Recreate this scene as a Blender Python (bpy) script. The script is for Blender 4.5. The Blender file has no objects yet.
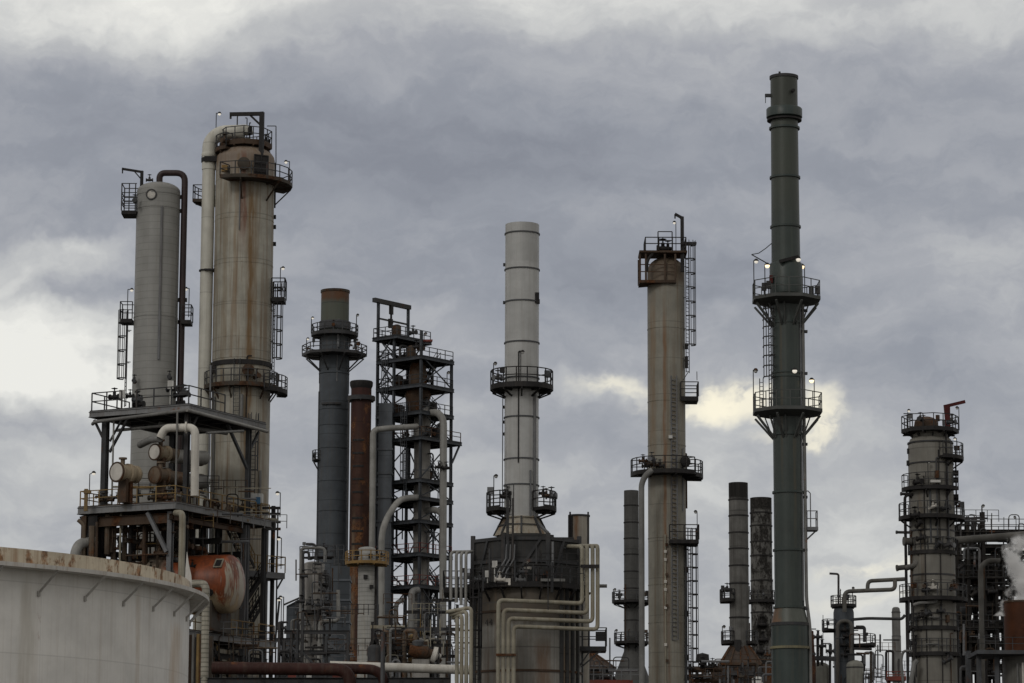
import bpy, math, random
from mathutils import Vector, Matrix

rng = random.Random(7)
SC = bpy.context.scene
COL = SC.collection
R = math.radians

# ------------------------------------------------------------------ camera
F = 3200.0                       # focal length in pixels of the 1024 px wide frame
PITCH = math.atan(0.173)
cam_data = bpy.data.cameras.new('camera')
cam = bpy.data.objects.new('camera', cam_data)
COL.objects.link(cam)
CAM = Vector((0, 0, 1.7))
CR = Matrix.Rotation(math.pi / 2 + PITCH, 3, 'X') @ Matrix.Rotation(0.004, 3, 'Z')
cam.matrix_world = Matrix.Translation(CAM) @ CR.to_4x4()
cam_data.sensor_width = 36.0
cam_data.lens = 36.0 * F / 1024.0
cam_data.clip_start = 1.0
cam_data.clip_end = 20000.0
SC.camera = cam
FWD = CR @ Vector((0, 0, -1))


def ray(px, py):
    return (CR @ Vector(((px - 512.0) / F, -(py - 341.5) / F, -1.0))).normalized()


def P(px, py, D):
    """the point of the place seen at a pixel, D metres north of the viewer"""
    d = ray(px, py)
    return CAM + d * ((D - CAM.y) / d.y)


# ------------------------------------------------------------------ materials
class NT:
    def __init__(self, tree):
        self.t = tree

    def n(self, typ, **kw):
        nd = self.t.nodes.new(typ)
        for k, v in kw.items():
            setattr(nd, k, v)
        return nd

    def link(self, a, b):
        self.t.links.new(a, b)

    def val(self, x, sock):
        if isinstance(x, (int, float)):
            sock.default_value = x
        elif isinstance(x, (tuple, list)):
            sock.default_value = tuple(x) if len(sock.default_value) == len(x) else (*x, 1.0)
        else:
            self.link(x, sock)

    def math(self, op, a, b=None, c=None, clamp=False):
        nd = self.n('ShaderNodeMath', operation=op, use_clamp=clamp)
        self.val(a, nd.inputs[0])
        if b is not None:
            self.val(b, nd.inputs[1])
        if c is not None:
            self.val(c, nd.inputs[2])
        return nd.outputs[0]

    def mix(self, f, a, b, blend='MIX'):
        nd = self.n('ShaderNodeMix', data_type='RGBA', blend_type=blend)
        self.val(f, nd.inputs[0])
        self.val(a, nd.inputs[6])
        self.val(b, nd.inputs[7])
        return nd.outputs[2]

    def smooth(self, x, lo, hi, a=0.0, b=1.0):
        nd = self.n('ShaderNodeMapRange', interpolation_type='SMOOTHSTEP')
        self.val(x, nd.inputs[0])
        nd.inputs[1].default_value = lo
        nd.inputs[2].default_value = hi
        nd.inputs[3].default_value = a
        nd.inputs[4].default_value = b
        return nd.outputs[0]

    def noise(self, vec, scale, detail=4, rough=0.55, stretch=None, offset=None):
        if stretch or offset:
            mp = self.n('ShaderNodeMapping')
            self.link(vec, mp.inputs[0])
            if stretch:
                mp.inputs['Scale'].default_value = stretch
            if offset:
                mp.inputs['Location'].default_value = offset
            vec = mp.outputs[0]
        nd = self.n('ShaderNodeTexNoise')
        nd.inputs['Scale'].default_value = scale
        nd.inputs['Detail'].default_value = detail
        nd.inputs['Roughness'].default_value = rough
        self.link(vec, nd.inputs['Vector'])
        return nd.outputs[0]


MATS = {}


def paint(name, col, rough=0.6, var=0.25, streak=0.35, dirt=(0.09, 0.075, 0.06), rust=0.0, rustcol=(0.17, 0.062, 0.022),
          rustscale=0.6, hl=None, vl=None, drips=(), metal=0.0, bump=0.15, zones=(), plates=None, spec=None):
    """weathered painted or insulated metal. streak: run-down dirt; rust: share of rust patches; hl=(spacing m, width m, darkness) seams;
    drips=[(x, half width, z low, z high, colour, strength)] stains with a place of their own; zones=[(z, fade, colour, strength)] colour above z."""
    m = bpy.data.materials.new(name)
    m.use_nodes = True
    t = NT(m.node_tree)
    bsdf = m.node_tree.nodes['Principled BSDF']
    tc = t.n('ShaderNodeTexCoord')
    vec = tc.outputs['Object']
    sx = t.n('ShaderNodeSeparateXYZ')
    t.link(vec, sx.inputs[0])
    x, y, z = sx.outputs
    seed = (rng.uniform(-50, 50), rng.uniform(-50, 50), rng.uniform(-50, 50))
    n1 = t.noise(vec, 0.7, 5, 0.6, offset=seed)
    c = t.mix(t.smooth(n1, 0.3, 0.7), tuple(v * (1 - var) for v in col), tuple(min(0.9, v * (1 + var * 0.7)) for v in col))
    n2 = t.noise(vec, 6.0, 4, 0.6, offset=seed)
    c = t.mix(t.smooth(n2, 0.35, 0.75, 0.0, var * 0.6), c, tuple(v * 0.6 for v in col))
    for (zz, fade, zc, st) in zones:
        nz = t.noise(vec, 0.9, 4, 0.65, stretch=(1.6, 1.6, 0.35), offset=seed)
        zf = t.math('ADD', z, t.math('MULTIPLY', t.math('SUBTRACT', nz, 0.5), fade * 3.0))
        c = t.mix(t.smooth(zf, zz - fade, zz + fade, 0.0, st), c, zc)
    if plates:
        # every course of plates a slightly different shade, and each plate of it
        ang = t.math('ARCTAN2', y, x)
        row = t.math('FLOOR', t.math('DIVIDE', z, plates[0]))
        cel = t.math('FLOOR', t.math('ADD', t.math('MULTIPLY', ang, plates[1]), t.math('MULTIPLY', row, 0.5)))
        cv = t.n('ShaderNodeCombineXYZ')
        t.link(row, cv.inputs[0])
        t.link(cel, cv.inputs[1])
        wn = t.n('ShaderNodeTexWhiteNoise', noise_dimensions='3D')
        t.link(cv.outputs[0], wn.inputs['Vector'])
        c = t.mix(t.math('MULTIPLY', wn.outputs[0], plates[2]), c, tuple(v * 0.45 for v in col))
    if streak > 0:
        ns = t.noise(vec, 1.0, 5, 0.6, stretch=(3.2, 3.2, 0.09), offset=seed)
        c = t.mix(t.smooth(ns, 0.48, 0.72, 0.0, streak), c, dirt)
        ns2 = t.noise(vec, 1.0, 3, 0.5, stretch=(9.0, 9.0, 0.22), offset=seed)
        c = t.mix(t.smooth(ns2, 0.52, 0.75, 0.0, streak * 0.8), c, dirt)
    if hl:
        fr = t.math('FRACT', t.math('DIVIDE', z, hl[0]))
        ln = t.smooth(t.math('ABSOLUTE', t.math('SUBTRACT', fr, 0.5)), 0.5 - hl[1] / hl[0], 0.5 - 0.3 * hl[1] / hl[0], 0.0, hl[2])
        c = t.mix(ln, c, tuple(v * 0.3 for v in col))
    if vl:
        an = t.math('MULTIPLY', t.math('ARCTAN2', y, x), vl[0] / (2 * math.pi))
        fr = t.math('FRACT', an)
        ln = t.smooth(t.math('ABSOLUTE', t.math('SUBTRACT', fr, 0.5)), 0.5 - vl[1], 0.5 - vl[1] * 0.3, 0.0, vl[2])
        c = t.mix(ln, c, tuple(v * 0.3 for v in col))
    for (dx, dw, z0, z1, dc, st) in drips:
        nw = t.noise(vec, 1.0, 3, 0.6, stretch=(2.0, 2.0, 0.35), offset=(dx * 7, 3, 1))
        xx = t.math('ADD', x, t.math('MULTIPLY', t.math('SUBTRACT', nw, 0.5), dw * 1.6))
        f = t.smooth(t.math('ABSOLUTE', t.math('SUBTRACT', xx, dx)), dw * 0.25, dw, 1.0, 0.0)
        f = t.math('MULTIPLY', f, t.smooth(z, z0, z0 + (z1 - z0) * 0.45))
        f = t.math('MULTIPLY', f, t.smooth(z, z1 - (z1 - z0) * .12, z1 + .1, 1.0, 0.0))
        nb = t.noise(vec, 1.5, 4, 0.6, stretch=(4.0, 4.0, 0.4), offset=(dx, 8, 2))
        f = t.math('MULTIPLY', f, t.smooth(nb, 0.25, 0.6, 0.35, 1.0))
        f = t.math('MULTIPLY', f, t.smooth(y, 0.0, 0.1, 1.0, 0.0))
        c = t.mix(t.math('MULTIPLY', f, st), c, dc)
    ro = rough
    if rust > 0:
        nr = t.noise(vec, rustscale, 7, 0.68, stretch=(1, 1, 0.55), offset=seed)
        rm = t.smooth(nr, 0.68 - 0.42 * rust, 0.80 - 0.42 * rust)
        nr2 = t.noise(vec, 5.0, 4, 0.6, offset=seed)
        rc = t.mix(t.smooth(nr2, 0.3, 0.7), tuple(v * 0.45 for v in rustcol), tuple(v * 1.5 for v in rustcol))
        c = t.mix(rm, c, rc)
        ro = t.math('ADD', t.math('MULTIPLY', rm, 0.9 - rough), rough)
    t.val(c, bsdf.inputs['Base Color'])
    t.val(ro, bsdf.inputs['Roughness'])
    bsdf.inputs['Metallic'].default_value = metal
    bsdf.inputs['Specular IOR Level'].default_value = spec if spec is not None else (0.2 if max(col) < 0.12 and rough > 0.5 else 0.4)
    if bump:
        b = t.n('ShaderNodeBump')
        b.inputs['Strength'].default_value = bump
        b.inputs['Distance'].default_value = 0.08
        t.link(t.math('ADD', n1, t.math('MULTIPLY', n2, 0.5)), b.inputs['Height'])
        t.link(b.outputs[0], bsdf.inputs['Normal'])
    MATS[name] = m
    return m


def glow(name, col, strength):
    m = bpy.data.materials.new(name)
    m.use_nodes = True
    b = m.node_tree.nodes['Principled BSDF']
    b.inputs['Base Color'].default_value = (0.8, 0.8, 0.75, 1)
    b.inputs['Emission Color'].default_value = (*col, 1)
    b.inputs['Emission Strength'].default_value = strength
    MATS[name] = m
    return m


paint('dark_steel', (0.050, 0.052, 0.056), var=0.3, streak=0.3, dirt=(0.09, 0.06, 0.04), rust=0.12)
paint('black_steel', (0.022, 0.021, 0.022), var=0.3, streak=0.2, rust=0.08)
paint('grey_steel', (0.15, 0.155, 0.165), var=0.25, streak=0.4, rust=0.14)
paint('fascia_grey', (0.20, 0.205, 0.212), var=0.2, streak=0.45, dirt=(0.10, 0.07, 0.045), rust=0.18)
paint('tower_steel', (0.070, 0.079, 0.092), var=.3, streak=.35, rust=.1)
paint('mid_steel', (0.085, 0.09, 0.098), var=0.3, streak=0.4, rust=0.16)
paint('rusty_steel', (0.060, 0.050, 0.040), var=0.3, streak=0.3, rust=0.5, rustscale=0.9, rustcol=(0.070, 0.036, 0.020))
paint('brown_steel', (0.070, 0.045, 0.030), var=0.35, streak=0.3, rust=0.45, rustcol=(0.085, 0.038, 0.018))
paint('ochre_rail', (0.24, 0.155, 0.055), var=0.3, streak=0.5, rust=0.25)
paint('yellow_rail', (0.25, 0.15, 0.045), var=0.3, streak=0.4, rust=0.2)
paint('red_rail', (0.17, 0.035, 0.028), var=0.3, streak=0.4)
paint('red_brown_pipe', (0.045, 0.018, 0.015), var=0.35, streak=0.35, rust=0.25, rough=0.65)
paint('maroon_pipe', (0.028, 0.014, 0.015), var=0.3, streak=0.2, rough=0.5)
paint('white_pipe', (0.60, 0.58, 0.53), var=0.15, streak=0.3, dirt=(0.25, 0.2, 0.14))
paint('cream_pipe', (0.29, 0.272, 0.215), var=0.28, streak=0.6, dirt=(0.16, 0.12, 0.07))
paint('pale_pipe', (0.26, 0.258, 0.245), var=0.2, streak=0.4)
paint('dull_pipe', (0.115, 0.112, 0.104), var=0.3, streak=0.45, rust=0.15)
paint('grey_pipe', (0.18, 0.18, 0.175), var=0.25, streak=0.4, rust=0.1)
paint('lagged_pipe', (0.36, 0.34, 0.28), var=0.2, streak=0.4, hl=(0.32, 0.07, 0.7))
paint('exchanger_cream', (0.42, 0.35, 0.25), var=0.25, streak=0.5, rust=0.3, rustscale=1.2, dirt=(0.18, 0.09, 0.04))
paint('exchanger_brown', (0.13, 0.095, 0.065), var=0.3, streak=0.5, rust=0.35, rustscale=1.2, rustcol=(0.10, 0.045, 0.02))
paint('cover_face', (0.60, 0.575, 0.53), var=0.2, streak=0.3, rust=0.08, rustscale=1.5)
paint('red_davit', (0.075, 0.012, 0.012), var=0.25, streak=0.2)
paint('blue_tarp', (0.05, 0.16, 0.30), var=0.25, streak=0.2)
paint('concrete', (0.27, 0.26, 0.245), var=0.25, streak=0.4)
paint('red_sheet', (0.17, 0.035, 0.024), var=0.3, streak=0.4, rust=0.2)
paint('lattice_dark', (0.026, 0.024, 0.023), var=0.3, streak=0.3, rust=0.12)
paint('board_white', (0.55, 0.55, 0.53), var=0.15, streak=0.4)
glow('lit_warm', (1.0, 0.78, 0.46), 1.6)
glow('lit_pale', (1.0, 0.92, 0.78), 0.55)


# ------------------------------------------------------------------ meshes
class MB:
    def __init__(self):
        self.v = []
        self.f = []

    def add(self, verts, faces):
        o = len(self.v)
        self.v.extend([tuple(p) for p in verts])
        self.f.extend([tuple(i + o for i in f) for f in faces])

    def bar(self, p, q, w=0.07, h=None, up=None, roll=0.0):
        """a square-section bar from p to q"""
        p, q = Vector(p), Vector(q)
        d = q - p
        if d.length < 1e-5:
            return
        d.normalize()
        up = Vector(up) if up is not None else Vector((0, 0, 1))
        if abs(d.dot(up)) > 0.97:
            up = Vector((0.3, 1, 0)).normalized()
        a = d.cross(up).normalized()
        b = a.cross(d).normalized()
        h = w if h is None else h
        vs = []
        for e in (p, q):
            for (s, t_) in ((-1, -1), (1, -1), (1, 1), (-1, 1)):
                vs.append(e + a * s * w / 2 + b * t_ * h / 2)
        self.add(vs, [(0, 1, 2, 3), (7, 6, 5, 4), (0, 4, 5, 1), (1, 5, 6, 2), (2, 6, 7, 3), (3, 7, 4, 0)])

    def ibeam(self, p, q, w=0.25, h=0.4, t_=0.035, up=None):
        p, q = Vector(p), Vector(q)
        d = (q - p).normalized()
        u = Vector(up) if up is not None else Vector((0, 0, 1))
        if abs(d.dot(u)) > 0.97:
            u = Vector((0.45, -0.89, 0))
        a = d.cross(u).normalized()
        b = a.cross(d).normalized()
        self.bar(p + b * (h / 2 - t_ / 2), q + b * (h / 2 - t_ / 2), w, t_, b)
        self.bar(p - b * (h / 2 - t_ / 2), q - b * (h / 2 - t_ / 2), w, t_, b)
        self.bar(p, q, t_, h - 2 * t_ - 0.004, b)

    def box(self, c, s, rz=0.0):
        c = Vector(c)
        m = Matrix.Rotation(rz, 3, 'Z')
        vs = [c + m @ Vector((x * s[0] / 2, y * s[1] / 2, z * s[2] / 2)) for z in (-1, 1) for (x, y) in ((-1, -1), (1, -1), (1, 1), (-1, 1))]
        self.add(vs, [(3, 2, 1, 0), (4, 5, 6, 7), (0, 1, 5, 4), (1, 2, 6, 5), (2, 3, 7, 6), (3, 0, 4, 7)])

    def lathe(self, prof, n=32, c=(0, 0), a0=0.0, a1=360.0, loop=False, cap=True):
        """revolve (radius, z) pairs about the vertical through c"""
        full = abs(a1 - a0 - 360) < 1e-6
        k = n if full else n + 1
        angs = [R(a0 + (a1 - a0) * i / n) for i in range(k)]
        m = len(prof)
        vs = [(c[0] + r * math.cos(a), c[1] + r * math.sin(a), z) for a in angs for (r, z) in prof]
        fs = []
        for i in range(n):
            j = (i + 1) % k
            for s in range(m if loop else m - 1):
                t_ = (s + 1) % m
                fs.append((i * m + s, j * m + s, j * m + t_, i * m + t_))
        if loop and not full:
            fs.append(tuple(range(m))[::-1])
            fs.append(tuple((k - 1) * m + s for s in range(m)))
        if not loop and full and cap:
            for s in (0, m - 1):
                if prof[s][0] > 1e-4:
                    fs.append(tuple(i * m + s for i in range(n)))
        self.add(vs, fs)

    def rev(self, prof, o, axis, n=24, cap=True):
        """revolve (radius, distance along the axis) pairs about any axis"""
        o, ax = Vector(o), Vector(axis).normalized()
        u = Vector((0, 0, 1)) if abs(ax.z) < 0.9 else Vector((1, 0, 0))
        a = ax.cross(u).normalized()
        b = a.cross(ax)
        m = len(prof)
        vs = [o + ax * z + (a * math.cos(2 * math.pi * i / n) + b * math.sin(2 * math.pi * i / n)) * r for i in range(n) for (r, z) in prof]
        fs = []
        for i in range(n):
            j = (i + 1) % n
            for s in range(m - 1):
                fs.append((i * m + s, j * m + s, j * m + s + 1, i * m + s + 1))
        if cap:
            for s in (0, m - 1):
                if prof[s][0] > 1e-4:
                    fs.append(tuple(i * m + s for i in range(n)))
        self.add(vs, fs)

    def tube(self, pts, r, n=10, bend=None, cap=True):
        """a round pipe along points, its corners rounded off by bend"""
        pts = [Vector(p) for p in pts]
        if bend:
            out = [pts[0]]
            for i in range(1, len(pts) - 1):
                a, b, c = pts[i - 1], pts[i], pts[i + 1]
                d1, d2 = (a - b), (c - b)
                e = min(bend, d1.length * 0.49, d2.length * 0.49)
                s, t_ = b + d1.normalized() * e, b + d2.normalized() * e
                for k in range(7):
                    w = k / 6
                    out.append(s * (1 - w) ** 2 + b * 2 * w * (1 - w) + t_ * w ** 2)
            out.append(pts[-1])
            pts = out
        d = (pts[1] - pts[0]).normalized()
        u = Vector((0, 0, 1)) if abs(d.z) < 0.9 else Vector((1, 0, 0))
        a = d.cross(u).normalized()
        vs = []
        for i, p in enumerate(pts):
            if i == 0:
                tg = pts[1] - pts[0]
            elif i == len(pts) - 1:
                tg = pts[-1] - pts[-2]
            else:
                tg = (pts[i + 1] - p).normalized() + (p - pts[i - 1]).normalized()
            tg.normalize()
            a = (a - tg * a.dot(tg)).normalized()
            b = tg.cross(a)
            for k in range(n):
                w = 2 * math.pi * k / n
                vs.append(p + (a * math.cos(w) + b * math.sin(w)) * r)
        fs = []
        for i in range(len(pts) - 1):
            for k in range(n):
                l = (k + 1) % n
                fs.append((i * n + k, i * n + l, (i + 1) * n + l, (i + 1) * n + k))
        if cap:
            fs.append(tuple(range(n))[::-1])
            fs.append(tuple((len(pts) - 1) * n + k for k in range(n)))
        self.add(vs, fs)

    def ball(self, c, r, n=10, sz=1.0):
        pr = [(max(1e-5, r * math.sin(math.pi * i / 8)), c[2] - sz * r * math.cos(math.pi * i / 8)) for i in range(9)]
        self.lathe(pr, n, (c[0], c[1]))

    def prism(self, poly, z0, z1):
        n = len(poly)
        self.add([(p[0], p[1], z0) for p in poly] + [(p[0], p[1], z1) for p in poly],
                 [tuple(range(n))[::-1], tuple(range(n, 2 * n))] + [(i, (i + 1) % n, n + (i + 1) % n, n + i) for i in range(n)])

    def rail(self, pts, h=1.1, step=1.5, w=0.06, rails=(1.0, 0.52), closed=False, toe=0.0):
        pts = [Vector(p) for p in pts]
        if closed:
            pts = pts + [pts[0]]
        for i in range(len(pts) - 1):
            a, b = pts[i], pts[i + 1]
            L = (b - a).length
            k = max(1, round(L / step))
            for j in range(k if i < len(pts) - 2 or closed else k + 1):
                q = a + (b - a) * (j / k)
                self.bar(q, q + Vector((0, 0, h)), w)
            for f in rails:
                o = Vector((0, 0, h * f))
                self.bar(a + o, b + o, w * 0.9)
            if toe:
                self.bar(a + Vector((0, 0, toe / 2)), b + Vector((0, 0, toe / 2)), 0.03, toe)

    def build(self, name, mat, parent=None, sharp=38, recalc=True):
        me = bpy.data.meshes.new(name)
        me.from_pydata(self.v, [], self.f)
        me.validate()
        if recalc:
            import bmesh
            bm = bmesh.new()
            bm.from_mesh(me)
            bmesh.ops.recalc_face_normals(bm, faces=bm.faces)
            bm.to_mesh(me)
            bm.free()
        me.shade_smooth()
        me.set_sharp_from_angle(angle=R(sharp))
        me.materials.append(MATS[mat] if isinstance(mat, str) else mat)
        o = bpy.data.objects.new(name, me)
        COL.objects.link(o)
        if parent is not None:
            o.parent = parent
        return o


def tag(o, label, cat, group=None, kind=None):
    o['label'] = label
    o['category'] = cat
    if group:
        o['group'] = group
    if kind:
        o['kind'] = kind
    return o


class Thing:
    """an Empty at the thing's base; the column at pixel px, py stands D metres out"""

    def __init__(s, name, label, cat, px, py, D, group=None, base=0.0, ox=None):
        s.px, s.py, s.D = px, py, D
        p = P(px, py, D)
        s.o = bpy.data.objects.new(name, None)
        s.o.empty_display_size = 1.0
        COL.objects.link(s.o)
        s.loc = Vector((p.x, D, base))
        s.o.location = s.loc
        tag(s.o, label, cat, group, 'thing')
        s.s = (p - CAM).dot(FWD) / F          # metres per pixel
        s.near = 0.0                          # how far in front of the axis a round thing's visible edges lie

    def L(s, px, py, dy=0.0):
        return P(px, py, s.D + dy) - s.loc

    def z(s, py, px=None):
        return P(s.px if px is None else px, py, s.D - s.near).z - s.loc.z

    def za(s, py):
        return P(s.px, py, s.D).z - s.loc.z

    def dx(s, px, py):
        return s.L(px, py).x

    def put(s, mb, name, mat, parent=None, **kw):
        return mb.build(name, mat, s.o if parent is None else parent, **kw)


# ------------------------------------------------------------------ components
def pol(r, a, z, c=(0, 0)):
    return Vector((c[0] + r * math.cos(R(a)), c[1] + r * math.sin(R(a)), z))


def ring_platform(T, py, ro, ri, a0=0.0, a1=360.0, n=20, mat='dark_steel', railmat='dark_steel', h=1.1, rail=True, thick=0.2,
                  c=(0, 0), brackets=6, drop=1.3, toe=0.10, w=0.065, z=None, bw=0.1, step=None, gear=6):
    """a walkway ring round a column (radii in metres) with knee braces, toe plate and handrail"""
    z = T.z(py) if z is None else z
    thick *= 0.62
    m = MB()
    m.lathe([(ri, z - thick), (ro, z - thick), (ro, z + toe), (ro - 0.03, z + toe), (ro - 0.03, z), (ri, z)], n, c, a0, a1, loop=True)
    full = abs(a1 - a0 - 360) < 1e-6
    k = brackets if full else max(2, round(brackets * (a1 - a0) / 360))
    for i in range(k):
        a = a0 + (a1 - a0) * ((i + 0.5) / k)
        m.bar(pol(ri - 0.02, a, z - thick - 0.06, c), pol(ro * 0.97, a, z - thick - 0.06, c), 0.1, 0.12)
        if drop:
            m.bar(pol(ri - 0.02, a, z - thick - drop, c), pol(ro * 0.95, a, z - thick - 0.1, c), bw)
    o = T.put(m, 'platform', mat)
    if rail:
        m = MB()
        pts = [pol(ro - 0.05, a0 + (a1 - a0) * i / n, z + 0.01, c) for i in range(n if full else n + 1)]
        m.rail(pts, h, step or max(1.0, 2 * math.pi * ro / 14), w, closed=full)
        if not full:
            for e in (a0, a1):
                m.rail([pol(ri + 0.05, e, z + 0.01, c), pol(ro - 0.05, e, z + 0.01, c)], h, 5, w)
        T.put(m, 'railing', railmat, o)
        sc_ = T.s / 0.075
        for _ in range(gear if full else max(1, round(gear * (a1 - a0) / 360))):
            a = a0 + (a1 - a0) * grng.random()
            rr = ri + (ro - ri) * grng.uniform(.35, .85)
            p = pol(rr, a, z, c)
            k = grng.random()
            mt = grng.choice(['black_steel', 'dark_steel', 'mid_steel', 'grey_steel', 'brown_steel'])
            m = MB()
            if k < .35:
                h_ = grng.uniform(.6, 1.5)
                m.box(p + Vector((0, 0, h_)), (grng.uniform(.25, .5), .25, grng.uniform(.3, .6)), R(a))
                m.bar(p, p + Vector((0, 0, h_)), .07)
                T.put(m, 'instrument_box', mt, o)
            elif k < .6:
                valve(T, p + Vector((0, 0, grng.uniform(.4, 1.0))), (math.cos(R(a)), math.sin(R(a)), 0), grng.uniform(.22, .4), mt, o)
            else:
                b = pol(ri + .06, a + 4, z + grng.uniform(1.2, 2.6), c)
                m.tube([pol(ri + .06, a + 4, z - grng.uniform(1.5, 7), c), Vector((b.x, b.y, z + .9)), b, pol(ri + .06, a + grng.uniform(8, 16), b.z, c)], grng.uniform(.035, .08), 6, bend=.25)
                T.put(m, 'conduit', mt, o)
    return o, z


grng = random.Random(77)


def box_platform(T, pts, z, mat='dark_steel', railmat='dark_steel', h=1.1, thick=0.2, open_side=None, w=0.065, braces=()):
    """a flat platform on the given plan points"""
    m = MB()
    m.prism([(p[0], p[1]) for p in pts], z - thick, z)
    for (p, q) in braces:
        m.bar(p, q, 0.1)
    o = T.put(m, 'platform', mat)
    m = MB()
    k = len(pts)
    for i in range(k):
        if i == open_side:
            continue
        a, b = Vector((pts[i][0], pts[i][1], z)), Vector((pts[(i + 1) % k][0], pts[(i + 1) % k][1], z))
        m.rail([a, b], h, 1.2, w)
    T.put(m, 'railing', railmat, o)
    return o


def ladder(T, p, z0, z1, face=0.0, cage=True, mat='dark_steel', parent=None, w=0.055, hoop=1.1, cr=0.42):
    """a ladder up a column at plan point p; it looks outward along face (degrees)"""
    m = MB()
    f = Vector((math.cos(R(face)), math.sin(R(face)), 0))
    s = Vector((-f.y, f.x, 0))
    p = Vector((p[0], p[1], 0))
    for e in (-1, 1):
        a = p + s * e * 0.23
        m.bar(a + Vector((0, 0, z0)), a + Vector((0, 0, z1 + 1.0)), w)
    k = int((z1 - z0) / 0.3)
    for i in range(k):
        zz = z0 + 0.3 * i + 0.1
        m.bar(p - s * 0.23 + Vector((0, 0, zz)), p + s * 0.23 + Vector((0, 0, zz)), 0.035)
    zz = z0 + 1
    while zz < z1:
        for e in (-1, 1):
            a = p + s * e * 0.23 + Vector((0, 0, zz))
            m.bar(a, a - f * 0.3, 0.05)
        zz += 2.5
    o = T.put(m, 'ladder', mat, parent)
    if cage:
        m = MB()
        hp = lambda a, zz: p + f * (0.28 + cr * math.cos(a) * 1.0) + s * cr * math.sin(a) + Vector((0, 0, zz))
        angs = [R(a) for a in (-115, -70, -25, 25, 70, 115)]
        zz = z0 + 2.2 if z1 - z0 > 4 else z0 + 0.6
        zs = []
        while zz < z1 + 1.0:
            for i in range(len(angs) - 1):
                m.bar(hp(angs[i], zz), hp(angs[i + 1], zz), 0.05, 0.09)
            zs.append(zz)
            zz += hoop
        for a in angs[0:6:1]:
            m.bar(hp(a, zs[0]), hp(a, z1 + 1.05), 0.045)
        T.put(m, 'safety_cage', mat, o)
    return o


def lamp(T, p, h=2.0, arm=(0.35, 0, 0), lit='lit_pale', r=0.16, w=0.05, mat='black_steel', parent=None):
    """a lamp post with a hooded lamp hung from its short arm"""
    p, arm = Vector(p), Vector(arm)
    m = MB()
    t_ = p + Vector((0, 0, h))
    m.bar(p, t_, w)
    e = t_ + arm
    m.bar(t_, e, w)
    m.lathe([(r * 0.35, e.z + r * 0.7), (r * 0.6, e.z + r * 0.55), (r, e.z - r * 0.1), (r * 0.96, e.z - r * 0.25)], 10, (e.x, e.y))
    o = T.put(m, 'lamp', mat, parent)
    m = MB()
    k = 0.75 if lit != 'lit_warm' else 0.95
    m.ball((e.x, e.y, e.z - r * 0.45), r * k, 10)
    T.put(m, 'lamp_bulb', lit, o)
    return o


def davit(T, p, z0, z1, arm, mat='black_steel', r=0.13, brace=True):
    p = Vector((p[0], p[1], 0))
    arm = Vector(arm)
    m = MB()
    a, b = p + Vector((0, 0, z0)), p + Vector((0, 0, z1))
    m.bar(a, b, r * 2)
    m.bar(b - Vector((0, 0, r * 0.9)), b + arm - Vector((0, 0, r * 0.9)), r * 1.7)
    if brace:
        m.bar(b - Vector((0, 0, arm.length * 0.45)), b + arm * 0.4 - Vector((0, 0, r)), r * 0.9)
    m.bar(b + arm * 0.97 - Vector((0, 0, r)), b + arm * 0.97 - Vector((0, 0, r + 0.35)), r * 0.8)
    return T.put(m, 'davit', mat)


def manway(T, p, axis, r=0.45, mat='rusty_steel', name='manway'):
    m = MB()
    m.rev([(r * 0.8, -0.25), (r * 0.8, 0.22), (r * 1.05, 0.22), (r * 1.05, 0.34), (r * 0.85, 0.36), (r * 0.5, 0.42), (1e-4, 0.44)], p, axis, 18)
    return T.put(m, name, mat)


def valve(T, p, axis=(1, 0, 0), s=0.4, mat='dark_steel', parent=None, name='valve'):
    """a flanged gate valve with its bonnet and handwheel"""
    p, ax = Vector(p), Vector(axis).normalized()
    m = MB()
    m.rev([(s * 0.55, -s), (s * 0.55, -s * 0.8), (s * 0.32, -s * 0.8), (s * 0.45, 0), (s * 0.32, s * 0.8), (s * 0.55, s * 0.8), (s * 0.55, s)], p, ax, 12)
    m.rev([(s * 0.3, 0), (s * 0.3, s * 0.9), (s * 0.12, s * 0.95), (s * 0.1, s * 1.7)], p, (0, 0, 1), 10)
    m.rev([(s * 0.5, s * 1.45), (s * 0.62, s * 1.5), (s * 0.5, s * 1.55), (1e-4, s * 1.5)], p, (0, 0, 1), 14)
    return T.put(m, name, mat, parent)


def seam_rings(T, zs, r, mat, w=0.12, proud=0.05, name='shell_band', n=36):
    for z in zs:
        rr = r(z) if callable(r) else r
        m = MB()
        m.lathe([(rr - 0.01, z - w / 2), (rr + proud, z - w / 2), (rr + proud, z + w / 2), (rr - 0.01, z + w / 2)], n, loop=True)
        T.put(m, name, mat)


def dome(r, z, h, k=7):
    return [(max(1e-4, r * math.cos(i * math.pi / 2 / k)), z + h * math.sin(i * math.pi / 2 / k)) for i in range(k + 1)]

# ------------------------------------------------------------------ sky, sun, ground
SUN_EL, SUN_AZ = 33.0, -150.0       # degrees; azimuth from north (+Y), west negative
w = bpy.data.worlds.new('World')
SC.world = w
w.use_nodes = True
wt = NT(w.node_tree)
bg = w.node_tree.nodes['Background']
bg.inputs['Strength'].default_value = 0.1
sky = wt.n('ShaderNodeTexSky', sky_type='NISHITA')
sky.sun_disc = False
sky.sun_elevation = R(SUN_EL)
sky.sun_rotation = R(SUN_AZ)
tcw = wt.n('ShaderNodeTexCoord').outputs['Generated']
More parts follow.
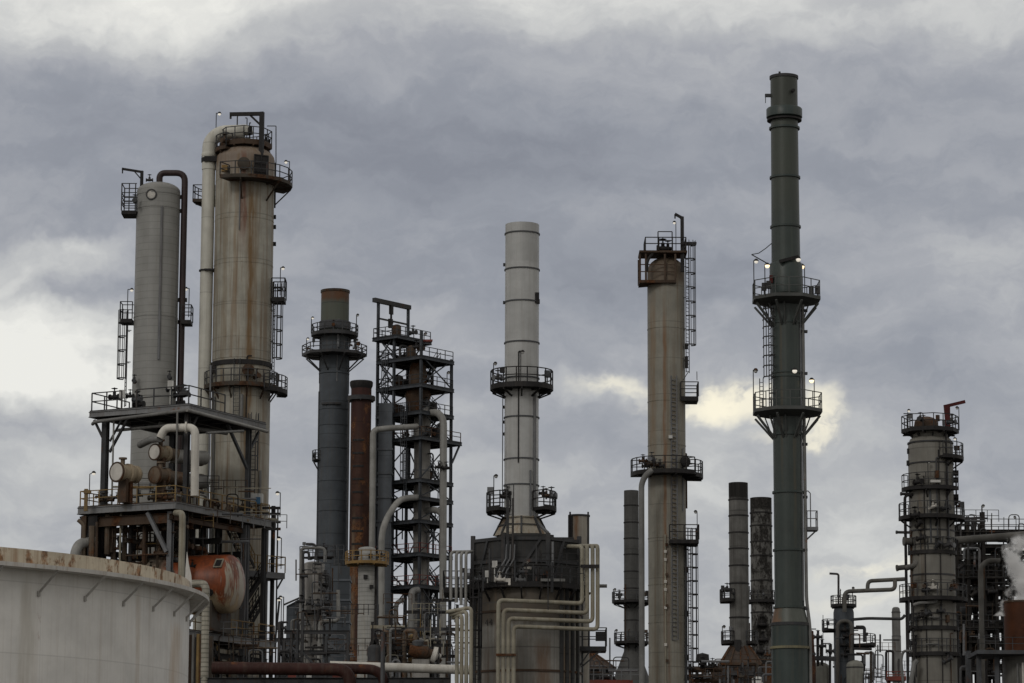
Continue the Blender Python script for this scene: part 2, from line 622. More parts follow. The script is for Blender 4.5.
# cloud cover: the direction of view, bent by noise, read by noise at several sizes
wn = wt.n('ShaderNodeTexNoise')
wn.inputs['Scale'].default_value = 22.0
wn.inputs['Detail'].default_value = 5.0
wn.inputs['Roughness'].default_value = 0.6
wt.link(tcw, wn.inputs['Vector'])
off = wt.n('ShaderNodeVectorMath', operation='MULTIPLY_ADD')
wt.link(wn.outputs['Color'], off.inputs[0])
off.inputs[1].default_value = (0.055, 0.055, 0.034)
off.inputs[2].default_value = (-0.0275, -0.0275, -0.017)
bent = wt.n('ShaderNodeVectorMath', operation='ADD')
wt.link(tcw, bent.inputs[0])
wt.link(off.outputs[0], bent.inputs[1])
BV = bent.outputs[0]


def blob(px, py, rx, ry, warp=True, e=(0.25, 1.45)):
    """1 in the middle of an opening or bank of the cloud at this direction of the sky, 0 outside it"""
    d = ray(px, py)
    s = wt.n('ShaderNodeVectorMath', operation='SUBTRACT')
    wt.link(BV if warp else tcw, s.inputs[0])
    s.inputs[1].default_value = d
    mm = wt.n('ShaderNodeVectorMath', operation='MULTIPLY')
    wt.link(s.outputs[0], mm.inputs[0])
    mm.inputs[1].default_value = (F / rx, F / max(rx, ry), F / ry)
    ln = wt.n('ShaderNodeVectorMath', operation='LENGTH')
    wt.link(mm.outputs[0], ln.inputs[0])
    return wt.smooth(ln.outputs['Value'], e[0], e[1], 1.0, 0.0)


big = wt.noise(BV, 11.0, 4, 0.5, stretch=(1, 1, 2.6), offset=(3.1, 0.7, 1.9))
fine = wt.noise(BV, 27.0, 7, 0.57, stretch=(1, 1, 3.0), offset=(0.3, 5.7, 2.2))
puff = wt.noise(BV, 85.0, 7, 0.62, stretch=(1, 1, 1.9), offset=(7.3, 1.7, 4.2))
zc = wt.n('ShaderNodeSeparateXYZ')
wt.link(tcw, zc.inputs[0])
# lumps of the cloud base with fairly crisp lower edges
lump = wt.smooth(wt.math('ADD', fine, wt.math('MULTIPLY', wt.math('SUBTRACT', puff, 0.5), 0.2)), 0.36, 0.64, -0.5, 0.5)
tone = wt.math('ADD', wt.math('MULTIPLY', wt.math('SUBTRACT', big, 0.5), 0.42), wt.math('MULTIPLY', lump, 0.085))
tone = wt.math('ADD', tone, wt.math('MULTIPLY', wt.math('SUBTRACT', fine, 0.5), 0.18))
tone = wt.math('ADD', tone, 0.345)
tone = wt.math('ADD', tone, wt.math('MULTIPLY', wt.math('SUBTRACT', puff, 0.5), 0.14))
tone = wt.math('ADD', tone, wt.smooth(zc.outputs[2], 0.06, 0.20, 0.16, 0.0))
for (px, py, rx, ry, am) in SKY_BLOBS if 'SKY_BLOBS' in globals() else (
        (30, 0, 260, 66, 0.52), (330, -26, 280, 60, 0.30), (880, -15, 380, 60, 0.34), (640, 0, 200, 36, 0.12),
        (15, 262, 130, 22, 0.30), (5, 342, 165, 56, 0.62), (80, 385, 120, 30, 0.22), (100, 290, 70, 16, -0.16), (100, 470, 120, 40, 0.16),
        (930, 265, 110, 40, 0.15), (700, 330, 200, 30, 0.06), (1010, 330, 60, 60, 0.10),
        (430, 335, 60, 30, 0.10), (590, 383, 80, 16, 0.26), (760, 405, 150, 40, 0.16), (100, 250, 60, 12, 0.14), (450, 470, 60, 60, 0.12), (560, 480, 60, 50, 0.10), (700, 480, 50, 80, 0.20),
        (900, 580, 150, 80, 0.24), (940, 570, 70, 26, 0.14), (860, 480, 50, 60, 0.12),
        (420, 150, 420, 62, -0.24), (650, 280, 280, 55, -0.19), (260, 215, 240, 34, -0.10), (920, 375, 130, 40, -0.14),
        (640, 430, 60, 28, -0.08), (55, 440, 80, 18, -0.05), (900, 180, 160, 50, -0.05)):
    tone = wt.math('ADD', tone, wt.math('MULTIPLY', blob(px, py, rx, ry), am))
ramp = wt.n('ShaderNodeValToRGB')
el = ramp.color_ramp.elements
el[0].position, el[0].color = 0.0, (0.240, 0.251, 0.288, 1)
el[1].position, el[1].color = 1.0, (0.86, 0.85, 0.80, 1)
for pos, c in ((0.22, (0.300, 0.313, 0.350, 1)), (0.42, (0.390, 0.398, 0.425, 1)), (0.60, (0.50, 0.505, 0.51, 1)), (0.80, (0.66, 0.66, 0.64, 1))):
    e = el.new(pos)
    e.color = c
wt.link(tone, ramp.inputs[0])
cc = ramp.outputs[0]
# thin places where the sun's yellow comes through
for (px, py, rx, ry, am) in ((722, 400, 80, 14, 0.7), (710, 402, 34, 18, 0.65), (830, 412, 32, 20, 0.8), (800, 428, 50, 9, 0.5), (612, 382, 52, 9, 0.5), (955, 560, 40, 8, 0.3), (868, 568, 40, 8, 0.4), (955, 560, 60, 10, 0.25), (860, 600, 60, 9, 0.2)):
    f = wt.math('MULTIPLY', blob(px, py, rx, ry, e=(0.25, 1.5)), wt.smooth(wt.math('ADD', fine, wt.math('MULTIPLY', wt.math('SUBTRACT', puff, 0.5), 0.6)), 0.34, 0.60))
    cc = wt.mix(wt.math('MULTIPLY', f, am), cc, (1.06, 0.98, 0.76, 1))
cs = wt.n('ShaderNodeVectorMath', operation='SCALE')
wt.link(cc, cs.inputs[0])
cs.inputs['Scale'].default_value = 10.0
# the rest of the dome, away from the dark bank in the north-east, is unseen; made a paler, warmer overcast to warm the light on the plant
dn_ = wt.n('ShaderNodeVectorMath', operation='DOT_PRODUCT')
wt.link(tcw, dn_.inputs[0])
dn_.inputs[1].default_value = (0.0, 0.985, 0.172)
away = wt.smooth(dn_.outputs['Value'], 0.55, 0.97, 1.0, 0.0)
cloud2 = wt.mix(wt.smooth(big, 0.3, 0.7), (4.15, 3.98, 3.72, 1), (5.5, 5.3, 5.0, 1))
call = wt.mix(away, cs.outputs[0], cloud2)
fin = wt.mix(0.95, sky.outputs[0], call)
wt.link(fin, bg.inputs['Color'])

sd = bpy.data.lights.new('sun', 'SUN')
sd.energy = 0.52
sd.angle = R(12)
sd.color = (1.0, 0.965, 0.91)
so = bpy.data.objects.new('sun', sd)
COL.objects.link(so)
dsun = Vector((math.sin(R(SUN_AZ)) * math.cos(R(SUN_EL)), math.cos(R(SUN_AZ)) * math.cos(R(SUN_EL)), math.sin(R(SUN_EL))))
so.rotation_euler = dsun.to_track_quat('Z', 'Y').to_euler()

# ground: one gravel sheet to the horizon, an unseen apron under the plant, made dark to cut bounced light
gm = bpy.data.materials.new('gravel')
gm.use_nodes = True
g = NT(gm.node_tree)
gv = g.n('ShaderNodeTexCoord').outputs['Object']
c = g.mix(g.smooth(g.noise(gv, 0.05, 6, 0.6), 0.35, 0.65), (0.085, 0.078, 0.066, 1), (0.15, 0.14, 0.12, 1))
c = g.mix(g.smooth(g.noise(gv, 3.0, 5, 0.7), 0.4, 0.7), c, (0.17, 0.16, 0.14, 1))
g.link(c, gm.node_tree.nodes['Principled BSDF'].inputs['Base Color'])
gm.node_tree.nodes['Principled BSDF'].inputs['Roughness'].default_value = 0.95
MATS['gravel'] = gm
m = MB()
m.add([(-9000, -3000, 0), (9000, -3000, 0), (9000, 15000, 0), (-9000, 15000, 0)], [(0, 1, 2, 3)])
o = m.build('ground', 'gravel', recalc=False)
o['kind'] = 'structure'
m = MB()
m.box((0, 300, 0.06), (220, 330, 0.11))
paint('asphalt', (0.055, 0.053, 0.05), var=.3, streak=0, rough=.9)
o = m.build('pavement', 'asphalt')
o['kind'] = 'structure'

# ------------------------------------------------------------------ storage tank
TR, TY = 15.0, 118.0               # radius and distance of its axis
SHELL_PX, LEDGE_PX = 189.0, 208.0
# the shell's right-hand edge is seen at SHELL_PX: find the axis
pe = P(SHELL_PX, 640, 100)
az_e = math.atan2(pe.x, pe.y)
lo, hi = -60.0, 0.0
for _ in range(60):
    mid = (lo + hi) / 2
    d = math.hypot(mid, TY)
    if math.atan2(mid, TY) + math.asin(TR / d) > az_e:
        hi = mid
    else:
        lo = mid
TX = (lo + hi) / 2
dist = math.hypot(TX, TY)
tan_d = math.sqrt(dist ** 2 - TR ** 2)
yt = tan_d * math.cos(az_e)
TZ = P(SHELL_PX, 597.5, yt).z           # ledge level
pe2 = P(LEDGE_PX + 1, 601, 100)
LR = dist * math.sin(math.atan2(pe2.x, pe2.y) - math.atan2(TX, TY))
SX = lambda px: P(px, 640, TY - 13).x - TX
paint('tank_white', (0.70, 0.69, 0.665), var=0.10, streak=0.24, dirt=(0.36, 0.30, 0.23), rust=0.03, vl=(17, .0016, .35), drips=((SX(141), .16, 7.6, 11.4, (.46, .32, .19, 1), .5), (SX(150), .1, 6, 12.3, (.42, .31, .19, 1), .5), (SX(14), .3, 6, 12.3, (.40, .37, .31, 1), .5), (SX(165), .1, 7, 12.3, (.40, .28, .18, 1), .45), (SX(112), .09, 7, 12.3, (.42, .32, .22, 1), .4)), hl=(2.4, 0.03, 0.22), bump=0.06, plates=(2.4, 2.7, 0.12))
paint('tank_rim', (0.60, 0.53, 0.41), var=0.18, streak=0.45, dirt=(0.25, 0.12, 0.05), rust=0.44, rustscale=2.2, rustcol=(0.25, 0.14, 0.075), drips=())
paint('strut_grey', (0.38, 0.37, 0.35), var=0.15, streak=0.3, rust=0.2)
paint('ledge_paint', (0.52, 0.51, 0.485), var=0.12, streak=0.4, dirt=(0.25, 0.15, 0.08), rust=0.15)
tank = bpy.data.objects.new('storage_tank', None)
COL.objects.link(tank)
tank.location = (TX, TY, 0)
tag(tank, 'big round white storage tank with a rust-stained rim', 'storage tank', None, 'thing')
ledge = TZ - 0.05
RIMH = 0.55
m = MB()
m.lathe([(TR, 0.0), (TR, ledge + 0.02)], 160, cap=False)
m.lathe([(TR - 0.02, ledge), (TR - 0.02, 0.0)], 160, cap=False)
sh = m.build('shell', 'tank_white', tank)
m = MB()
m.lathe([(TR - 0.03, ledge - 0.01), (TR + 0.012, ledge - 0.01), (TR + 0.012, ledge + RIMH), (TR - 0.03, ledge + RIMH)], 160, loop=True)
m.build('rim_plate', 'tank_rim', tank)
m = MB()
m.lathe([(TR - 0.01, ledge - 0.14), (LR, ledge - 0.14), (LR, ledge + 0.0), (LR - 0.03, ledge + 0.0), (LR - 0.03, ledge - 0.09), (TR - 0.01, ledge - 0.09)], 160, loop=True)
m.build('wind_girder', 'ledge_paint', tank)
m = MB()
m.lathe([(TR - 0.05, ledge - 2.2), (1e-3, ledge - 1.9)], 96)
m.build('floating_roof', 'tank_white', tank)
# struts under the girder: pixel positions give the step, then on round the tank
k0 = None
steps = []
for px in (38, 85, 123, 153, 173):
    r0 = ray(px, 600)
    dx, dy = r0.x, r0.y
    a_ = dx * dx + dy * dy
    b_ = -(dx * TX + dy * TY)
    c_ = TX * TX + TY * TY - TR * TR
    tt = (-b_ - math.sqrt(max(0, b_ * b_ - a_ * c_))) / a_
    steps.append(math.degrees(math.atan2(dy * tt - TY, dx * tt - TX)))
step = (steps[-2] - steps[0]) / 3.0
for i in range(int(360 / abs(step))):
    a = steps[0] + step * (i - 5)
    m = MB()
    tq = Vector((-math.sin(R(a)), math.cos(R(a)), 0)) * 0.28
    m.bar(pol(TR - 0.02, a, ledge - 0.92), pol(LR - 0.06, a, ledge - 0.16) + tq, 0.045, 0.07)
    m.box(pol(TR + 0.012, a, ledge - 0.92), (0.10, 0.10, 0.18), R(a))
    m.build('strut', 'strut_grey', tank)
    if i > 40:
        break
# the pointed shield plate that stands on the rim
pt = P(186, 590, yt - 1.0)
a = math.degrees(math.atan2(pt.y - TY, pt.x - TX))
sc = (yt) / F
m = MB()
tv = Vector((1, 0.15, 0)).normalized()
nv = Vector((-tv.y, tv.x, 0))
b0 = pol(TR - 0.03, a, ledge + 0.25)
prof = [(-3.6, 0), (3.8, 0), (2.6, 14), (0.2, 24), (-2.2, 38.0), (-3.2, 22)]
vs = [b0 + tv * u * sc + Vector((0, 0, v * sc)) + nv * e for e in (-0.05, 0.05) for (u, v) in prof]
n = len(prof)
m.add(vs, [tuple(range(n))[::-1], tuple(range(n, 2 * n))] + [(i, (i + 1) % n, n + (i + 1) % n, n + i) for i in range(n)])
m.build('rim_shield', 'ledge_paint', tank)

# ------------------------------------------------------------------ pale insulated column (left) and rust-streaked column
paint('lagging_grey', (0.262, 0.262, 0.25), var=0.10, streak=0.25, dirt=(0.20, 0.18, 0.15), hl=(0.55, 0.035, 0.35), vl=(10, 0.012, 0.25), plates=(1.1, 1.6, 0.14), rough=0.5)
T = Thing('insulated_tower', 'slender pale grey column with a dark pipe looping off its dome', 'process column', 158.5, 200, 246)
r = 21.7 * T.s
T.near = 0.85 * r
zt = T.za(192)
m = MB()
m.lathe([(r, 0), (r, zt)] + dome(r, zt, 9.5 * T.s)[1:], 48)
T.put(m, 'shell', 'lagging_grey')
seam_rings(T, [T.z(192), T.z(206), T.z(315), T.z(395)], r, 'lagging_grey', 0.10, 0.03)
m = MB()   # lagging seam strip down the front
m.bar(Vector((T.dx(164.5, 206), -r * 0.99, T.z(300) - 60 * T.s)), Vector((T.dx(164.5, 206), -r * 0.99, T.z(207))), 0.16, 0.10)
T.put(m, 'seam_strip', 'grey_steel')
m = MB()
mc = Vector((T.dx(154, 194.5), 0, T.z(195)))
mc.y = -math.sqrt(r * r - mc.x ** 2) + 0.1
m.rev([(0.36, -0.1), (0.36, 0.1), (0.30, 0.12), (1e-3, 0.12)], mc, (mc.x * 0.6, -r, 0), 20)
mo = T.put(m, 'manway', 'cover_face')
m = MB()
m.rev([(0.34, 0.0), (0.44, 0.0), (0.44, 0.17), (0.34, 0.17)], mc, (mc.x * 0.6, -r, 0), 20, cap=False)
T.put(m, 'manway_ring', 'dark_steel', mo)
# corner cage platform
x0, x1 = T.dx(123, 200), T.dx(138, 200)
box_platform(T, [(x0, -0.9), (x1, -0.9), (x1, 0.9), (x0, 0.9)], T.z(209), 'black_steel', 'dark_steel', open_side=1, thick=0.28)
m = MB()
zz0, zz1 = T.z(209), T.z(182)
for (x, y) in ((x0, -0.9), (x0, 0.9), (x1 - 0.1, -0.9), ((x0 + x1) / 2, -0.9)):
    m.bar((x, y, zz0), (x, y, zz1), 0.07)
for f in (0.35, 0.66, 1.0):
    z = zz0 + (zz1 - zz0) * f
    m.bar((x0, -0.9, z), (x1, -0.9, z), 0.06)
    m.bar((x0, -0.9, z), (x0, 0.9, z), 0.06)
    m.bar((x0, 0.9, z), (x1, 0.9, z), 0.06)
T.put(m, 'cage', 'dark_steel')
davit(T, (T.dx(142.5, 186), -0.6), T.z(207), T.z(168.5), (T.dx(122.5, 170) - T.dx(142.5, 170), 0, 0.25), r=0.10)
valve(T, T.L(149.5, 180), (1, 0, 0), 0.28)
m = MB()
m.tube([T.L(159.5, 185), T.L(159.5, 173), T.L(185, 173), Vector((T.L(185, 173).x, 0, 0.5))], 3.2 * T.s, 12, bend=9 * T.s)
m.lathe([(4.6 * T.s, T.z(183)), (4.6 * T.s, T.z(181))], 14, (T.dx(159.5, 182), 0))
T.put(m, 'overhead_pipe', 'maroon_pipe')
for py in (197, 211, 300, 322):
    m = MB()
    m.bar(T.L(176, py), T.L(187, py), 0.2, 0.3)
    T.put(m, 'pipe_support', 'black_steel')
# left ladder and cage landing, right landing
xl = T.dx(127.5, 305)
box_platform(T, [(xl - 6 * T.s, -0.7), (xl + 6 * T.s, -0.7), (xl + 6 * T.s, 0.7), (xl - 6 * T.s, 0.7)], T.z(317), 'black_steel', 'dark_steel', open_side=1, thick=0.3, h=1.35)
lamp(T, T.L(126.5, 316) + Vector((0, 0.5, 0)), T.z(288) - T.z(316), (0.3, 0, 0))
ladder(T, (T.dx(126.5, 350), 0), T.z(404), T.z(320), 200)
xr = T.dx(187, 310)
box_platform(T, [(xr - 5 * T.s, -0.7), (xr + 5 * T.s, -0.7), (xr + 5 * T.s, 0.7), (xr - 5 * T.s, 0.7)], T.z(318), 'black_steel', 'dark_steel', open_side=3, thick=0.3, h=1.2)
lamp(T, T.L(188, 316) + Vector((0, 0.5, 0)), T.z(287) - T.z(316), (-0.25, 0, 0))
for px, py in ((137, 382), (172, 378), (137.5, 202)):
    valve(T, Vector((T.dx(px, py), -r - 0.1, T.z(py))), (0, 1, 0), 0.32)
for px in (134.5, 176.5):
    m = MB()
    m.tube([Vector((T.dx(px, 380), -0.5, 0)), Vector((T.dx(px, 380), -0.5, T.z(300)))], 0.05, 6)
    T.put(m, 'conduit', 'grey_pipe')

paint('streaked_beige', (0.36, 0.345, 0.295), var=0.20, streak=0.8, dirt=(0.16, 0.10, 0.05), hl=(3.6, 0.06, 0.45), vl=(9, 0.008, 0.3),
      zones=((57.4, 1.2, (0.12, 0.055, 0.030, 1), 0.6),), plates=(3.6, 1.3, 0.18),
      drips=((0.72, 0.42, 22, 59.2, (0.165, 0.098, 0.04, 1), 0.95), (1.12, 0.2, 38, 58.8, (0.20, 0.14, 0.08, 1), 0.6), (-1.3, 0.3, 30, 58.8, (0.20, 0.15, 0.09, 1), 0.6), (0.1, 0.35, 50, 59.3, (0.15, 0.055, 0.03, 1), 0.85), (-.5, 0.2, 40, 59.0, (0.22, 0.15, 0.08, 1), 0.6), (1.9, 0.2, 20, 50, (0.18, 0.12, 0.07, 1), 0.5)))
T = Thing('streaked_tower', 'broad beige column with orange rust streak and white pipe arching off its top', 'process column', 245.3, 170, 246)
r = 29.3 * T.s
T.near = 0.85 * r
zs = T.za(161)
m = MB()
m.lathe([(r * 0.985, 0), (r * 0.985, T.za(362)), (r, T.za(361.5)), (r, zs)] + dome(r, zs, 15 * T.s)[1:], 56)
shell = T.put(m, 'shell', 'streaked_beige')
seam_rings(T, [T.z(p) for p in (177, 217, 262, 301, 336)], r, 'streaked_beige', 0.08, 0.02)
seam_rings(T, [T.z(362)], r, 'black_steel', 0.36, 0.07, 'support_ring')
# top platform round the outlet nozzle
zc_ = T.z(139)
m = MB()
m.lathe([(0.62, T.z(152)), (0.62, T.z(134))], 24)
T.put(m, 'nozzle', 'grey_pipe')
o, zz = ring_platform(T, 139.5, 26.5 * T.s, 0.66, n=8, mat='brown_steel', brackets=8, drop=0, thick=0.5, z=T.z(139.5))
o, _ = ring_platform(T, 146, 31 * T.s, 20 * T.s, 165, 235, n=4, mat='brown_steel', brackets=4, drop=0.6, thick=0.3)
o, zz = ring_platform(T, 179.5, 47.5 * T.s, r + 0.02, -117, 40, n=8, mat='rusty_steel', brackets=7, drop=1.4, thick=0.28)
lamp(T, pol(45 * T.s, -8, zz), T.z(157) - zz, (-0.28, 0, 0))
o, zz2 = ring_platform(T, 193, 52.5 * T.s, r + 0.02, 140, 178, n=4, mat='rusty_steel', brackets=3, drop=0, thick=0.4)
lamp(T, T.L(216, 130), T.z(113) - T.z(130), (0.25, 0, 0))
m = MB()
m.bar(T.L(276, 165), T.L(276, 126), 0.06)
m.bar(T.L(276, 126), T.L(267, 126), 0.06)
T.put(m, 'vent_pipe', 'dark_steel')
davit(T, (T.dx(263, 150), -r * 0.72), T.z(178), T.z(111), (T.dx(231, 113) - T.dx(263, 113), 0, -0.05), r=0.16)
m = MB()   # mesh panel beside the davit
pa, pb = Vector((T.dx(257, 170), -r - 0.25, T.z(181))), Vector((T.dx(270, 170), -r * 0.86, T.z(181)))
hh = T.z(156) - T.z(181)
m.bar(pa + Vector((0, 0, hh / 2)), pb + Vector((0, 0, hh / 2)), 0.05, hh)
for f in (0, 0.5, 1):
    m.bar(pa.lerp(pb, f) - Vector((0, 0.05, 0)), pa.lerp(pb, f) + Vector((0, -0.05, hh)), 0.08)
for f in (0.02, 0.33, 0.66, 0.99):
    m.bar(pa + Vector((0, -0.05, hh * f)), pb + Vector((0, -0.05, hh * f)), 0.08)
T.put(m, 'gate_panel', 'black_steel')
m = MB()   # manway facing the viewer
mc = Vector((T.dx(246.5, 163), 0, T.z(165)))
mc.y = -math.sqrt(r * r - mc.x ** 2)
m.rev([(0.40, -0.2), (0.40, 0.18), (0.50, 0.18), (0.50, 0.32), (0.34, 0.33), (1e-3, 0.36)], mc, (mc.x, mc.y, 0), 20)
T.put(m, 'manway', 'rusty_steel')
m = MB()
m.box(Vector((T.dx(227, 170), -r * 0.92, T.z(169))), (0.45, 0.35, 0.5))
T.put(m, 'junction_box', 'yellow_rail')
# vapour pipe
m = MB()
pr = 7.0 * T.s
xv = T.dx(208.2, 200)
m.tube([Vector((0, 0, T.za(134))), Vector((0.0, 0, T.za(131.5))), Vector((xv + 10 * T.s, 0, T.za(132.5))), Vector((xv, 0, T.za(142))), Vector((xv, 0, T.za(170)))], pr, 18, bend=13 * T.s)
m.tube([Vector((xv, 0, T.za(170))), Vector((xv, 0, 4.0))], pr * 0.92, 18)
m.lathe([(pr * 1.04, T.za(157)), (pr * 1.12, T.za(155)), (pr * 1.04, T.za(153))], 18, (xv, 0), cap=False)
paint('vapour_white', (0.60, 0.59, 0.53), var=0.12, streak=0.3, dirt=(0.25, 0.22, 0.15), hl=(6.0, 0.05, 0.4))
T.put(m, 'vapour_pipe', 'vapour_white')
for py, k in ((160.5, 1.0), (271, 0.35)):
    m = MB()
    m.bar(T.L(205, py) + Vector((0, -pr, 0)), T.L(222, py) + Vector((0, -pr, 0)), 0.25, 0.42 * k)
    m.lathe([(pr * 1.04, T.za(py) - 0.16 * k), (pr * 1.12, T.za(py) - 0.16 * k), (pr * 1.12, T.za(py) + 0.16 * k), (pr * 1.04, T.za(py) + 0.16 * k)], 18, (xv, 0), loop=True)
    if k == 1.0:
        m.bar(T.L(202.5, 160) + Vector((0, 0, -0.1)), T.L(202.5, 160) + Vector((0, 0, 0.3)), 0.12)
    T.put(m, 'pipe_support', 'black_steel')
# right-hand landing, ladder, lower ring
xr = T.dx(279, 285)
box_platform(T, [(xr - 6.5 * T.s, -0.8), (xr + 6.5 * T.s, -0.8), (xr + 6.5 * T.s, 0.8), (xr - 6.5 * T.s, 0.8)], T.z(294), 'black_steel', 'black_steel', open_side=3, thick=0.34, h=1.5, w=0.08)
lamp(T, T.L(279.5, 294) + Vector((0, 0.6, 0)), T.z(266) - T.z(294), (0.2, 0, 0))
ladder(T, (T.dx(274, 330), -0.3), T.z(383), T.z(292), -15, mat='black_steel')
for py in (217, 227, 244):
    m = MB()
    m.bar(T.L(271, py), T.L(276, py), 0.22, 0.3)
    T.put(m, 'side_nozzle', 'black_steel')
o, zz = ring_platform(T, 384, 37 * T.s, r * 0.97, -180, 30, n=16, mat='rusty_steel', railmat='dark_steel', brackets=12, drop=0.9, thick=0.35)
ring_platform(T, 388, 46 * T.s, 36.6 * T.s, -48, 22, n=6, mat='black_steel', railmat='dark_steel', brackets=4, drop=0, thick=0.4)
manway(T, Vector((T.dx(250.5, 370), -math.sqrt(r * r - 0.16) * 0.98, T.z(371))), (0.12, -1, 0), 0.45, 'rusty_steel')
ladder(T, (T.dx(239, 410), -r - 0.15), T.z(432), T.z(372), -95, cage=False)
for px, pa_, pb_ in ((216, 396, 560), (244.5, 395, 432), (262, 470, 520)):
    m = MB()
    x = T.dx(px, pa_)
    y = -math.sqrt(max(0.01, r * r - x * x)) - 0.15
    m.tube([Vector((x, y, T.z(pb_))), Vector((x, y, T.z(pa_)))], 0.11, 8)
    T.put(m, 'riser_pipe', 'grey_pipe')
m = MB()
m.bar(Vector((T.dx(212.5, 400), -r * 0.8, T.z(365))), Vector((T.dx(212.5, 400), -r * 0.8, 6)), 0.12)
T.put(m, 'lagging_strip', 'grey_steel')
ladder(T, (T.dx(255, 450), -r - 0.1), T.z(500), T.z(428), -80, cage=True)

# ------------------------------------------------------------------ steel process structure (left) : plan axes U (left-back) and V (right-back)
T = Thing('process_structure', 'open steel structure of stacked decks with ochre handrails, holding the rusty drum', 'steel structure', 189, 406, 228)
ST = T
U = Vector((-0.891, 0.454, 0))
V = Vector((0.454, 0.891, 0))


def q(u, v, z):
    return U * u + V * v + Vector((0, 0, z))


def pipe_thing(name, label, pts, r, mat, cat='pipe', group=None, bend=None, n=12, T=None, flanges=()):
    """one pipe run that is a thing of its own, given in world points"""
    pts = [Vector(p) for p in pts]
    m = MB()
    o0 = Vector((pts[0].x, pts[0].y, 0))
    m.tube([p - o0 for p in pts], r, n, bend=bend)
    for (p, ax) in flanges:
        m.rev([(r * 1.0, -0.05), (r * 1.5, -0.05), (r * 1.5, 0.05), (r * 1.0, 0.05)], Vector(p) - o0, ax, n + 4)
    o = m.build(name, mat)
    o.location = o0
    tag(o, label, cat, group, 'thing')
    return o


z1 = T.z(403)
z2 = (P(178, 499.3, 226) - T.loc).z
z3 = (P(192, 627, 227) - T.loc).z
LT, RT = 8.6, 10.6


def steel_deck(name, u0, u1, v0, v1, z, mat, beam, plate='mid_steel', joist=1.6, depth=0.5, rails=(), railmat='grey_steel', jmat=None, T=None, q=q, rh=1.1, rstep=1.6, rw=0.07):
    T = T or ST
    m = MB()
    c = [q(u0, v0, 0), q(u1, v0, 0), q(u1, v1, 0), q(u0, v1, 0)]
    m.prism([(p.x, p.y) for p in c], z - 0.09, z)
    o = T.put(m, name, plate)
    m = MB()
    zz = z - 0.095 - depth / 2
    for a, b in ((c[0], c[1]), (c[1], c[2]), (c[2], c[3]), (c[3], c[0])):
        a, b = Vector((a.x, a.y, zz)), Vector((b.x, b.y, zz))
        m.bar(a, b, 0.05, depth)
        for e in (-1, 1):
            m.bar(a + Vector((0, 0, e * (depth / 2 - 0.03))), b + Vector((0, 0, e * (depth / 2 - 0.03))), 0.2, 0.05)
    T.put(m, 'edge_beam', beam, o)
    m = MB()
    k = int((v1 - v0) / joist)
    for i in range(1, k):
        v = v0 + (v1 - v0) * i / k
        m.ibeam(q(u0 + .1, v, z - 0.1 - depth * 0.4), q(u1 - .1, v, z - 0.1 - depth * 0.4), 0.16, depth * 0.75)
    for f in (0.33, 0.67):
        u = u0 + (u1 - u0) * f
        m.ibeam(q(u, v0 + .1, z - 0.1 - depth * 0.55), q(u, v1 - .1, z - 0.1 - depth * 0.55), 0.2, depth)
    T.put(m, 'joist', jmat or mat, o)
    for run in rails:
        m = MB()
        m.rail([q(u, v, z) for (u, v) in run], rh, rstep, rw, toe=0.0)
        T.put(m, 'railing', railmat, o)
    return o


# columns
for i, (u, v, zt_, w_) in enumerate(((7.5, 0.5, z1 - .6, 0.40), (0.5, 0.6, z1 - .6, 0.32), (0.6, 9.2, z1 - .6, 0.32), (7.3, 9.2, z1 - .6, 0.4))):
    m = MB()
    m.ibeam(q(u, v, 0), q(u, v, zt_), w_, w_ * 1.15, 0.06, up=V)
    if i == 0:
        m.bar(q(u, v, 0), q(u, v, zt_), w_ * 0.9, w_ * 0.9)
    T.put(m, 'column', 'dark_steel' if i != 2 else 'mid_steel')
steel_deck('top_deck', 0, LT, 0, RT, z1, 'dark_steel', 'fascia_grey', 'dark_steel', rails=(((LT - 2.7, 0.1), (LT - .1, 0.1), (LT - .1, 5)), ((4.6, .1), (0.1, 0.1), (0.1, 5.0))), railmat='dark_steel', rh=1.3, rw=0.08, depth=0.42)
V0 = -1.5
steel_deck('middle_deck', 0, LT - .25, V0, RT - .5, z2, 'brown_steel', 'fascia_grey', 'rusty_steel', rails=(((LT - .35, 7), (LT - .35, V0 + .1), (0.1, V0 + .1), (0.1, RT - 1)),), railmat='ochre_rail', depth=0.5)
steel_deck('deck_extension', 0, 3.8, RT - .45, 11.6, z2, 'brown_steel', 'fascia_grey', 'rusty_steel', rails=(((0.1, RT - .3), (0.1, 11.5), (3.7, 11.5)),), railmat='ochre_rail', depth=0.5)
steel_deck('lower_deck', 0, LT, V0, RT - .5, z3, 'brown_steel', 'fascia_grey', 'rusty_steel', rails=(((0.1, V0 + 1.5), (0.1, RT - 1)),), railmat='ochre_rail', depth=0.5)
steel_deck('lower_extension', 0, 3.8, RT - .45, 12.6, z3, 'brown_steel', 'fascia_grey', 'rusty_steel', rails=(((0.1, RT - .3), (0.1, 12.5), (3.7, 12.5)),), railmat='ochre_rail', depth=0.5)
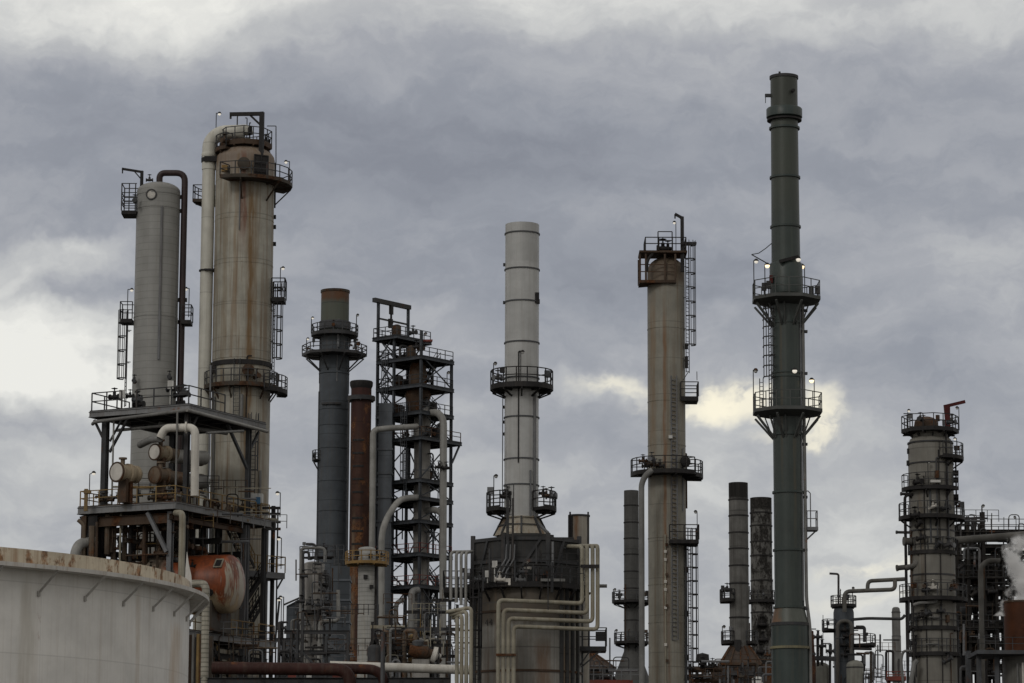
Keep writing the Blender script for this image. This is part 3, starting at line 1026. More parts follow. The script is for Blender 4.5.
# posts and beams under the middle and lower decks
for (u, v, w_, a, b, mt) in ((7.2, V0 + .6, 0.8, 0, z2, 'black_steel'), (7.9, V0 + .3, 0.42, 0, z2, 'brown_steel'), (.6, V0 + .2, .6, 0, z3, 'brown_steel'), (1.6, V0 + .6, .4, 0, z3, 'black_steel'), (2.4, V0 + 1.2, .5, 0, z3, 'brown_steel'), (0.7, V0 + .5, 0.36, 0, z2, 'grey_steel'), (0.4, 8.6, 0.45, 0, z2, 'grey_steel'),
                              (4.2, 3.5, 0.3, 0, z2, 'rusty_steel'), (5.6, 8.9, 0.4, 0, z2, 'black_steel'), (3.2, 9.4, 0.4, 0, z2, 'dark_steel'), (0.4, 11.3, 0.3, 0, z2, 'dark_steel')):
    m = MB()
    m.ibeam(q(u, v, a), q(u, v, b - .7), w_, w_, 0.07, up=V)
    T.put(m, 'post', mt)
zb = z2 - 0.62
for (u0, v0, zz0, u1, v1, zz1, w_, mt) in (
        (7.9, V0 + .5, zb - .55, 0.4, V0 + .5, zb - .55, 0.7, 'brown_steel'), (7.2, 1.5, zb - .9, 0.4, 1.5, zb - .9, 0.4, 'brown_steel'), (0.5, V0, zb - .5, 0.5, 9, zb - .5, 0.4, 'brown_steel'),
        (7.2, 5, zb - 1.6, 0.2, 5, zb - 1.6, 0.4, 'black_steel'), (7.2, 8, zb - 2.3, 0.2, 8, zb - 2.3, 0.4, 'black_steel'), (7.3, V0, zb - 2.6, 7.3, 9.5, zb - 2.6, 0.4, 'black_steel'), (7.2, 9, zb - 4.2, 0.2, 9, zb - 4.2, 0.35, 'black_steel'),
        (7.2, V0 + .6, zb - 5.0, 0.4, V0 + .6, zb - 5.0, 0.4, 'black_steel'), (7.3, V0, zb - 3.8, 7.3, 9.5, zb - 3.8, 0.3, 'rusty_steel'), (4.2, V0, zb - 2.0, 4.2, 9.5, zb - 2.0, 0.3, 'rusty_steel'),
        (7.9, V0 + .4, z3 - 1.4, .4, V0 + .4, z3 - 1.4, .4, 'brown_steel'), (.4, V0, z3 - 1.6, .4, 12, z3 - 1.6, .4, 'black_steel'), (6, 4, z3 - 2.2, .4, 4, z3 - 2.2, .4, 'black_steel'), (6, 9, z3 - 3.4, .4, 9, z3 - 3.4, .4, 'black_steel')):
    m = MB()
    m.ibeam(q(u0, v0, zz0), q(u1, v1, zz1), 0.28, w_)
    T.put(m, 'beam', mt)
for (a, b, w_, mt) in ((q(7.2, V0 + .6, zb - 3.6), q(8.2, V0 + .2, zb - 0.1), 0.22, 'dark_steel'), (q(7.2, 5, zb - 4.4), q(4.6, 5, zb - 1.8), 0.32, 'black_steel'), (q(7.9, 3, zb - 1.2), q(6.8, 3, zb - 3.4), 0.2, 'black_steel'),
                       (q(2.5, V0 + .25, zb - 0.1), q(0.8, V0 + .25, zb - 3.0), 0.26, 'grey_steel'), (q(8.25, 0.1, z1 - .7), q(7.5, .4, z1 - 2.3), 0.18, 'dark_steel'), (q(5.6, .5, z1 - .75), q(7.1, .5, z1 - 3.1), 0.16, 'dark_steel'),
                       (q(6.1, .5, z1 - .75), q(7.1, .5, z1 - 2.3), 0.12, 'dark_steel'), (q(.6, 6.2, z1 - .7), q(.6, 9, z1 - 3.6), 0.2, 'mid_steel'), (q(.6, 10.6, z1 - .7), q(.6, 9.4, z1 - 2.2), 0.16, 'mid_steel'), (q(.3, 1.6, z1 - .75), q(.5, .7, z1 - 2.2), .15, 'dark_steel'),
                       (q(.4, 4, z3 - .7), q(.4, 8.4, z3 - 4.4), .22, 'black_steel'), (q(0, 13, z3 + 3), q(0, 12.4, z3 - .6), .12, 'dark_steel'), (q(4.5, 4, z3 - 3.8), q(1.5, 4, z3 - .9), .2, 'dark_steel')):
    m = MB()
    m.bar(a, b, w_)
    T.put(m, 'brace', mt)
for (pts, r_, mt) in (([q(LT + .12, .6, z1 - .9), q(8.0, -0.22, z1 - .9), q(-.12, -.22, z1 - .55)], 0.13, 'grey_pipe'), ([q(-.22, -.6, z1 - .6), q(-.22, RT - .1, z1 - .72)], 0.13, 'pale_pipe'), ([q(3.5, 1.5, z1 - 1.1), q(0.8, 6.5, z1 - 1.3)], .16, 'grey_pipe'),
                      ([q(7.0, 1.2, z1 - 1.4), q(2.2, 1.2, z1 - 1.3)], .12, 'grey_pipe'), ([q(-.15, 2.2, z1 - 1.9), q(-.15, 7.2, z1 - 1.1)], .1, 'grey_pipe'), ([q(6.6, .2, z2), q(6.6, .2, z1 - .8)], .07, 'pale_pipe'),
                      ([q(.2, -1.2, z2), q(.2, -1.2, z1 - .8)], .07, 'grey_pipe'), ([q(3, 4, z2), q(3, 4, z1 - .6)], .1, 'black_steel'), ([q(2.5, 5, z2), q(2.5, 5, z1 - .6)], .08, 'black_steel')):
    m = MB()
    m.tube(pts, r_, 10, bend=.4)
    T.put(m, 'pipe_run', mt)
for (px, D_, w_, mt) in ((191, 226.5, .3, 'brown_steel'), (193, 228.5, .35, 'black_steel'), (196.5, 229, .3, 'brown_steel'), (210.5, 227.5, .3, 'rusty_steel'), (189.5, 232, .5, 'black_steel')):
    m = MB()
    a = P(px, 660, D_) - T.loc
    m.bar(Vector((a.x, a.y, 0)), Vector((a.x, a.y, z3 - .6)), w_)
    T.put(m, 'post', mt)
# pipework hung between middle and lower decks
pr_ = random.Random(3)
for i in range(72):
    u, v = pr_.uniform(.8, 7.0), pr_.uniform(-1.5, 8.5)
    zz = zb - pr_.uniform(0.9, 6.3)
    mt = pr_.choice(['brown_steel', 'rusty_steel', 'black_steel', 'ochre_rail', 'dark_steel', 'brown_steel', 'cream_pipe', 'exchanger_brown', 'black_steel'])
    r_ = pr_.choice([.06, .08, .1, .14, .2])
    k = pr_.random()
    m = MB()
    if k < .4:
        m.tube([q(u, v, zz), q(max(.3, u - pr_.uniform(1.5, 5)), v, zz)], r_, 8)
    elif k < .7:
        m.tube([q(u, v, zz), q(u, v + 1.5, zz), q(u, v + 1.5, zz - pr_.uniform(1, 3))], r_, 8, bend=.4)
    else:
        m.tube([q(u, v, zb), q(u, v, zb - pr_.uniform(2.5, 6.5))], r_, 8)
    T.put(m, 'pipe_run', mt)
for i in range(16):
    valve(T, q(pr_.uniform(.5, 6.5), pr_.uniform(-1, 5), zb - pr_.uniform(1.5, 5)), U, pr_.uniform(.25, .4), pr_.choice(['brown_steel', 'rusty_steel', 'black_steel']))
# small gear along the edge of the middle deck
for i in range(16):
    v = V0 + .9 + i * .8
    k = pr_.random()
    if k < .5:
        valve(T, q(pr_.uniform(.5, 1.6), v, z2 + pr_.uniform(.4, .9)), V, pr_.uniform(.25, .4), pr_.choice(['brown_steel', 'rusty_steel', 'dark_steel', 'exchanger_brown']))
    else:
        m = MB()
        h_ = pr_.uniform(.5, 1.1)
        m.tube([q(.7, v, z2), q(.7, v, z2 + h_), q(.7, v + 1.1, z2 + h_), q(.7, v + 1.1, z2)], .1, 8, bend=.2)
        T.put(m, 'pipe_run', pr_.choice(['brown_steel', 'rusty_steel', 'pale_pipe', 'exchanger_brown']))
for i in range(14):
    u = .9 + i * .5
    if pr_.random() < .5:
        valve(T, q(u, V0 + pr_.uniform(.5, 1.6), z2 + pr_.uniform(.35, .8)), U, pr_.uniform(.22, .36), pr_.choice(['brown_steel', 'rusty_steel', 'dark_steel']))
# equipment on the top deck round the pale column
for i in range(10):
    valve(T, q(pr_.choice([pr_.uniform(5.2, 7.6), pr_.uniform(.6, 2.6)]), pr_.uniform(.5, 2.2), z1 + pr_.uniform(.4, 1.5)), U, pr_.uniform(.3, .45), pr_.choice(['black_steel', 'dark_steel', 'mid_steel']))
for (u, zz) in ((6.4, 1.7), (2.2, 2.1)):
    m = MB()
    m.box(q(u, .9, z1 + zz - .5), (.42, .3, .6))
    m.bar(q(u, .9, z1), q(u, .9, z1 + zz - .7), .08)
    T.put(m, 'instrument_box', 'board_white')
# stair tower at the right-hand end
ze = (P(266, 571, 239) - T.loc).z
pa, pb = P(248, 571, 238.5) - T.loc, P(285, 575, 240.5) - T.loc
pa.z = pb.z = ze
dd = (pb - pa).normalized()
nn = Vector((-dd.y, dd.x, 0))
c4 = [pa, pb, pb + nn * 2.2, pa + nn * 2.2]
m = MB()
m.prism([(p.x, p.y) for p in c4], ze - .45, ze)
o = T.put(m, 'stair_landing', 'grey_steel')
m = MB()
m.rail([pa, pb, pb + nn * 2.2], 1.2, .9, .07)
T.put(m, 'railing', 'ochre_rail', o)
m = MB()
b0 = pb + Vector((-.1, 0, -.3))
m.bar(b0, P(277, 589, 240.5) - T.loc, .12)
T.put(m, 'brace', 'dark_steel')


def stair(T, a, b, mat='dark_steel', w_=.8, rail=None):
    a, b = Vector(a), Vector(b)
    d = b - a
    h = Vector((d.x, d.y, 0)).normalized()
    s = Vector((-h.y, h.x, 0)) * w_ / 2
    m = MB()
    for e in (-1, 1):
        m.bar(a + s * e, b + s * e, .06, .25)
    k = max(3, int(abs(d.z) / .24))
    for i in range(k + 1):
        c = a + d * (i / k)
        m.bar(c - s, c + s, .24, .04)
    o = T.put(m, 'stair', mat)
    m = MB()
    for e in (-1, 1):
        m.bar(a + s * e + Vector((0, 0, 1)), b + s * e + Vector((0, 0, 1)), .06)
        m.bar(a + s * e + Vector((0, 0, .5)), b + s * e + Vector((0, 0, .5)), .05)
        for i in range(0, 6):
            c = a + d * (i / 5) + s * e
            m.bar(c, c + Vector((0, 0, 1)), .06)
    T.put(m, 'handrail', rail or mat, o)
    return o


stair(T, P(264, 573, 239.5) - T.loc, P(246, 600, 239) - T.loc, 'black_steel')
stair(T, P(232, 530, 236) - T.loc, P(250, 568, 238.5) - T.loc, 'black_steel', rail='ochre_rail')
stair(T, P(262, 600, 241) - T.loc, P(247, 626, 240) - T.loc, 'black_steel')
for (px, y0_, D_, w_, mt, y1_) in ((273.5, 506, 241, .34, 'black_steel', 700), (267.5, 522, 240.5, .22, 'grey_steel', 700), (278, 507, 241.5, .12, 'black_steel', 575), (264, 586, 242, .16, 'dark_steel', 700)):
    m = MB()
    a = P(px, y0_, D_) - T.loc
    m.tube([a, Vector((a.x, a.y, 0))], w_ / 2, 10)
    T.put(m, 'vertical_pipe', mt)
m = MB()
for py in (508, 514, 522, 529):
    m.bar(P(263, py, 240) - T.loc, P(280, py, 241.4) - T.loc, .16, .2)
T.put(m, 'pipe_bracket', 'black_steel')
m = MB()
m.tube([P(235, 517, 238) - T.loc, P(277, 520, 241) - T.loc], .12, 8)
T.put(m, 'pipe_run', 'cream_pipe')
m = MB()
m.tube([P(233, 522, 236) - T.loc, P(248, 523.5, 237.5) - T.loc], .1, 8)
T.put(m, 'pipe_run', 'cover_face')
lamp(T, P(280, 517, 241) - T.loc, 1.85, (-.22, 0, 0), r=.17)
lamp(T, P(281, 569, 241) - T.loc, 2.35, (-.2, 0, 0), r=.17)
lamp(T, P(281, 628, 243) - T.loc, 2.2, (-.2, 0, 0), r=.17)
lamp(T, P(89, 505, 229) - T.loc, 2.25, (.28, 0, .1), r=.17)
m = MB()
m.box(P(87.5, 492, 229) - T.loc, (.5, .4, .25))
m.box(P(86, 500, 229) - T.loc, (.25, .25, 1.6))
T.put(m, 'junction_box', 'ochre_rail')
for (pts, r_, mt) in (((( 78, 520), (84, 525), (84, 700)), .14, 'exchanger_brown'), (((92, 526), (92, 700)), .22, 'exchanger_brown'), (((97, 522), (97, 700)), .1, 'brown_steel')):
    m = MB()
    m.tube([Vector((*(P(px, min(py, 640), 228.2) - T.loc).xy, (P(px, py, 228.2) - T.loc).z if py < 690 else 0)) for (px, py) in pts], r_, 8, bend=.3)
    T.put(m, 'vertical_pipe', mt)
m = MB()
m.box(P(256, 499, 238.5) - T.loc, (1.05, .8, .75))
b_ = T.put(m, 'blue_tub', 'board_white')
m = MB()
m.box(P(258, 500.5, 237.9) - T.loc, (.35, .2, .5))
T.put(m, 'tarp_patch', 'blue_tarp', b_)


# rusty horizontal drum on the lower deck
rusty = paint('drum_rust', (0.23, 0.056, 0.017), var=0.5, streak=0.5, dirt=(0.12, 0.03, 0.015), rough=0.45)
t = NT(rusty.node_tree)
bs = rusty.node_tree.nodes['Principled BSDF']
src = bs.inputs['Base Color'].links[0].from_socket
tc = t.n('ShaderNodeTexCoord').outputs['Object']
s3 = t.n('ShaderNodeSeparateXYZ')
t.link(tc, s3.inputs[0])
nz = t.noise(tc, 1.0, 5, .65, stretch=(1.5, 1.5, .2), offset=(5, 2, 8))
# bare cream patches worn through: lower half of the shell, the head, the far end
lowz = t.math('ADD', s3.outputs[2], t.math('MULTIPLY', t.math('SUBTRACT', nz, .5), 7.5))
f1 = t.smooth(lowz, -1.9, -.6, 1, 0)
src = t.mix(t.smooth(t.noise(tc, .8, 5, .6, stretch=(1.4, 1.4, .3), offset=(9, 1, 3)), .42, .66), src, (.10, .028, .014, 1))
c = t.mix(t.math('MULTIPLY', f1, .85), src, (.46, .38, .25, 1))
f2 = t.smooth(t.math('ADD', s3.outputs[0], t.math('MULTIPLY', nz, 1.2)), -4.6, -3.2, 1, 0)
c = t.mix(t.math('MULTIPLY', f2, .75), c, (.40, .36, .29, 1))
f3 = t.smooth(t.math('ADD', s3.outputs[0], t.math('MULTIPLY', t.math('SUBTRACT', nz, .5), 4.0)), .45, .9)
c = t.mix(t.math('MULTIPLY', f3, .9), c, (.40, .37, .30, 1))
t.link(c, bs.inputs['Base Color'])
pc = P(229.5, 584, 231.0)
DR = 29.5 * 231 / F
D0 = bpy.data.objects.new('rusty_drum', None)
COL.objects.link(D0)
D0.location = (pc.x, pc.y, pc.z)
D0.rotation_euler = (0, 0, math.atan2(-.33, .944))
tag(D0, 'large horizontal drum, orange rust over cream paint, on the lower deck', 'pressure vessel', None, 'thing')
m = MB()
hd = [(max(1e-3, DR * math.cos(i * math.pi / 16)), 0.0 + 0.40 * DR * math.sin(i * math.pi / 16)) for i in range(9)]
m.rev([(1e-3, -6.5 - .45 * DR), (DR * .6, -6.4 - .33 * DR), (DR, -6.5)] + hd, (0, 0, 0), (1, 0, 0), 48)
m.build('shell', 'drum_rust', D0)
for x in (-.8, -5.2):
    m = MB()
    zf = z3 + T.loc.z - pc.z
    m.prism([(x - .2, -DR * .8), (x + .2, -DR * .8), (x + .2, DR * .8), (x - .2, DR * .8)], zf, -DR * .55)
    m.build('saddle', 'rusty_steel', D0)
m = MB()
fa = R(118)
no = Vector((0, -math.cos(R(38)), math.sin(R(38))))
tx = Vector((1, 0, 0))
tz = no.cross(tx) * -1
cpl = no * (DR + .03) + Vector((-.12, 0, 0))
m2 = Matrix((tx, -no, tz)).transposed()
def ob(c_, s_):
    vs = []
    for z in (-1, 1):
        for (x, y) in ((-1, -1), (1, -1), (1, 1), (-1, 1)):
            vs.append(cpl + m2 @ Vector((c_[0] + x * s_[0] / 2, c_[1] + y * s_[1] / 2, c_[2] + z * s_[2] / 2)))
    m.add(vs, [(3, 2, 1, 0), (4, 5, 6, 7), (0, 1, 5, 4), (1, 2, 6, 5), (2, 3, 7, 6), (3, 0, 4, 7)])
ob((0, 0, 0), (.46, .05, .62))
pl = m.build('name_plate', 'black_steel', D0)
m = MB()
for (cx, cz, sx, sz) in ((0, .37, .62, .1), (0, -.37, .62, .1), (-.28, 0, .08, .66), (.28, 0, .08, .66)):
    ob((cx, -.02, cz), (sx, .08, sz))
m.build('plate_frame', 'cream_pipe', pl)
m = MB()
m.rev([(.2, -.5), (.2, .16), (.26, .16), (.26, .26), (1e-3, .27)], (-.55, -DR * .93, -DR * .34), (0, -1, -.36), 14)
m.build('nozzle', 'black_steel', D0)

# heat exchangers on the middle deck: axis along V
def exchanger(label, px, py, D_, r_, length, mat, face='cover_face', shell='exchanger_brown', legs=True, legz=None, cap_end=False, top_nozzle=True):
    p = P(px, py, D_)
    o0 = bpy.data.objects.new('heat_exchanger', None)
    COL.objects.link(o0)
    zb_ = z2 + ST.loc.z if legz is None else legz
    o0.location = (p.x, p.y, zb_)
    tag(o0, label, 'heat exchanger', 'heat exchangers on the middle deck', 'thing')
    h = p.z - zb_
    c_ = Vector((0, 0, h))
    X = (V * .92 + Vector((.25, 0, 0))).normalized()
    m = MB()
    m.rev([(1e-3, -.05), (r_ * .9, -.03), (r_ * .93, .0), (r_ * .93, .12)], c_, X, 28)
    m.build('end_cover', face, o0)
    m = MB()
    m.rev([(r_ * .94, -.02), (r_ * 1.1, -.02), (r_ * 1.1, .09), (r_ * .94, .09)], c_, X, 28, cap=False)
    m.build('cover_flange', 'brown_steel', o0)
    m = MB()
    m.rev([(r_ * .9, .1), (r_ * 1.06, .1), (r_ * 1.06, .22), (r_ * .86, .24), (r_ * .86, 1.0), (r_ * 1.06, 1.02), (r_ * 1.06, 1.28), (r_ * .8, 1.3)], c_, X, 28)
    m.build('channel', mat, o0)
    m = MB()
    m.rev([(r_ * .82, 1.28), (r_ * .82, length), (r_ * .95, length + .02), (r_ * .95, length + .2)] + [(max(1e-3, r_ * .86 * math.cos(i * math.pi / 10)), length + .2 + r_ * .5 * math.sin(i * math.pi / 10)) for i in range(6)], c_, X, 28)
    m.build('shell', shell, o0)
    if top_nozzle:
        m = MB()
        m.rev([(.16, 0), (.16, r_ + .3), (.3, r_ + .3), (.3, r_ + .42), (1e-3, r_ + .43)], c_ + X * .6, (0, 0, 1), 14)
        m.build('nozzle', 'exchanger_brown', o0)
    if legs:
        for d_ in (.7, length - .6):
            m = MB()
            m.box(c_ + X * d_ + Vector((0, 0, -h / 2 - .1)), (r_ * 1.2, .25, h - .2), math.atan2(X.y, X.x) + math.pi / 2)
            m.build('saddle', 'brown_steel', o0)
    return o0


exchanger('cream heat exchanger with a round white cover, alone at the deck\'s left end', 116.5, 472, 227.5, .68, 1.75, 'exchanger_cream', shell='exchanger_cream')
exchanger('upper stacked heat exchanger, its pale round cover under the white elbow pipe', 154.5, 452, 229, .56, 4.6, 'exchanger_cream', shell='exchanger_brown', legz=(P(154.5, 474, 229)).z + .55)
exchanger('lower stacked heat exchanger with a dark brown cover, just above the ochre rail', 154.5, 475, 228.6, .60, 4.6, 'exchanger_brown', face='exchanger_brown')
for (py, lab) in ((457, 'pale lagged cylinder right of the white elbow pipe, upper of two'), (481, 'grey lagged cylinder right of the white elbow pipe, lower of two')):
    p = P(186, py, 231)
    o0 = bpy.data.objects.new('insulated_exchanger', None)
    COL.objects.link(o0)
    o0.location = (p.x, p.y, z2)
    tag(o0, lab, 'heat exchanger', 'lagged heat exchangers', 'thing')
    m = MB()
    rr = .52
    m.rev([(rr, -1.2)] + [(rr, 1.35)] + [(max(1e-3, rr * math.cos(i * math.pi / 12)), 1.35 + .45 * math.sin(i * math.pi / 12)) for i in range(7)], (0, 0, p.z - z2), (.95, .3, 0), 24)
    m.build('shell', 'grey_pipe' if py > 470 else 'pale_pipe', o0)
    m = MB()
    m.box((-.2, 0, (p.z - z2) / 2 - rr * .4), (.3, .5, p.z - z2 - rr * .8))
    m.build('saddle', 'dark_steel', o0)

# pipes round the structure that stand free of it
pipe_thing('elbow_pipe', 'thick white pipe bending down beside the stacked exchangers to the middle deck', [P(160, 438, 227.8), P(165, 428, 227.8), P(195.2, 427.5, 227), Vector((*P(195.2, 470, 227).xy, P(195, 496, 227).z))], 4.1 * .0712, 'white_pipe', bend=.55, flanges=((P(186, 427.7, 227.2), (1, 0, 0)),))
pipe_thing('elbow_pipe', 'dull grey pipe running back from the white pipe above the exchangers', [P(140, 445, 231), P(150, 440, 229.5), P(160, 438.5, 227.9)], 3.6 * .0712, 'grey_pipe', bend=.4)
pipe_thing('riser_pipe', 'cream riser with a rounded top elbow under the corner of the middle deck', [P(176, 513, 226.5), P(182.5, 513, 225.2), Vector((*P(182.5, 560, 225.2).xy, 3))], 3.3 * .0708, 'cream_pipe', bend=.5)
pipe_thing('lagged_pipe', 'lagged cream pipe with an elbow at the tank ledge, in front of the rusty drum', [P(180, 584, 226), P(206, 583.5, 223.6), Vector((*P(206, 640, 223.6).xy, 1.0))], 3.9 * .0702, 'lagged_pipe', bend=.6)
pipe_thing('elbow_pipe', 'wide grey elbow pipe curving down behind the white tank rim at far left', [P(95, 542, 229), P(80, 543, 228), P(75, 552, 227.5), Vector((*P(74.5, 600, 227.5).xy, 1.0))], 5.2 * .0712, 'pale_pipe', bend=.75)
for px, mt, lab in ((193.5, 'grey_pipe', 'thin grey pipe standing at the right edge of the white tank'), (198.5, 'ochre_rail', 'ochre pipe standing between the tank edge and the lagged pipe'), (201.5, 'brown_steel', 'thin rusty pipe tight against the left side of the lagged pipe')):
    pipe_thing('standpipe', lab, [Vector((*P(px, 650, 225.5).xy, .5)), P(px, 634, 225.5)], .1 if px < 195 else .14, mt)

# ------------------------------------------------------------------ dark stack with two collar platforms, and the rust-red stack beside it
paint('slate_lagging', (0.078, 0.090, 0.104), var=0.15, streak=0.3, hl=(4.2, 0.08, 0.5), vl=(7, 0.008, 0.4), plates=(4.2, 1.4, 0.22),
      zones=((71.8, 1.2, (0.105, 0.115, 0.088, 1), 0.8), (75.9, 0.4, (0.13, 0.058, 0.028, 1), 0.9)))
T = Thing('flue_stack', 'dark slate stack with a rusty top and two dark platform collars', 'stack', 335, 310, 400)
s_ = T.s
r = 14.2 * s_
T.near = 0.85 * r
m = MB()
m.lathe([(r * 1.04, 0), (r * 1.04, T.z(400)), (r, T.z(352)), (r * .985, T.z(289)), (r * .9, T.z(289)), (r * .9, T.z(300))], 44)
T.put(m, 'shell', 'slate_lagging')
seam_rings(T, [T.z(289.6)], r, 'rusty_steel', .3, .06)
seam_rings(T, [T.z(p) for p in (372, 408, 424, 447, 480, 510)], r * 1.035, 'slate_lagging', .12, .08)
m = MB()
m.lathe([(r - .02, T.z(328)), (r + .18, T.z(328)), (r + .18, T.z(320)), (r - .02, T.z(320))], 40, loop=True)
T.put(m, 'collar', 'mid_steel')
o, za = ring_platform(T, 332, 23.5 * s_, r, n=16, mat='dark_steel', railmat='dark_steel', brackets=8, drop=0, thick=.55, w=.1)
o, zb_ = ring_platform(T, 352.5, 32.5 * s_, r, n=8, mat='dark_steel', railmat='dark_steel', brackets=8, drop=2.0, thick=.4, w=.1, bw=.14, step=1.6)
for px, py, z_ in ((311.5, 316, za), (356.5, 313, za), (307, 337, zb_), (356, 338, zb_)):
    lamp(T, Vector((T.dx(px, 332), -.4, z_)), T.z(py) - z_, (.15, 0, 0), lit='lit_pale' if px < 320 else 'board_white', r=.2, w=.09)
for px in (314, 355, 350):
    m = MB()
    m.box(Vector((T.dx(px, 337), -.6, T.z(339))), (.35, .3, .5))
    m.bar(Vector((T.dx(px, 337), -.6, T.z(346))), Vector((T.dx(px, 337), -.6, T.z(340))), .1)
    T.put(m, 'instrument_box', 'dark_steel')
ladder(T, (T.dx(318.6, 430), -.5), T.z(470), T.z(398), 190, mat='dark_steel', w=.07, cage=False)
ring_platform(T, 458.5, 21 * s_, r, 150, 215, n=3, mat='dark_steel', railmat='dark_steel', brackets=2, drop=1.4, w=.09)
ring_platform(T, 403.5, 17 * s_, r, 225, 300, n=5, mat='dark_steel', railmat='dark_steel', brackets=2, drop=0, rail=False)
ladder(T, (T.dx(317.6, 500), -.5), T.z(548), T.z(472), 190, mat='dark_steel', w=.07, cage=False)
m = MB()
m.bar(Vector((T.dx(339, 360), -r - .1, T.z(347))), Vector((T.dx(339, 330), -r - .1, T.z(330))), .25)
T.put(m, 'conduit', 'grey_steel')

paint('stack_rust', (0.060, 0.026, 0.017), var=0.35, streak=0.7, dirt=(0.035, 0.018, 0.014), rust=0.40, rustcol=(0.13, 0.060, 0.028), rustscale=.5, drips=((-.75, .35, 4, 50, (.20, .15, .10, 1), .7), (.3, .3, 10, 56, (.03, .014, .01, 1), .8)), hl=(2.6, 0.09, .5), plates=(2.6, 1.0, .35),
      zones=((59, 2.2, (0.045, 0.016, 0.014, 1), .9),))
T = Thing('rusty_stack', 'narrow rust-red stack with a flared black cap, close beside the dark slate stack', 'stack', 361.3, 395, 396)
s_ = T.s
r = 10.2 * s_
T.near = 0.85 * r
m = MB()
m.lathe([(r, 0), (r, T.z(388)), (r * .98, T.z(386))], 32, cap=False)
T.put(m, 'shell', 'stack_rust')
m = MB()
m.lathe([(r * .98, T.z(388)), (r * 1.12, T.z(384.5)), (r * 1.14, T.z(381)), (r * 1.06, T.z(380)), (r * .95, T.z(380)), (r * .9, T.z(386))], 32, cap=False)
T.put(m, 'cap', 'black_steel')
ring_platform(T, 396, 14 * s_, r, n=14, mat='dark_steel', railmat='dark_steel', brackets=6, drop=0, thick=.7, h=.5, rail=False)
m = MB()
m.bar(Vector((-r - .2, -.8, 2)), Vector((-r - .2, -.8, T.z(398))), .16)
T.put(m, 'conduit', 'dark_steel')
for k in range(9):
    m = MB()
    z_ = T.z(440 + k * 13)
    m.lathe([(r - .01, z_ - .12), (r + .07, z_ - .12), (r + .07, z_ + .12), (r - .01, z_ + .12)], 8, (0, 0), 225, 290, loop=True)
    T.put(m, 'patch_strap', 'black_steel')

# ------------------------------------------------------------------ tall open steel tower of decks
T = Thing('steel_tower', 'tall open lattice tower of dark steel decks with a portal frame on top', 'steel tower', 421.2, 358, 398)
s_ = T.s
U2 = Vector((-.775, .632, 0))
V2 = Vector((.632, .775, 0))
q2 = lambda u, v, z: U2 * u + V2 * v + Vector((0, 0, z))
LU, LV = 58 * s_, 47 * s_
zt_ = [T.z(p) for p in (355, 383, 410, 436, 480 - 2, 496, 519, 552, 584, 628)]
ztop = T.z(330.5)
hp = T.z(299) + .6
cm = dict(w_=.34)
posts = [((0, 0), ztop - 0, 'dark_steel'), ((LU, 0), hp, 'dark_steel'), ((LU * .62, 0), ztop, 'dark_steel'), ((LU, LV * .98), hp - .1, 'dark_steel'), ((0, LV), T.z(358) + .6, 'dark_steel'), ((LU * .62, LV), zt_[0], 'black_steel')]
for ((u, v), zz_, mt) in posts:
    m = MB()
    m.ibeam(q2(u, v, 0), q2(u, v, zz_), .30, .30, .06, up=V2)
    T.put(m, 'column', 'tower_steel')
# portal frame
m = MB()
m.bar(q2(LU, -.9, hp), q2(LU, LV + .2, hp), .5, .55)
m.bar(q2(LU, 0, T.z(312)), q2(LU, LV, T.z(312)), .2)
T.put(m, 'portal_beam', 'dark_steel')
m = MB()
m.bar(q2(LU, LV * .42, hp - .3), q2(LU, LV * .42, hp - 1.4), .42, .6)
m.bar(q2(LU, LV * .42, hp - 1.4), q2(LU, LV * .42, hp - 2.2), .22)
m.ball(q2(LU, LV * .42, hp - 2.5), .3)
m.bar(q2(LU, LV * .4, T.z(319)), q2(LU, LV * .4, T.z(310)), .5, .5)
T.put(m, 'hoist', 'black_steel')


def tower_deck(u0, u1, v0, v1, z, rail='dark_steel', rails=True, jm='black_steel'):
    o = steel_deck('deck', u0, u1, v0, v1, z, 'black_steel', 'tower_steel', 'black_steel', joist=1.5, depth=.42, jmat=jm, T=T, q=q2,
                   rails=([(u1 - .1, v1 - .1), (u1 - .1, v0 + .1), (u0 + .1, v0 + .1), (u0 + .1, v1 - .1)],) if rails else (), railmat=rail, rh=1.15, rstep=1.7, rw=.09)
    return o


tower_deck(LU * .50, LU + .5, -.5, LV + .3, T.z(331.5))
for i, z_ in enumerate(zt_):
    u1 = LU if i not in (3,) else LU * .8
    tower_deck(-.25 if i != 3 else -.6, u1, -.25 if i != 3 else -.5, LV + (.2 if i != 3 else 1.4), z_, rail={3: 'brown_steel', 7: 'red_rail', 8: 'red_rail'}.get(i, 'dark_steel'), rails=i not in (4, 5, 6))
# bracing bay by bay
levels = [0] + sorted(zt_) + [T.z(331.5)]
for i in range(len(levels) - 1):
    a, b = levels[i], levels[i + 1]
    if a < 20:
        a = 20
    for (p0, p1) in (((LU, 0), (LU * .62, 0)), ((LU, LV), (LU * .62, LV)), ((LU, 0), (LU, LV)), ((0, 0), (0, LV))):
        if b > zt_[0] + .1 and p0 == (0, 0):
            continue
        m = MB()
        m.bar(q2(*p0, a), q2(*p1, b), .13)
        if p0 != (0, 0) or i % 2:
            m.bar(q2(*p1, a), q2(*p0, b), .13)
        T.put(m, 'brace', 'tower_steel')
m = MB()
m.bar(q2(0, LV + .1, zt_[3]), q2(0, LV + .1, zt_[3]) + Vector((0, 0, -3.2)), .01)
m.bar(q2(-.3, LV + 1.4, zt_[3] - .3), q2(-.1, LV + .1, zt_[3] - 2.8), .2)
T.put(m, 'brace', 'tower_steel')
er = random.Random(11)
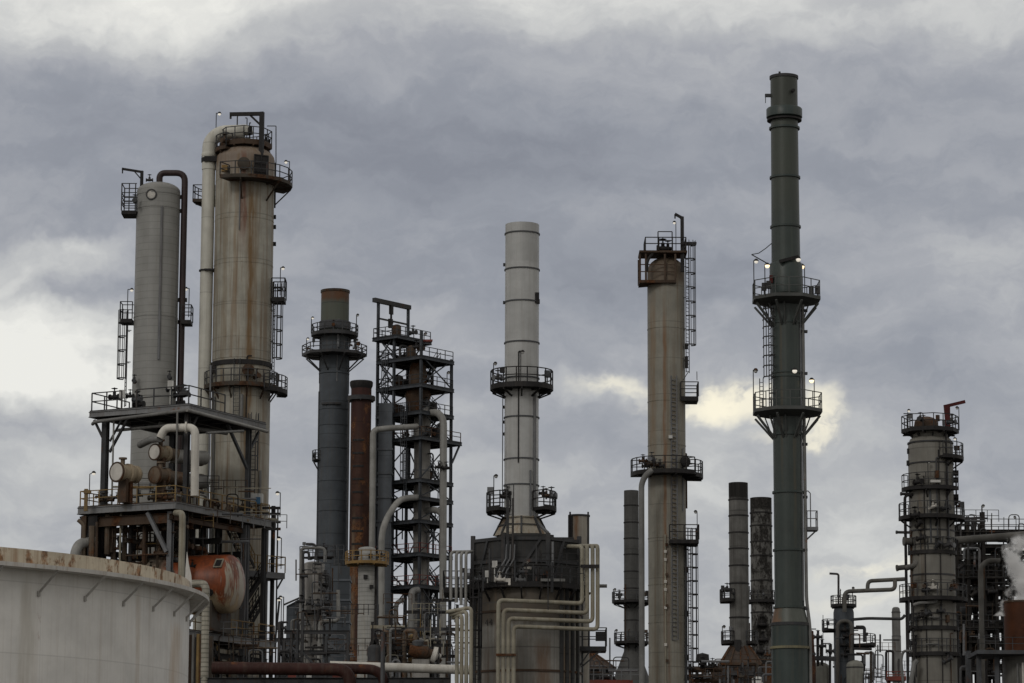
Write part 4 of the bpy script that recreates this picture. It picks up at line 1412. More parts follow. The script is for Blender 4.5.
for i in range(60):
    u, v = er.uniform(.6, LU * .95), er.uniform(LV * .35, LV * .98)
    za_ = er.uniform(24, 60)
    k = er.random()
    m = MB()
    rr = er.choice([.05, .06, .08, .1, .14, .2])
    if k < .5:
        m.tube([q2(u, v, za_ - er.uniform(4, 14)), q2(u, v, za_)], rr, 8)
    elif k < .8:
        m.tube([q2(u, v, za_), q2(max(.2, u - er.uniform(1.5, 4)), v, za_), q2(max(.2, u - er.uniform(1.5, 4)), v, za_ - er.uniform(2, 5))], rr, 8, bend=.5)
    else:
        m.tube([q2(u, v, za_), q2(u, v - er.uniform(1, 3), za_)], rr, 8)
    T.put(m, 'pipe_run', er.choice(['black_steel', 'tower_steel', 'dark_steel', 'mid_steel', 'grey_steel', 'brown_steel', 'tower_steel']))
# equipment standing on the decks
for i, z_ in enumerate([T.z(331.5)] + zt_[:4]):
    for k in range(7 if i else 3):
        u = er.uniform(.5, LU * .9) if i else er.uniform(LU * .6, LU * .95)
        v = er.uniform(.6, LV * .9)
        kk = er.random()
        mt = er.choice(['black_steel', 'dark_steel', 'dark_steel', 'brown_steel'])
        if kk < .45:
            valve(T, q2(u, v, z_ + er.uniform(.5, 1.6)), U2, er.uniform(.4, .65), mt)
        elif kk < .75:
            m = MB()
            h_ = er.uniform(1.5, 3.0)
            m.tube([q2(u, v, z_), q2(u, v, z_ + h_), q2(u, v + 1.4, z_ + h_), q2(u, v + 1.4, z_)], er.uniform(.1, .22), 8, bend=.4)
            T.put(m, 'pipe_run', mt)
        else:
            m = MB()
            rr = er.uniform(.35, .7)
            m.lathe([(rr, z_), (rr, z_ + 1.3)] + dome(rr, z_ + 1.3, rr * .6, 4)[1:], 12, (q2(u, v, 0).x, q2(u, v, 0).y))
            T.put(m, 'small_drum', mt)
for (px, py) in ((424, 333), (432, 368), (447, 372)):
    p = P(px, py + 12, 400) - T.loc
    lamp(T, p, 12 * s_, (.2, 0, 0), lit='board_white', r=.22, w=.09)
m = MB()
m.lathe([(1.5 * s_ * 6, T.z(384)), (1.5 * s_ * 6.2, T.z(370)), (.9, T.z(358))], 18, (q2(2.6, 2.4, 0).x, q2(2.6, 2.4, 0).y))
m.lathe([(1.3, T.z(383)), (1.7, T.z(392)), (1.2, T.z(403)), (1.0, T.z(410))], 18, (q2(2.4, 2.2, 0).x, q2(2.4, 2.2, 0).y))
T.put(m, 'head_drum', 'brown_steel')
m = MB()
a = P(424, 342, 399) - T.loc
m.prism([(a.x - .5, a.y - .5), (a.x + 1.1, a.y - .5), (a.x + .9, a.y + .5), (a.x - .4, a.y + .5)], a.z, a.z + .25)
T.put(m, 'hood', 'red_rail')

for (u, v, a, b) in ((LU * .8, -.35, 2, 5), (LU * .3, -.35, 4, 7), (LU * .75, -.35, 6, 9)):
    zs_ = sorted(zt_)
    if b < len(zs_):
        p = q2(u, v, 0)
        ladder(T, (p.x, p.y), zs_[a], zs_[b], -141, mat='tower_steel', cage=True, w=.07)
for k in range(len(zt_) - 1):
    zs_ = sorted(zt_)
    a_, b_ = (LU * .1, LU * .55) if k % 2 else (LU * .55, LU * .1)
    if zs_[k + 1] - zs_[k] < 5.5:
        stair(T, q2(a_, LV * .72, zs_[k]), q2(b_, LV * .72, zs_[k + 1]), 'tower_steel', w_=.7)
# vessel and pipes inside the tower
T = Thing('reactor_vessel', 'pale grey vertical vessel standing inside the open lattice tower', 'process vessel', 422, 470, 401.5)
r = 8.2 * T.s
T.near = 0.85 * r
m = MB()
m.lathe([(r, 0), (r, T.za(412)), (r * 1.05, T.za(411))] + dome(r * 1.05, T.za(410), 1.0)[1:], 32)
T.put(m, 'shell', 'concrete')
seam_rings(T, [T.z(p) for p in (440, 470, 500, 531, 560, 600)], r, 'grey_steel', .14, .06)
D_ = 396.5
sp = .1256
pipe_thing('transfer_pipe', 'level pale pipe running from the rusty stack into the lattice tower', [Vector((*P(372.5, 560, 394).xy, 1)), P(373, 430, 394), P(386, 428.5, 394.5), P(417, 426.5, 398)], 3.0 * sp, 'pale_pipe', bend=.7)
pipe_thing('transfer_pipe', 'pale pipe climbing slantwise out of the lattice tower above the yellow platform', [P(381.5, 680, 392), P(381.5, 527, 392), P(398, 500, 393.5), P(410, 497.5, 396), P(420, 497.5, 399)], 3.1 * sp, 'pale_pipe', bend=2.0)
pipe_thing('downcomer_pipe', 'tall white downcomer pipe on the right edge of the lattice tower', [P(428, 413, 400), P(438, 412.5, 398.5), P(443.5, 420, 398), P(442.5, 690, 398)], 3.7 * sp, 'pale_pipe', bend=1.3)
pipe_thing('downcomer_pipe', 'short pale crossover pipe joining the white downcomer halfway down the lattice tower', [P(424, 511, 401), P(436, 509.5, 399.5), P(442.5, 514, 398.3)], 3.2 * sp, 'pale_pipe', bend=1.0)
m0 = MB()
pipe_thing('pipe_drop', 'short fat grey pipe hanging under the red rails of the lattice tower', [P(418, 590, 396), P(411.5, 591, 395), Vector((*P(411, 628, 395).xy, 2))], 3.3 * sp, 'grey_pipe', bend=.8)
pipe_thing('pipe_drop', 'grey elbow pipe left of the fat pipe under the red rails', [P(403, 600, 396), P(396, 603, 395), Vector((*P(394, 640, 395).xy, 2))], 2.4 * sp, 'grey_pipe', bend=1.0)
for px, py in ((439, 467), (446.5, 468)):
    valve(T, P(px, py, 397.3) - T.loc, (1, 0, 0), .5, 'black_steel')
paint('duct_blue', (0.095, 0.108, 0.125), var=0.15, streak=0.3, hl=(2.8, .06, .5))
T = Thing('square_duct', 'blue-grey square duct rising at the left edge of the lattice tower', 'duct', 385, 480, 399)
m = MB()
wd = 13.5 * T.s
m.prism([(-wd / 2, -wd / 2), (wd / 2, -wd / 2), (wd / 2, wd / 2), (-wd / 2, wd / 2)], 0, T.z(404))
T.put(m, 'shell', 'duct_blue')
for py in (426, 450, 474, 498, 522, 548):
    m = MB()
    m.prism([(-wd / 2 - .12, -wd / 2 - .12), (wd / 2 + .12, -wd / 2 - .12), (wd / 2 + .12, wd / 2 + .12), (-wd / 2 - .12, wd / 2 + .12)], T.z(py) - .12, T.z(py) + .12)
    T.put(m, 'stiffener', 'duct_blue')

# ------------------------------------------------------------------ small white column with a yellow platform
paint('white_blocks', (0.33, 0.33, 0.315), var=0.14, streak=0.4, dirt=(.2, .17, .12), hl=(0.42, 0.05, .55), vl=(9, .02, .3), plates=(.84, 2, .2))
T = Thing('small_white_column', 'short white lagged column with a round top and a yellow ring platform', 'process column', 366.5, 600, 320)
s_ = T.s
r = 8.6 * s_
T.near = 0.85 * r
m = MB()
m.lathe([(r, 0), (r, T.za(549))] + dome(r, T.za(549), 2.2 * s_)[1:], 32)
T.put(m, 'shell', 'white_blocks')
ring_platform(T, 562.5, 22 * s_, r, n=14, mat='yellow_rail', railmat='yellow_rail', brackets=8, drop=0, thick=.28, w=.09)
for px, py in ((371, 556), (366, 577), (372, 587)):
    m = MB()
    m.box(Vector((T.dx(px, py), -r - .1, T.z(py))), (.4, .3, .4))
    T.put(m, 'nozzle', 'black_steel')
m = MB()
m.bar(Vector((r + .1, -.2, 0)), Vector((r + .1, -.2, T.z(566))), .22)
T.put(m, 'conduit', 'black_steel')
# dark band it passes behind, and the crossing beam
T = Thing('corner_vessel', 'grey block-lagged vessel with a dark walkway, left of the small white column', 'process vessel', 314, 600, 330)
s_ = T.s
r = 10.2 * s_
T.near = 0.85 * r
m = MB()
m.lathe([(r * .88, 0), (r * .88, T.za(617)), (r, T.za(612)), (r, T.za(564))] + dome(r, T.za(564), 2.5 * s_)[1:], 30)
T.put(m, 'shell', 'white_blocks' if False else 'concrete')
ring_platform(T, 611.5, 19 * s_, r, n=12, mat='black_steel', railmat='dark_steel', brackets=8, drop=1.2, thick=.4, w=.08)
ring_platform(T, 584, 15.5 * s_, r, -60, 60, n=5, mat='black_steel', railmat='black_steel', brackets=3, drop=.8, w=.08)
ring_platform(T, 555, 21 * s_, .2, 0, 140, n=5, mat='black_steel', railmat='dark_steel', brackets=0, drop=0, w=.08)
for (pts, r_, mt) in (([(325, 562), (325, 548), (301, 548), (300, 690)], .17, 'grey_pipe'), ([(316, 560), (316, 544), (306, 544)], .13, 'dark_steel'), ([(338, 590), (338.5, 621), (320, 621), (318, 690)], .2, 'pale_pipe'), ([(330, 600), (330, 575), (322, 575)], .14, 'dark_steel'),
                      ([(303, 618), (303, 690)], .3, 'concrete'), ([(309, 560), (309, 552), (303, 552), (303.5, 600)], .14, 'dark_steel')):
    m = MB()
    m.tube([T.L(px, min(py, 690), -2.2) for px, py in pts], r_, 10, bend=.5)
    T.put(m, 'pipe_run', mt)
for px, py in ((304, 576), (301, 601), (322, 590), (326, 603), (310, 603), (318, 605)):
    valve(T, T.L(px, py, -2.4), (1, 0, 0), .4, 'dark_steel')
T = Thing('duct_house', 'dark blue-grey duct casing behind the block-lagged vessel', 'duct', 338, 560, 345)
m = MB()
m.box((0, 1.5, T.z(575) / 2), (2.6, 3.0, T.z(575)))
m.prism([(-1.3, 0), (1.3, 0), (.6, 3), (-1.0, 3)], T.z(575) - .01, T.z(566))
T.put(m, 'casing', 'slate_lagging')
for py in (580, 600, 622):
    m = MB()
    m.box((0, 1.5, T.z(py)), (2.8, 3.2, .2))
    T.put(m, 'stiffener', 'duct_blue')
# grey block house and lattice at the far left gap
T = Thing('block_house', 'dark grey block house with a sloping roof in the gap at left', 'building', 293, 620, 420)
s_ = T.s
m = MB()
x0, x1 = T.dx(286, 640), T.dx(301, 640)
zl, zr = T.z(606), T.z(598)
m.add([(x0, 0, 0), (x1, 0, 0), (x1, 5, 0), (x0, 5, 0), (x0, 0, zl), (x1, 0, zr), (x1, 5, zr), (x0, 5, zl)], [(0, 1, 5, 4), (1, 2, 6, 5), (2, 3, 7, 6), (3, 0, 4, 7), (4, 5, 6, 7), (3, 2, 1, 0)])
T.put(m, 'wall', 'slate_lagging')
m = MB()
m.bar(Vector((x0 - .4, -.3, zl + .1)), Vector((x1 + .1, -.3, zr + .15)), .4, .2)
T.put(m, 'roof_edge', 'dark_steel')
T = Thing('pipe_trestle', 'low dark pipe frame between the block house and the streaked column', 'pipe trestle', 290, 640, 300)
for (px, a) in ((279, 622), (284, 640), (291, 634), (297, 630), (302, 612), (348, 632), (326, 636)):
    m = MB()
    m.bar(Vector((T.dx(px, 660), 0, 0)), Vector((T.dx(px, 660), 0, T.z(a))), .25)
    T.put(m, 'column', 'dark_steel')
for (xa, xb, py) in ((276, 302, 640), (278, 350, 652), (284, 350, 632), (276, 350, 676), (286, 302, 659)):
    m = MB()
    m.ibeam(Vector((T.dx(xa, py), 0, T.z(py))), Vector((T.dx(xb, py), 0, T.z(py))), .25, .35)
    T.put(m, 'beam', 'dark_steel')
for (xa, ya, xb, yb) in ((284, 652, 297, 640), (284, 640, 297, 652), (326, 640, 337, 650), (348, 640, 337, 650), (284, 676, 297, 659), (326, 652, 348, 676), (302, 652, 326, 676)):
    m = MB()
    m.bar(T.L(xa, ya), T.L(xb, yb), .2)
    T.put(m, 'brace', 'mid_steel')
for i in range(12):
    px, py = er.uniform(277, 300), er.uniform(600, 680)
    if i < 6:
        valve(T, T.L(px, max(py, 628), .4), (1, 0, 0), er.uniform(.25, .4), 'mid_steel')
    else:
        m = MB()
        m.tube([T.L(px, 682, .8), T.L(px, max(py, 620), .8), T.L(px + 6, max(py, 620), .8)], .1, 8, bend=.3)
        T.put(m, 'pipe_run', er.choice(['dark_steel', 'grey_pipe', 'mid_steel']))
lamp(T, T.L(283, 640), T.z(597) - T.z(640), (-.3, 0, 0), r=.2, w=.07)

# ------------------------------------------------------------------ low clutter between the lattice tower and the heater
T = Thing('valve_skid', 'tangle of ochre and dark piping in front of the lattice tower foot', 'pipe skid', 400, 650, 300)
for (px, a) in ((372, 622), (384, 630), (391, 618), (405, 632), (432, 628), (447, 640), (438, 600), (457, 605)):
    m = MB()
    m.bar(Vector((T.dx(px, 660), 0, 0)), Vector((T.dx(px, 660), 0, T.z(a))), .22)
    T.put(m, 'column', er.choice(['dark_steel', 'black_steel', 'brown_steel']))
for (xa, xb, py, mt) in ((370, 405, 627, 'cream_pipe'), (372, 408, 636, 'brown_steel'), (368, 432, 648, 'dark_steel'), (395, 460, 629, 'dark_steel'), (370, 455, 656, 'black_steel'), (380, 430, 643, 'brown_steel'), (428, 452, 645, 'dark_steel'), (405, 450, 612, 'black_steel'), (432, 458, 600, 'black_steel')):
    m = MB()
    m.bar(Vector((T.dx(xa, py), 0, T.z(py))), Vector((T.dx(xb, py), 0, T.z(py))), .22, .3)
    T.put(m, 'beam', mt)
for i in range(40):
    px, py = er.uniform(371, 436), er.uniform(628, 664)
    mt = er.choice(['brown_steel', 'black_steel', 'dark_steel', 'ochre_rail', 'cream_pipe', 'exchanger_brown', 'grey_pipe', 'black_steel', 'mid_steel'])
    dy = er.uniform(-1, 5)
    k = er.random()
    if k < .35:
        valve(T, T.L(px, py, dy), (1, er.uniform(-.5, .5), 0), er.uniform(.3, .5), mt)
    elif k < .8:
        m = MB()
        m.tube([T.L(px, 684, dy), T.L(px, py, dy), T.L(px + er.choice([-9, 7, 11]), py, dy), T.L(px + 8, 684, dy)][:er.choice([3, 4])], er.uniform(.1, .26), 8, bend=.4)
        T.put(m, 'pipe_run', mt)
    else:
        p = T.L(px, py, dy)
        rr = er.uniform(.35, .7)
        m = MB()
        m.lathe([(rr, p.z - 3), (rr, p.z)] + dome(rr, p.z, rr * .6, 4)[1:], 14, (p.x, p.y))
        T.put(m, 'small_drum', mt)
T = Thing('pump_unit', 'small brown pump unit with a white casing at the lattice tower foot', 'pump', 423, 652, 298)
p = T.L(421, 652)
m = MB()
m.rev([(1e-3, -1.1), (.5, -1.1), (.62, -.6), (.62, .6), (.4, .8), (.4, 1.2), (1e-3, 1.2)], p, (1, .1, -.12), 18)
T.put(m, 'motor', 'brown_steel')
m = MB()
m.rev([(.35, 0), (.75, .05), (.8, .4), (.4, .55), (.2, .9)], p + Vector((1.0, 0, -.2)), (1, .1, -.3), 18)
T.put(m, 'casing', 'cover_face')
m = MB()
m.rev([(.5, 0), (.55, .4), (.35, .55), (1e-3, .6)], p + Vector((-.3, 0, .55)), (0, 0, 1), 16)
T.put(m, 'cap', 'mid_steel')
m = MB()
m.box((p.x, p.y, p.z / 2 - .35), (1.6, 1.0, p.z - .7))
T.put(m, 'plinth', 'concrete')
# low front pipes
pipe_thing('crude_pipe', 'thick maroon pipe along the bottom, from the tank to its bend near the white pipe', [P(212, 668, 221), P(350, 669.5, 221), Vector((*P(355.5, 690, 221).xy, 1.2))], 6.3 * .069, 'red_brown_pipe', bend=1.0)
pipe_thing('crude_pipe', 'short maroon pipe elbow in front of the white pipe at the bottom', [P(340, 668.5, 223.5), P(374, 669.5, 223.5), P(383.5, 676, 223.5), Vector((*P(384, 690, 223.5).xy, 1.2))], 5.2 * .069, 'red_brown_pipe', bend=.7)
pipe_thing('white_header', 'level white pipe along the bottom, left of the heater', [P(330, 665.5, 226), P(345, 666, 226), P(470, 670, 226)], 4.6 * .07, 'white_pipe')
pipe_thing('post', 'single dark post standing in front of the white level pipe', [Vector((*P(383, 680, 219).xy, .3)), P(383, 632, 219)], 2.2 * .069, 'mid_steel', cat='post')
T = Thing('pipe_trestle', 'low dark trestle under the maroon and white pipes', 'pipe trestle', 300, 683, 223.5)
for px in (222, 262, 300, 340, 400, 440):
    m = MB()
    m.ibeam(Vector((T.dx(px, 683), 0, 0)), Vector((T.dx(px, 683), 0, T.z(680))), .3, .3)
    T.put(m, 'column', 'dark_steel')
m = MB()
m.ibeam(T.L(200, 680.5), T.L(450, 680.5), .3, .4)
T.put(m, 'beam', 'dark_steel')
for (px, w_, mt) in ((292, 8, 'red_sheet'), (337, 9, 'red_sheet'), (309, 5, 'board_white')):
    m = MB()
    m.box(T.L(px, 682, 3), (w_ * .07, .5, 1.2))
    T.put(m, 'panel', mt)

# ------------------------------------------------------------------ fired heater with its pipes
paint('heater_dark', (0.042, 0.043, 0.044), var=0.3, streak=0.35, dirt=(0.075, 0.06, 0.045), rust=0.1, hl=(1.6, .05, .6))
paint('heater_pale', (0.27, 0.262, 0.24), var=0.2, streak=0.5, dirt=(0.12, 0.085, 0.055), hl=(3.0, .07, .7), vl=(12, .012, .6), plates=(3.0, 1.9, .3),
      zones=((19.6, .3, (0.075, 0.058, 0.040, 1), .9),), drips=((1.15, .75, 8, 19.0, (0.13, 0.072, 0.038, 1), .75), (2.6, .5, 10, 18.8, (0.24, .16, .10, 1), .7), (-.6, .5, 9, 18.8, (.09, .07, .05, 1), .7), (-2.6, .3, 10, 18.5, (.12, .08, .05, 1), .5)))
T = Thing('fired_heater', 'squat dark-topped furnace with a pale round body under the white stack', 'furnace', 526, 600, 217)
H = T
s_ = T.s
r = 55.5 * s_
T.near = 0.5 * r
zd = T.z(586)
m = MB()
m.lathe([(r, 0), (r, zd - .1)], 64)
T.put(m, 'shell', 'heater_pale')
# vertical buckstays round the body
bs_a = [-math.degrees(math.acos(max(-1, min(1, T.dx(px, 640) / (r + .06))))) for px in (471.5, 475, 480, 561, 566.5, 572, 577)]
for a in bs_a + list(range(10, 171, 26)):
    m = MB()
    m.bar(pol(r + .06, a, 0), pol(r + .06, a, zd - .1), .22)
    T.put(m, 'buckstay', 'heater_dark')
for py in (613, 672):
    m = MB()
    m.lathe([(r - .02, T.z(py) - .07), (r + .08, T.z(py) - .07), (r + .08, T.z(py) + .07), (r - .02, T.z(py) + .07)], 64, loop=True)
    T.put(m, 'shell_band', 'brown_steel')
# convection box: eight-sided dark casing
zt2 = T.z(540)
oct_ = [pol(56.5 * s_, a, 0) for a in range(202, 562, 45)]
m = MB()
m.prism([(p.x, p.y) for p in oct_], zd + .02, zt2)
oct2 = [pol(30 * s_, a, 0) for a in range(202, 562, 45)]
m.prism([(p.x * 1.0, p.y) for p in oct2], zt2 - .01, T.z(533))
m.box((T.dx(560, 540), 1.5, (zt2 + T.z(534)) / 2), (1.9, 3.0, T.z(534) - zt2))
HTOP = T.z(533)
cas = T.put(m, 'casing', 'heater_dark')
for a in range(202, 562, 45):
    p = pol(57.2 * s_, a, 0)
    m = MB()
    m.bar(Vector((p.x, p.y, zd)), Vector((p.x, p.y, zt2 + .3)), .26)
    T.put(m, 'corner_post', 'dark_steel', cas)
for i, a in enumerate(range(202, 562, 45)):
    p, p2 = pol(57.4 * s_, a, 0), pol(57.4 * s_, a + 45, 0)
    m = MB()
    for f in (0.02, .5, .98):
        z_ = zd + (zt2 - zd) * f
        m.bar(Vector((p.x, p.y, z_)), Vector((p2.x, p2.y, z_)), .14, .22)
    m.bar(Vector((p.x, p.y, zd)).lerp(Vector((p2.x, p2.y, zd)), .15), Vector((p.x, p.y, zt2)).lerp(Vector((p2.x, p2.y, zt2)), .85 if i % 2 else .5), .16)
    T.put(m, 'frame_brace', 'dark_steel', cas)
ring_platform(T, 586, 67 * s_, r - .3, 22.5, 382.5, n=8, mat='black_steel', railmat='dark_steel', brackets=20, drop=1.2, thick=.42, w=.06, gear=12)
# deck annex at the left
x0, x1 = T.dx(444, 588), T.dx(472, 588)
box_platform(T, [(x0, -2.2), (x1, -2.2), (x1, 2), (x0, 2)], T.z(588), 'black_steel', 'dark_steel', thick=.35, open_side=1)
# gear on the deck
hr = random.Random(5)
for px, py in ((488, 572), (495, 562), (500, 578), (523, 570), (527, 566), (520, 578), (508, 580), (541, 581), (480, 578)):
    a = Vector((T.dx(px, py), -62 * s_ + hr.uniform(0, .5), T.z(py) - .35))
    if hr.random() < .5:
        valve(T, a, (1, .2, 0), hr.uniform(.22, .34), hr.choice(['mid_steel', 'grey_steel', 'cover_face']))
    else:
        m = MB()
        m.box(a, (.35, .3, .45))
        m.bar(a, Vector((a.x, a.y, zd)), .07)
        T.put(m, 'instrument_box', hr.choice(['cover_face', 'grey_steel', 'board_white']))
for k in range(3):
    m = MB()
    xa = T.dx(497 + k * 4, 577)
    y = -60 * s_
    m.tube([Vector((xa, y, T.z(582))), Vector((xa + .1, y, T.z(575))), Vector((xa + 9 * s_, y, T.z(562))), Vector((xa + 9.5 * s_, y, T.z(548)))], .055, 6)
    T.put(m, 'pipe_run', 'grey_steel')
for (px, a, b, mt, w_) in ((508, 502, 586, 'dark_steel', .1), (512.5, 502, 586, 'dark_steel', .1), (552, 545, 584, 'grey_steel', .13), (536, 548, 584, 'dark_steel', .1), (490, 552, 584, 'dark_steel', .12)):
    m = MB()
    y = -59 * s_
    m.bar(Vector((T.dx(px, 560), y, T.z(b))), Vector((T.dx(px, 560), y, T.z(a))), w_)
    T.put(m, 'standpipe', mt)
m = MB()
m.box(Vector((T.dx(552, 583), -63.5 * s_, T.z(583.5))), (24 * s_, .3, .18))
T.put(m, 'cable_tray', 'grey_pipe')
ladder(T, (T.dx(510, 540), -59 * s_), T.z(586), T.z(503), -90, cage=False, mat='dark_steel')
ladder(T, (T.dx(476.5, 640), -57 * s_), T.z(683), T.z(588), -90, cage=True, mat='black_steel')
# faint painted numeral on the left body plates
for px in (487.5, 491.5):
    fc = bpy.data.curves.new('numeral', 'FONT')
    fc.body = '4'
    fc.size = .62
    fc.extrude = .004
    tmp = bpy.data.objects.new('numeral_source', fc)
    COL.objects.link(tmp)
    bpy.context.view_layer.update()
    me = bpy.data.meshes.new_from_object(tmp.evaluated_get(bpy.context.evaluated_depsgraph_get()))
    bpy.data.objects.remove(tmp)
    bpy.data.curves.remove(fc)
    me.materials.clear()
    me.materials.append(MATS['black_steel'])
    fo = bpy.data.objects.new('numeral', me)
    COL.objects.link(fo)
    fo.parent = T.o
    x = T.dx(px, 625)
    y = -math.sqrt(r * r - x * x) - .06
    fo.location = (x - .15, y, T.z(627))
    fo.rotation_euler = (math.pi / 2, 0, math.atan2(x, -y))
# right landing
xr0, xr1 = T.dx(572, 640), T.dx(606, 640)
zz = T.z(645)
box_platform(T, [(xr0, -1), (xr1, -1), (xr1, 1.2), (xr0, 1.2)], zz, 'dark_steel', 'dark_steel', thick=.3, open_side=3, h=1.25, braces=[((xr1 - .4, -.9, zz - .3), (xr0 + .6, -.9, zz - 1.4)), ((xr1 - 1.1, -.9, zz - .3), (xr0 + .5, -.9, zz - 1.3))])
m = MB()
m.box((xr1 - .35, 0, zz + .75), (.7, .6, .6))
T.put(m, 'junction_box', 'dark_steel')
m = MB()
m.tube([T.L(597, 586, -2.5), T.L(607, 586, -2.5)], .12, 8)
T.put(m, 'pipe_stub', 'grey_pipe')
# the nested pipes, right group: down the side, across the front and down
for k in range(4):
    px, pb, pl = (582.2, 587.2, 592.6, 597.6)[k], (603.5, 613, 621.5, 629.5)[k], (498.5, 503.5, 508.5, 513.6)[k]
    D_ = 211.0 - k * .02
    ptop = 546.5 - (0 if k == 0 else .5)
    a = [P(566, ptop, 215), P(px, ptop, 213.2)] if k == 0 else [P(px - 7, ptop, 215.5), P(px, ptop, 213.2)]
    dfr = 211.0
    pts = a + [Vector((*P(px, pb, 213.2).xy, P(px, pb, 213.2).z)), Vector((P(pl, pb, dfr).x, dfr, P(px, pb, 213.2).z - .0)), Vector((P(pl, pb, dfr).x, dfr, .6))]
    pipe_thing('coil_pipe', ('cream pipe outermost at the top of the four nested bends on the furnace front', 'cream pipe second from the top of the four nested bends', 'cream pipe third from the top of the four nested bends', 'cream pipe lowest and innermost of the four nested bends')[k],
               pts, 2.1 * .068, 'cream_pipe', group='nested pipes on the furnace', bend=.34)
T2 = Thing('pipe_clamp', 'dark clamp bar tying the four upright pipes at the furnace side', 'clamp bar', 590, 566, 213.0)
m = MB()
m.bar(T2.L(580.5, 566.5) + Vector((0, -.2, 0)), T2.L(599.5, 566.5) + Vector((0, -.2, 0)), .1, .22)
m.bar(T2.L(580.5, 566.5) + Vector((0, .2, 0)), T2.L(599.5, 566.5) + Vector((0, .2, 0)), .1, .22)
T2.put(m, 'bar', 'black_steel')
T2 = Thing('pipe_clamp', 'dark clamp bar across the foot of the four nested cream downpipes', 'clamp bar', 506, 655, 211.0)
m = MB()
for e in (-.2, .2):
    m.bar(T2.L(496, 655) + Vector((0, e, 0)), T2.L(516, 655) + Vector((0, e, 0)), .08, .16)
T2.put(m, 'bar', 'brown_steel')
# left group
for k in range(4):
    px = (451, 456.3, 461.2, 466)[k]
    pl = (471.3, 466.6, 461.9, 457.2)[k]
    dt = 213.5
    pts = [P(472, 551.5, 215), P(px, 552 + k * .3, dt), Vector((*P(px, 592, dt).xy, P(px, 600 + 2.5 * k, dt).z))]
    pipe_thing('coil_pipe', ('grey upright pipe leftmost of the four bending into the dark furnace top at left', 'grey upright pipe second from left, bending into the dark furnace top', 'grey upright pipe third from left, bending into the dark furnace top', 'grey upright pipe nearest the dark furnace top, of the left four')[k],
               pts, 1.55 * .067, 'pale_pipe', group='upright pipes at the furnace left', bend=.3)
    zb3 = P(px, 609 + k * 1.5, 211).z
    pts = [P((447, 450, 453, 456)[k], 612 + k * 3, 211.5 + k * .2), P(pl, 607.5 + k * 3.6, 211), Vector((P(pl, 640, 211).x, 211, .6))]
    pipe_thing('coil_pipe', ('cream pipe at the right of the four downpipes left of the furnace', 'second cream downpipe from the right, left of the furnace', 'third cream downpipe from the right, left of the furnace', 'cream downpipe at the far left of the furnace group')[k],
               pts, 1.95 * .067, 'cream_pipe', group='downpipes left of the furnace', bend=.3)

# ------------------------------------------------------------------ white exhaust stack on the heater
paint('stack_pale', (0.43, 0.435, 0.43), var=0.12, streak=0.30, dirt=(.22, .20, .17), vl=(2, .006, .5), plates=(2.7, .32, .18), rough=.38, spec=.6,
      zones=((43.6, .3, (.33, .30, .27, 1), .6),))
T = Thing('exhaust_stack', 'pale grey stack with thin dark bands and one platform, standing on the dark furnace', 'stack', 522, 300, 217)
s_ = T.s
r = 17.0 * s_
T.near = 0.85 * r
base_z = HTOP
T.o.location.z = base_z
T.loc.z = base_z
z = T.z
m = MB()
m.lathe([(r * 1.0, z(517)), (r, z(222)), (r * .94, z(222)), (r * .94, z(240))], 56, cap=False)
T.put(m, 'shell', 'stack_pale')
m = MB()
m.lathe([(27 * s_, -0.01), (r * 1.03, z(517)), (r * 1.03, z(515.5)), (r * .95, z(515.5))], 8, cap=False)
m.lathe([(r * 1.04, z(517)), (r * 1.09, z(517)), (r * 1.09, z(516)), (r * 1.04, z(516))], 56, loop=True)
paint('cone_rust', (0.36, 0.33, 0.27), var=0.2, streak=0.5, dirt=(.16, .08, .03), rust=.42, rustcol=(.24, .12, .045), rustscale=.8)
cn = T.put(m, 'cone', 'cone_rust')
m = MB()
for a in range(0, 360, 45):
    m.bar(pol(27.2 * s_, a, 0.0), pol(r * 1.08, a, z(516.5)), .12)
m.lathe([(23 * s_, z(525)), (23.6 * s_, z(525)), (23.4 * s_, z(524)), (22.6 * s_, z(524))], 8, loop=True)
T.put(m, 'cone_rib', 'dark_steel', cn)
seam_rings(T, [z(p) for p in (231.5, 267.5, 300, 341, 376.5, 416, 458, 484)], r, 'mid_steel', .09, .06)
o, zz = ring_platform(T, 385, 31.5 * s_, r, n=18, mat='black_steel', railmat='black_steel', brackets=10, drop=.5, thick=.4, w=.07)
lamp(T, pol(29 * s_, 195, zz), z(362) - zz, (.12, 0, 0), lit='board_white', r=.14)
lamp(T, pol(30 * s_, 268, zz), z(354) - zz, (.12, 0, 0), lit='board_white', r=.14)
m = MB()
m.box(Vector((r * .88, -r * .48, z(297))), (.3, .4, .75))
m.box(Vector((r * .98, -r * .35, z(300))), (.15, .2, .3))
T.put(m, 'hatch', 'black_steel')
o, zl_ = ring_platform(T, 508, 35 * s_, r, 155, 232, n=5, mat='black_steel', railmat='black_steel', brackets=3, drop=.5, thick=.36, w=.07)
lamp(T, pol(30 * s_, 205, zl_), z(475.5) - zl_, (.15, 0, 0), lit='board_white', r=.15)
o, zr_ = ring_platform(T, 507, 35 * s_, r, -50, 25, n=5, mat='black_steel', railmat='black_steel', brackets=3, drop=.5, thick=.36, w=.07)
for px, py in ((507, 493), (543, 493), (546, 495), (505, 496)):
    valve(T, Vector((T.dx(px, py), -r * .75, z(py))), (1, 0, 0), .3, 'black_steel' if px != 546 else 'brown_steel')
m = MB()
m.tube([Vector((T.dx(534.5, 450), -r * .72, z(392))), Vector((T.dx(534.5, 450), -r * .72, z(520))), Vector((T.dx(548, 530), -r * 1.0, z(533)))], .1, 8, bend=.5)
T.put(m, 'conduit', 'grey_steel')
m = MB()
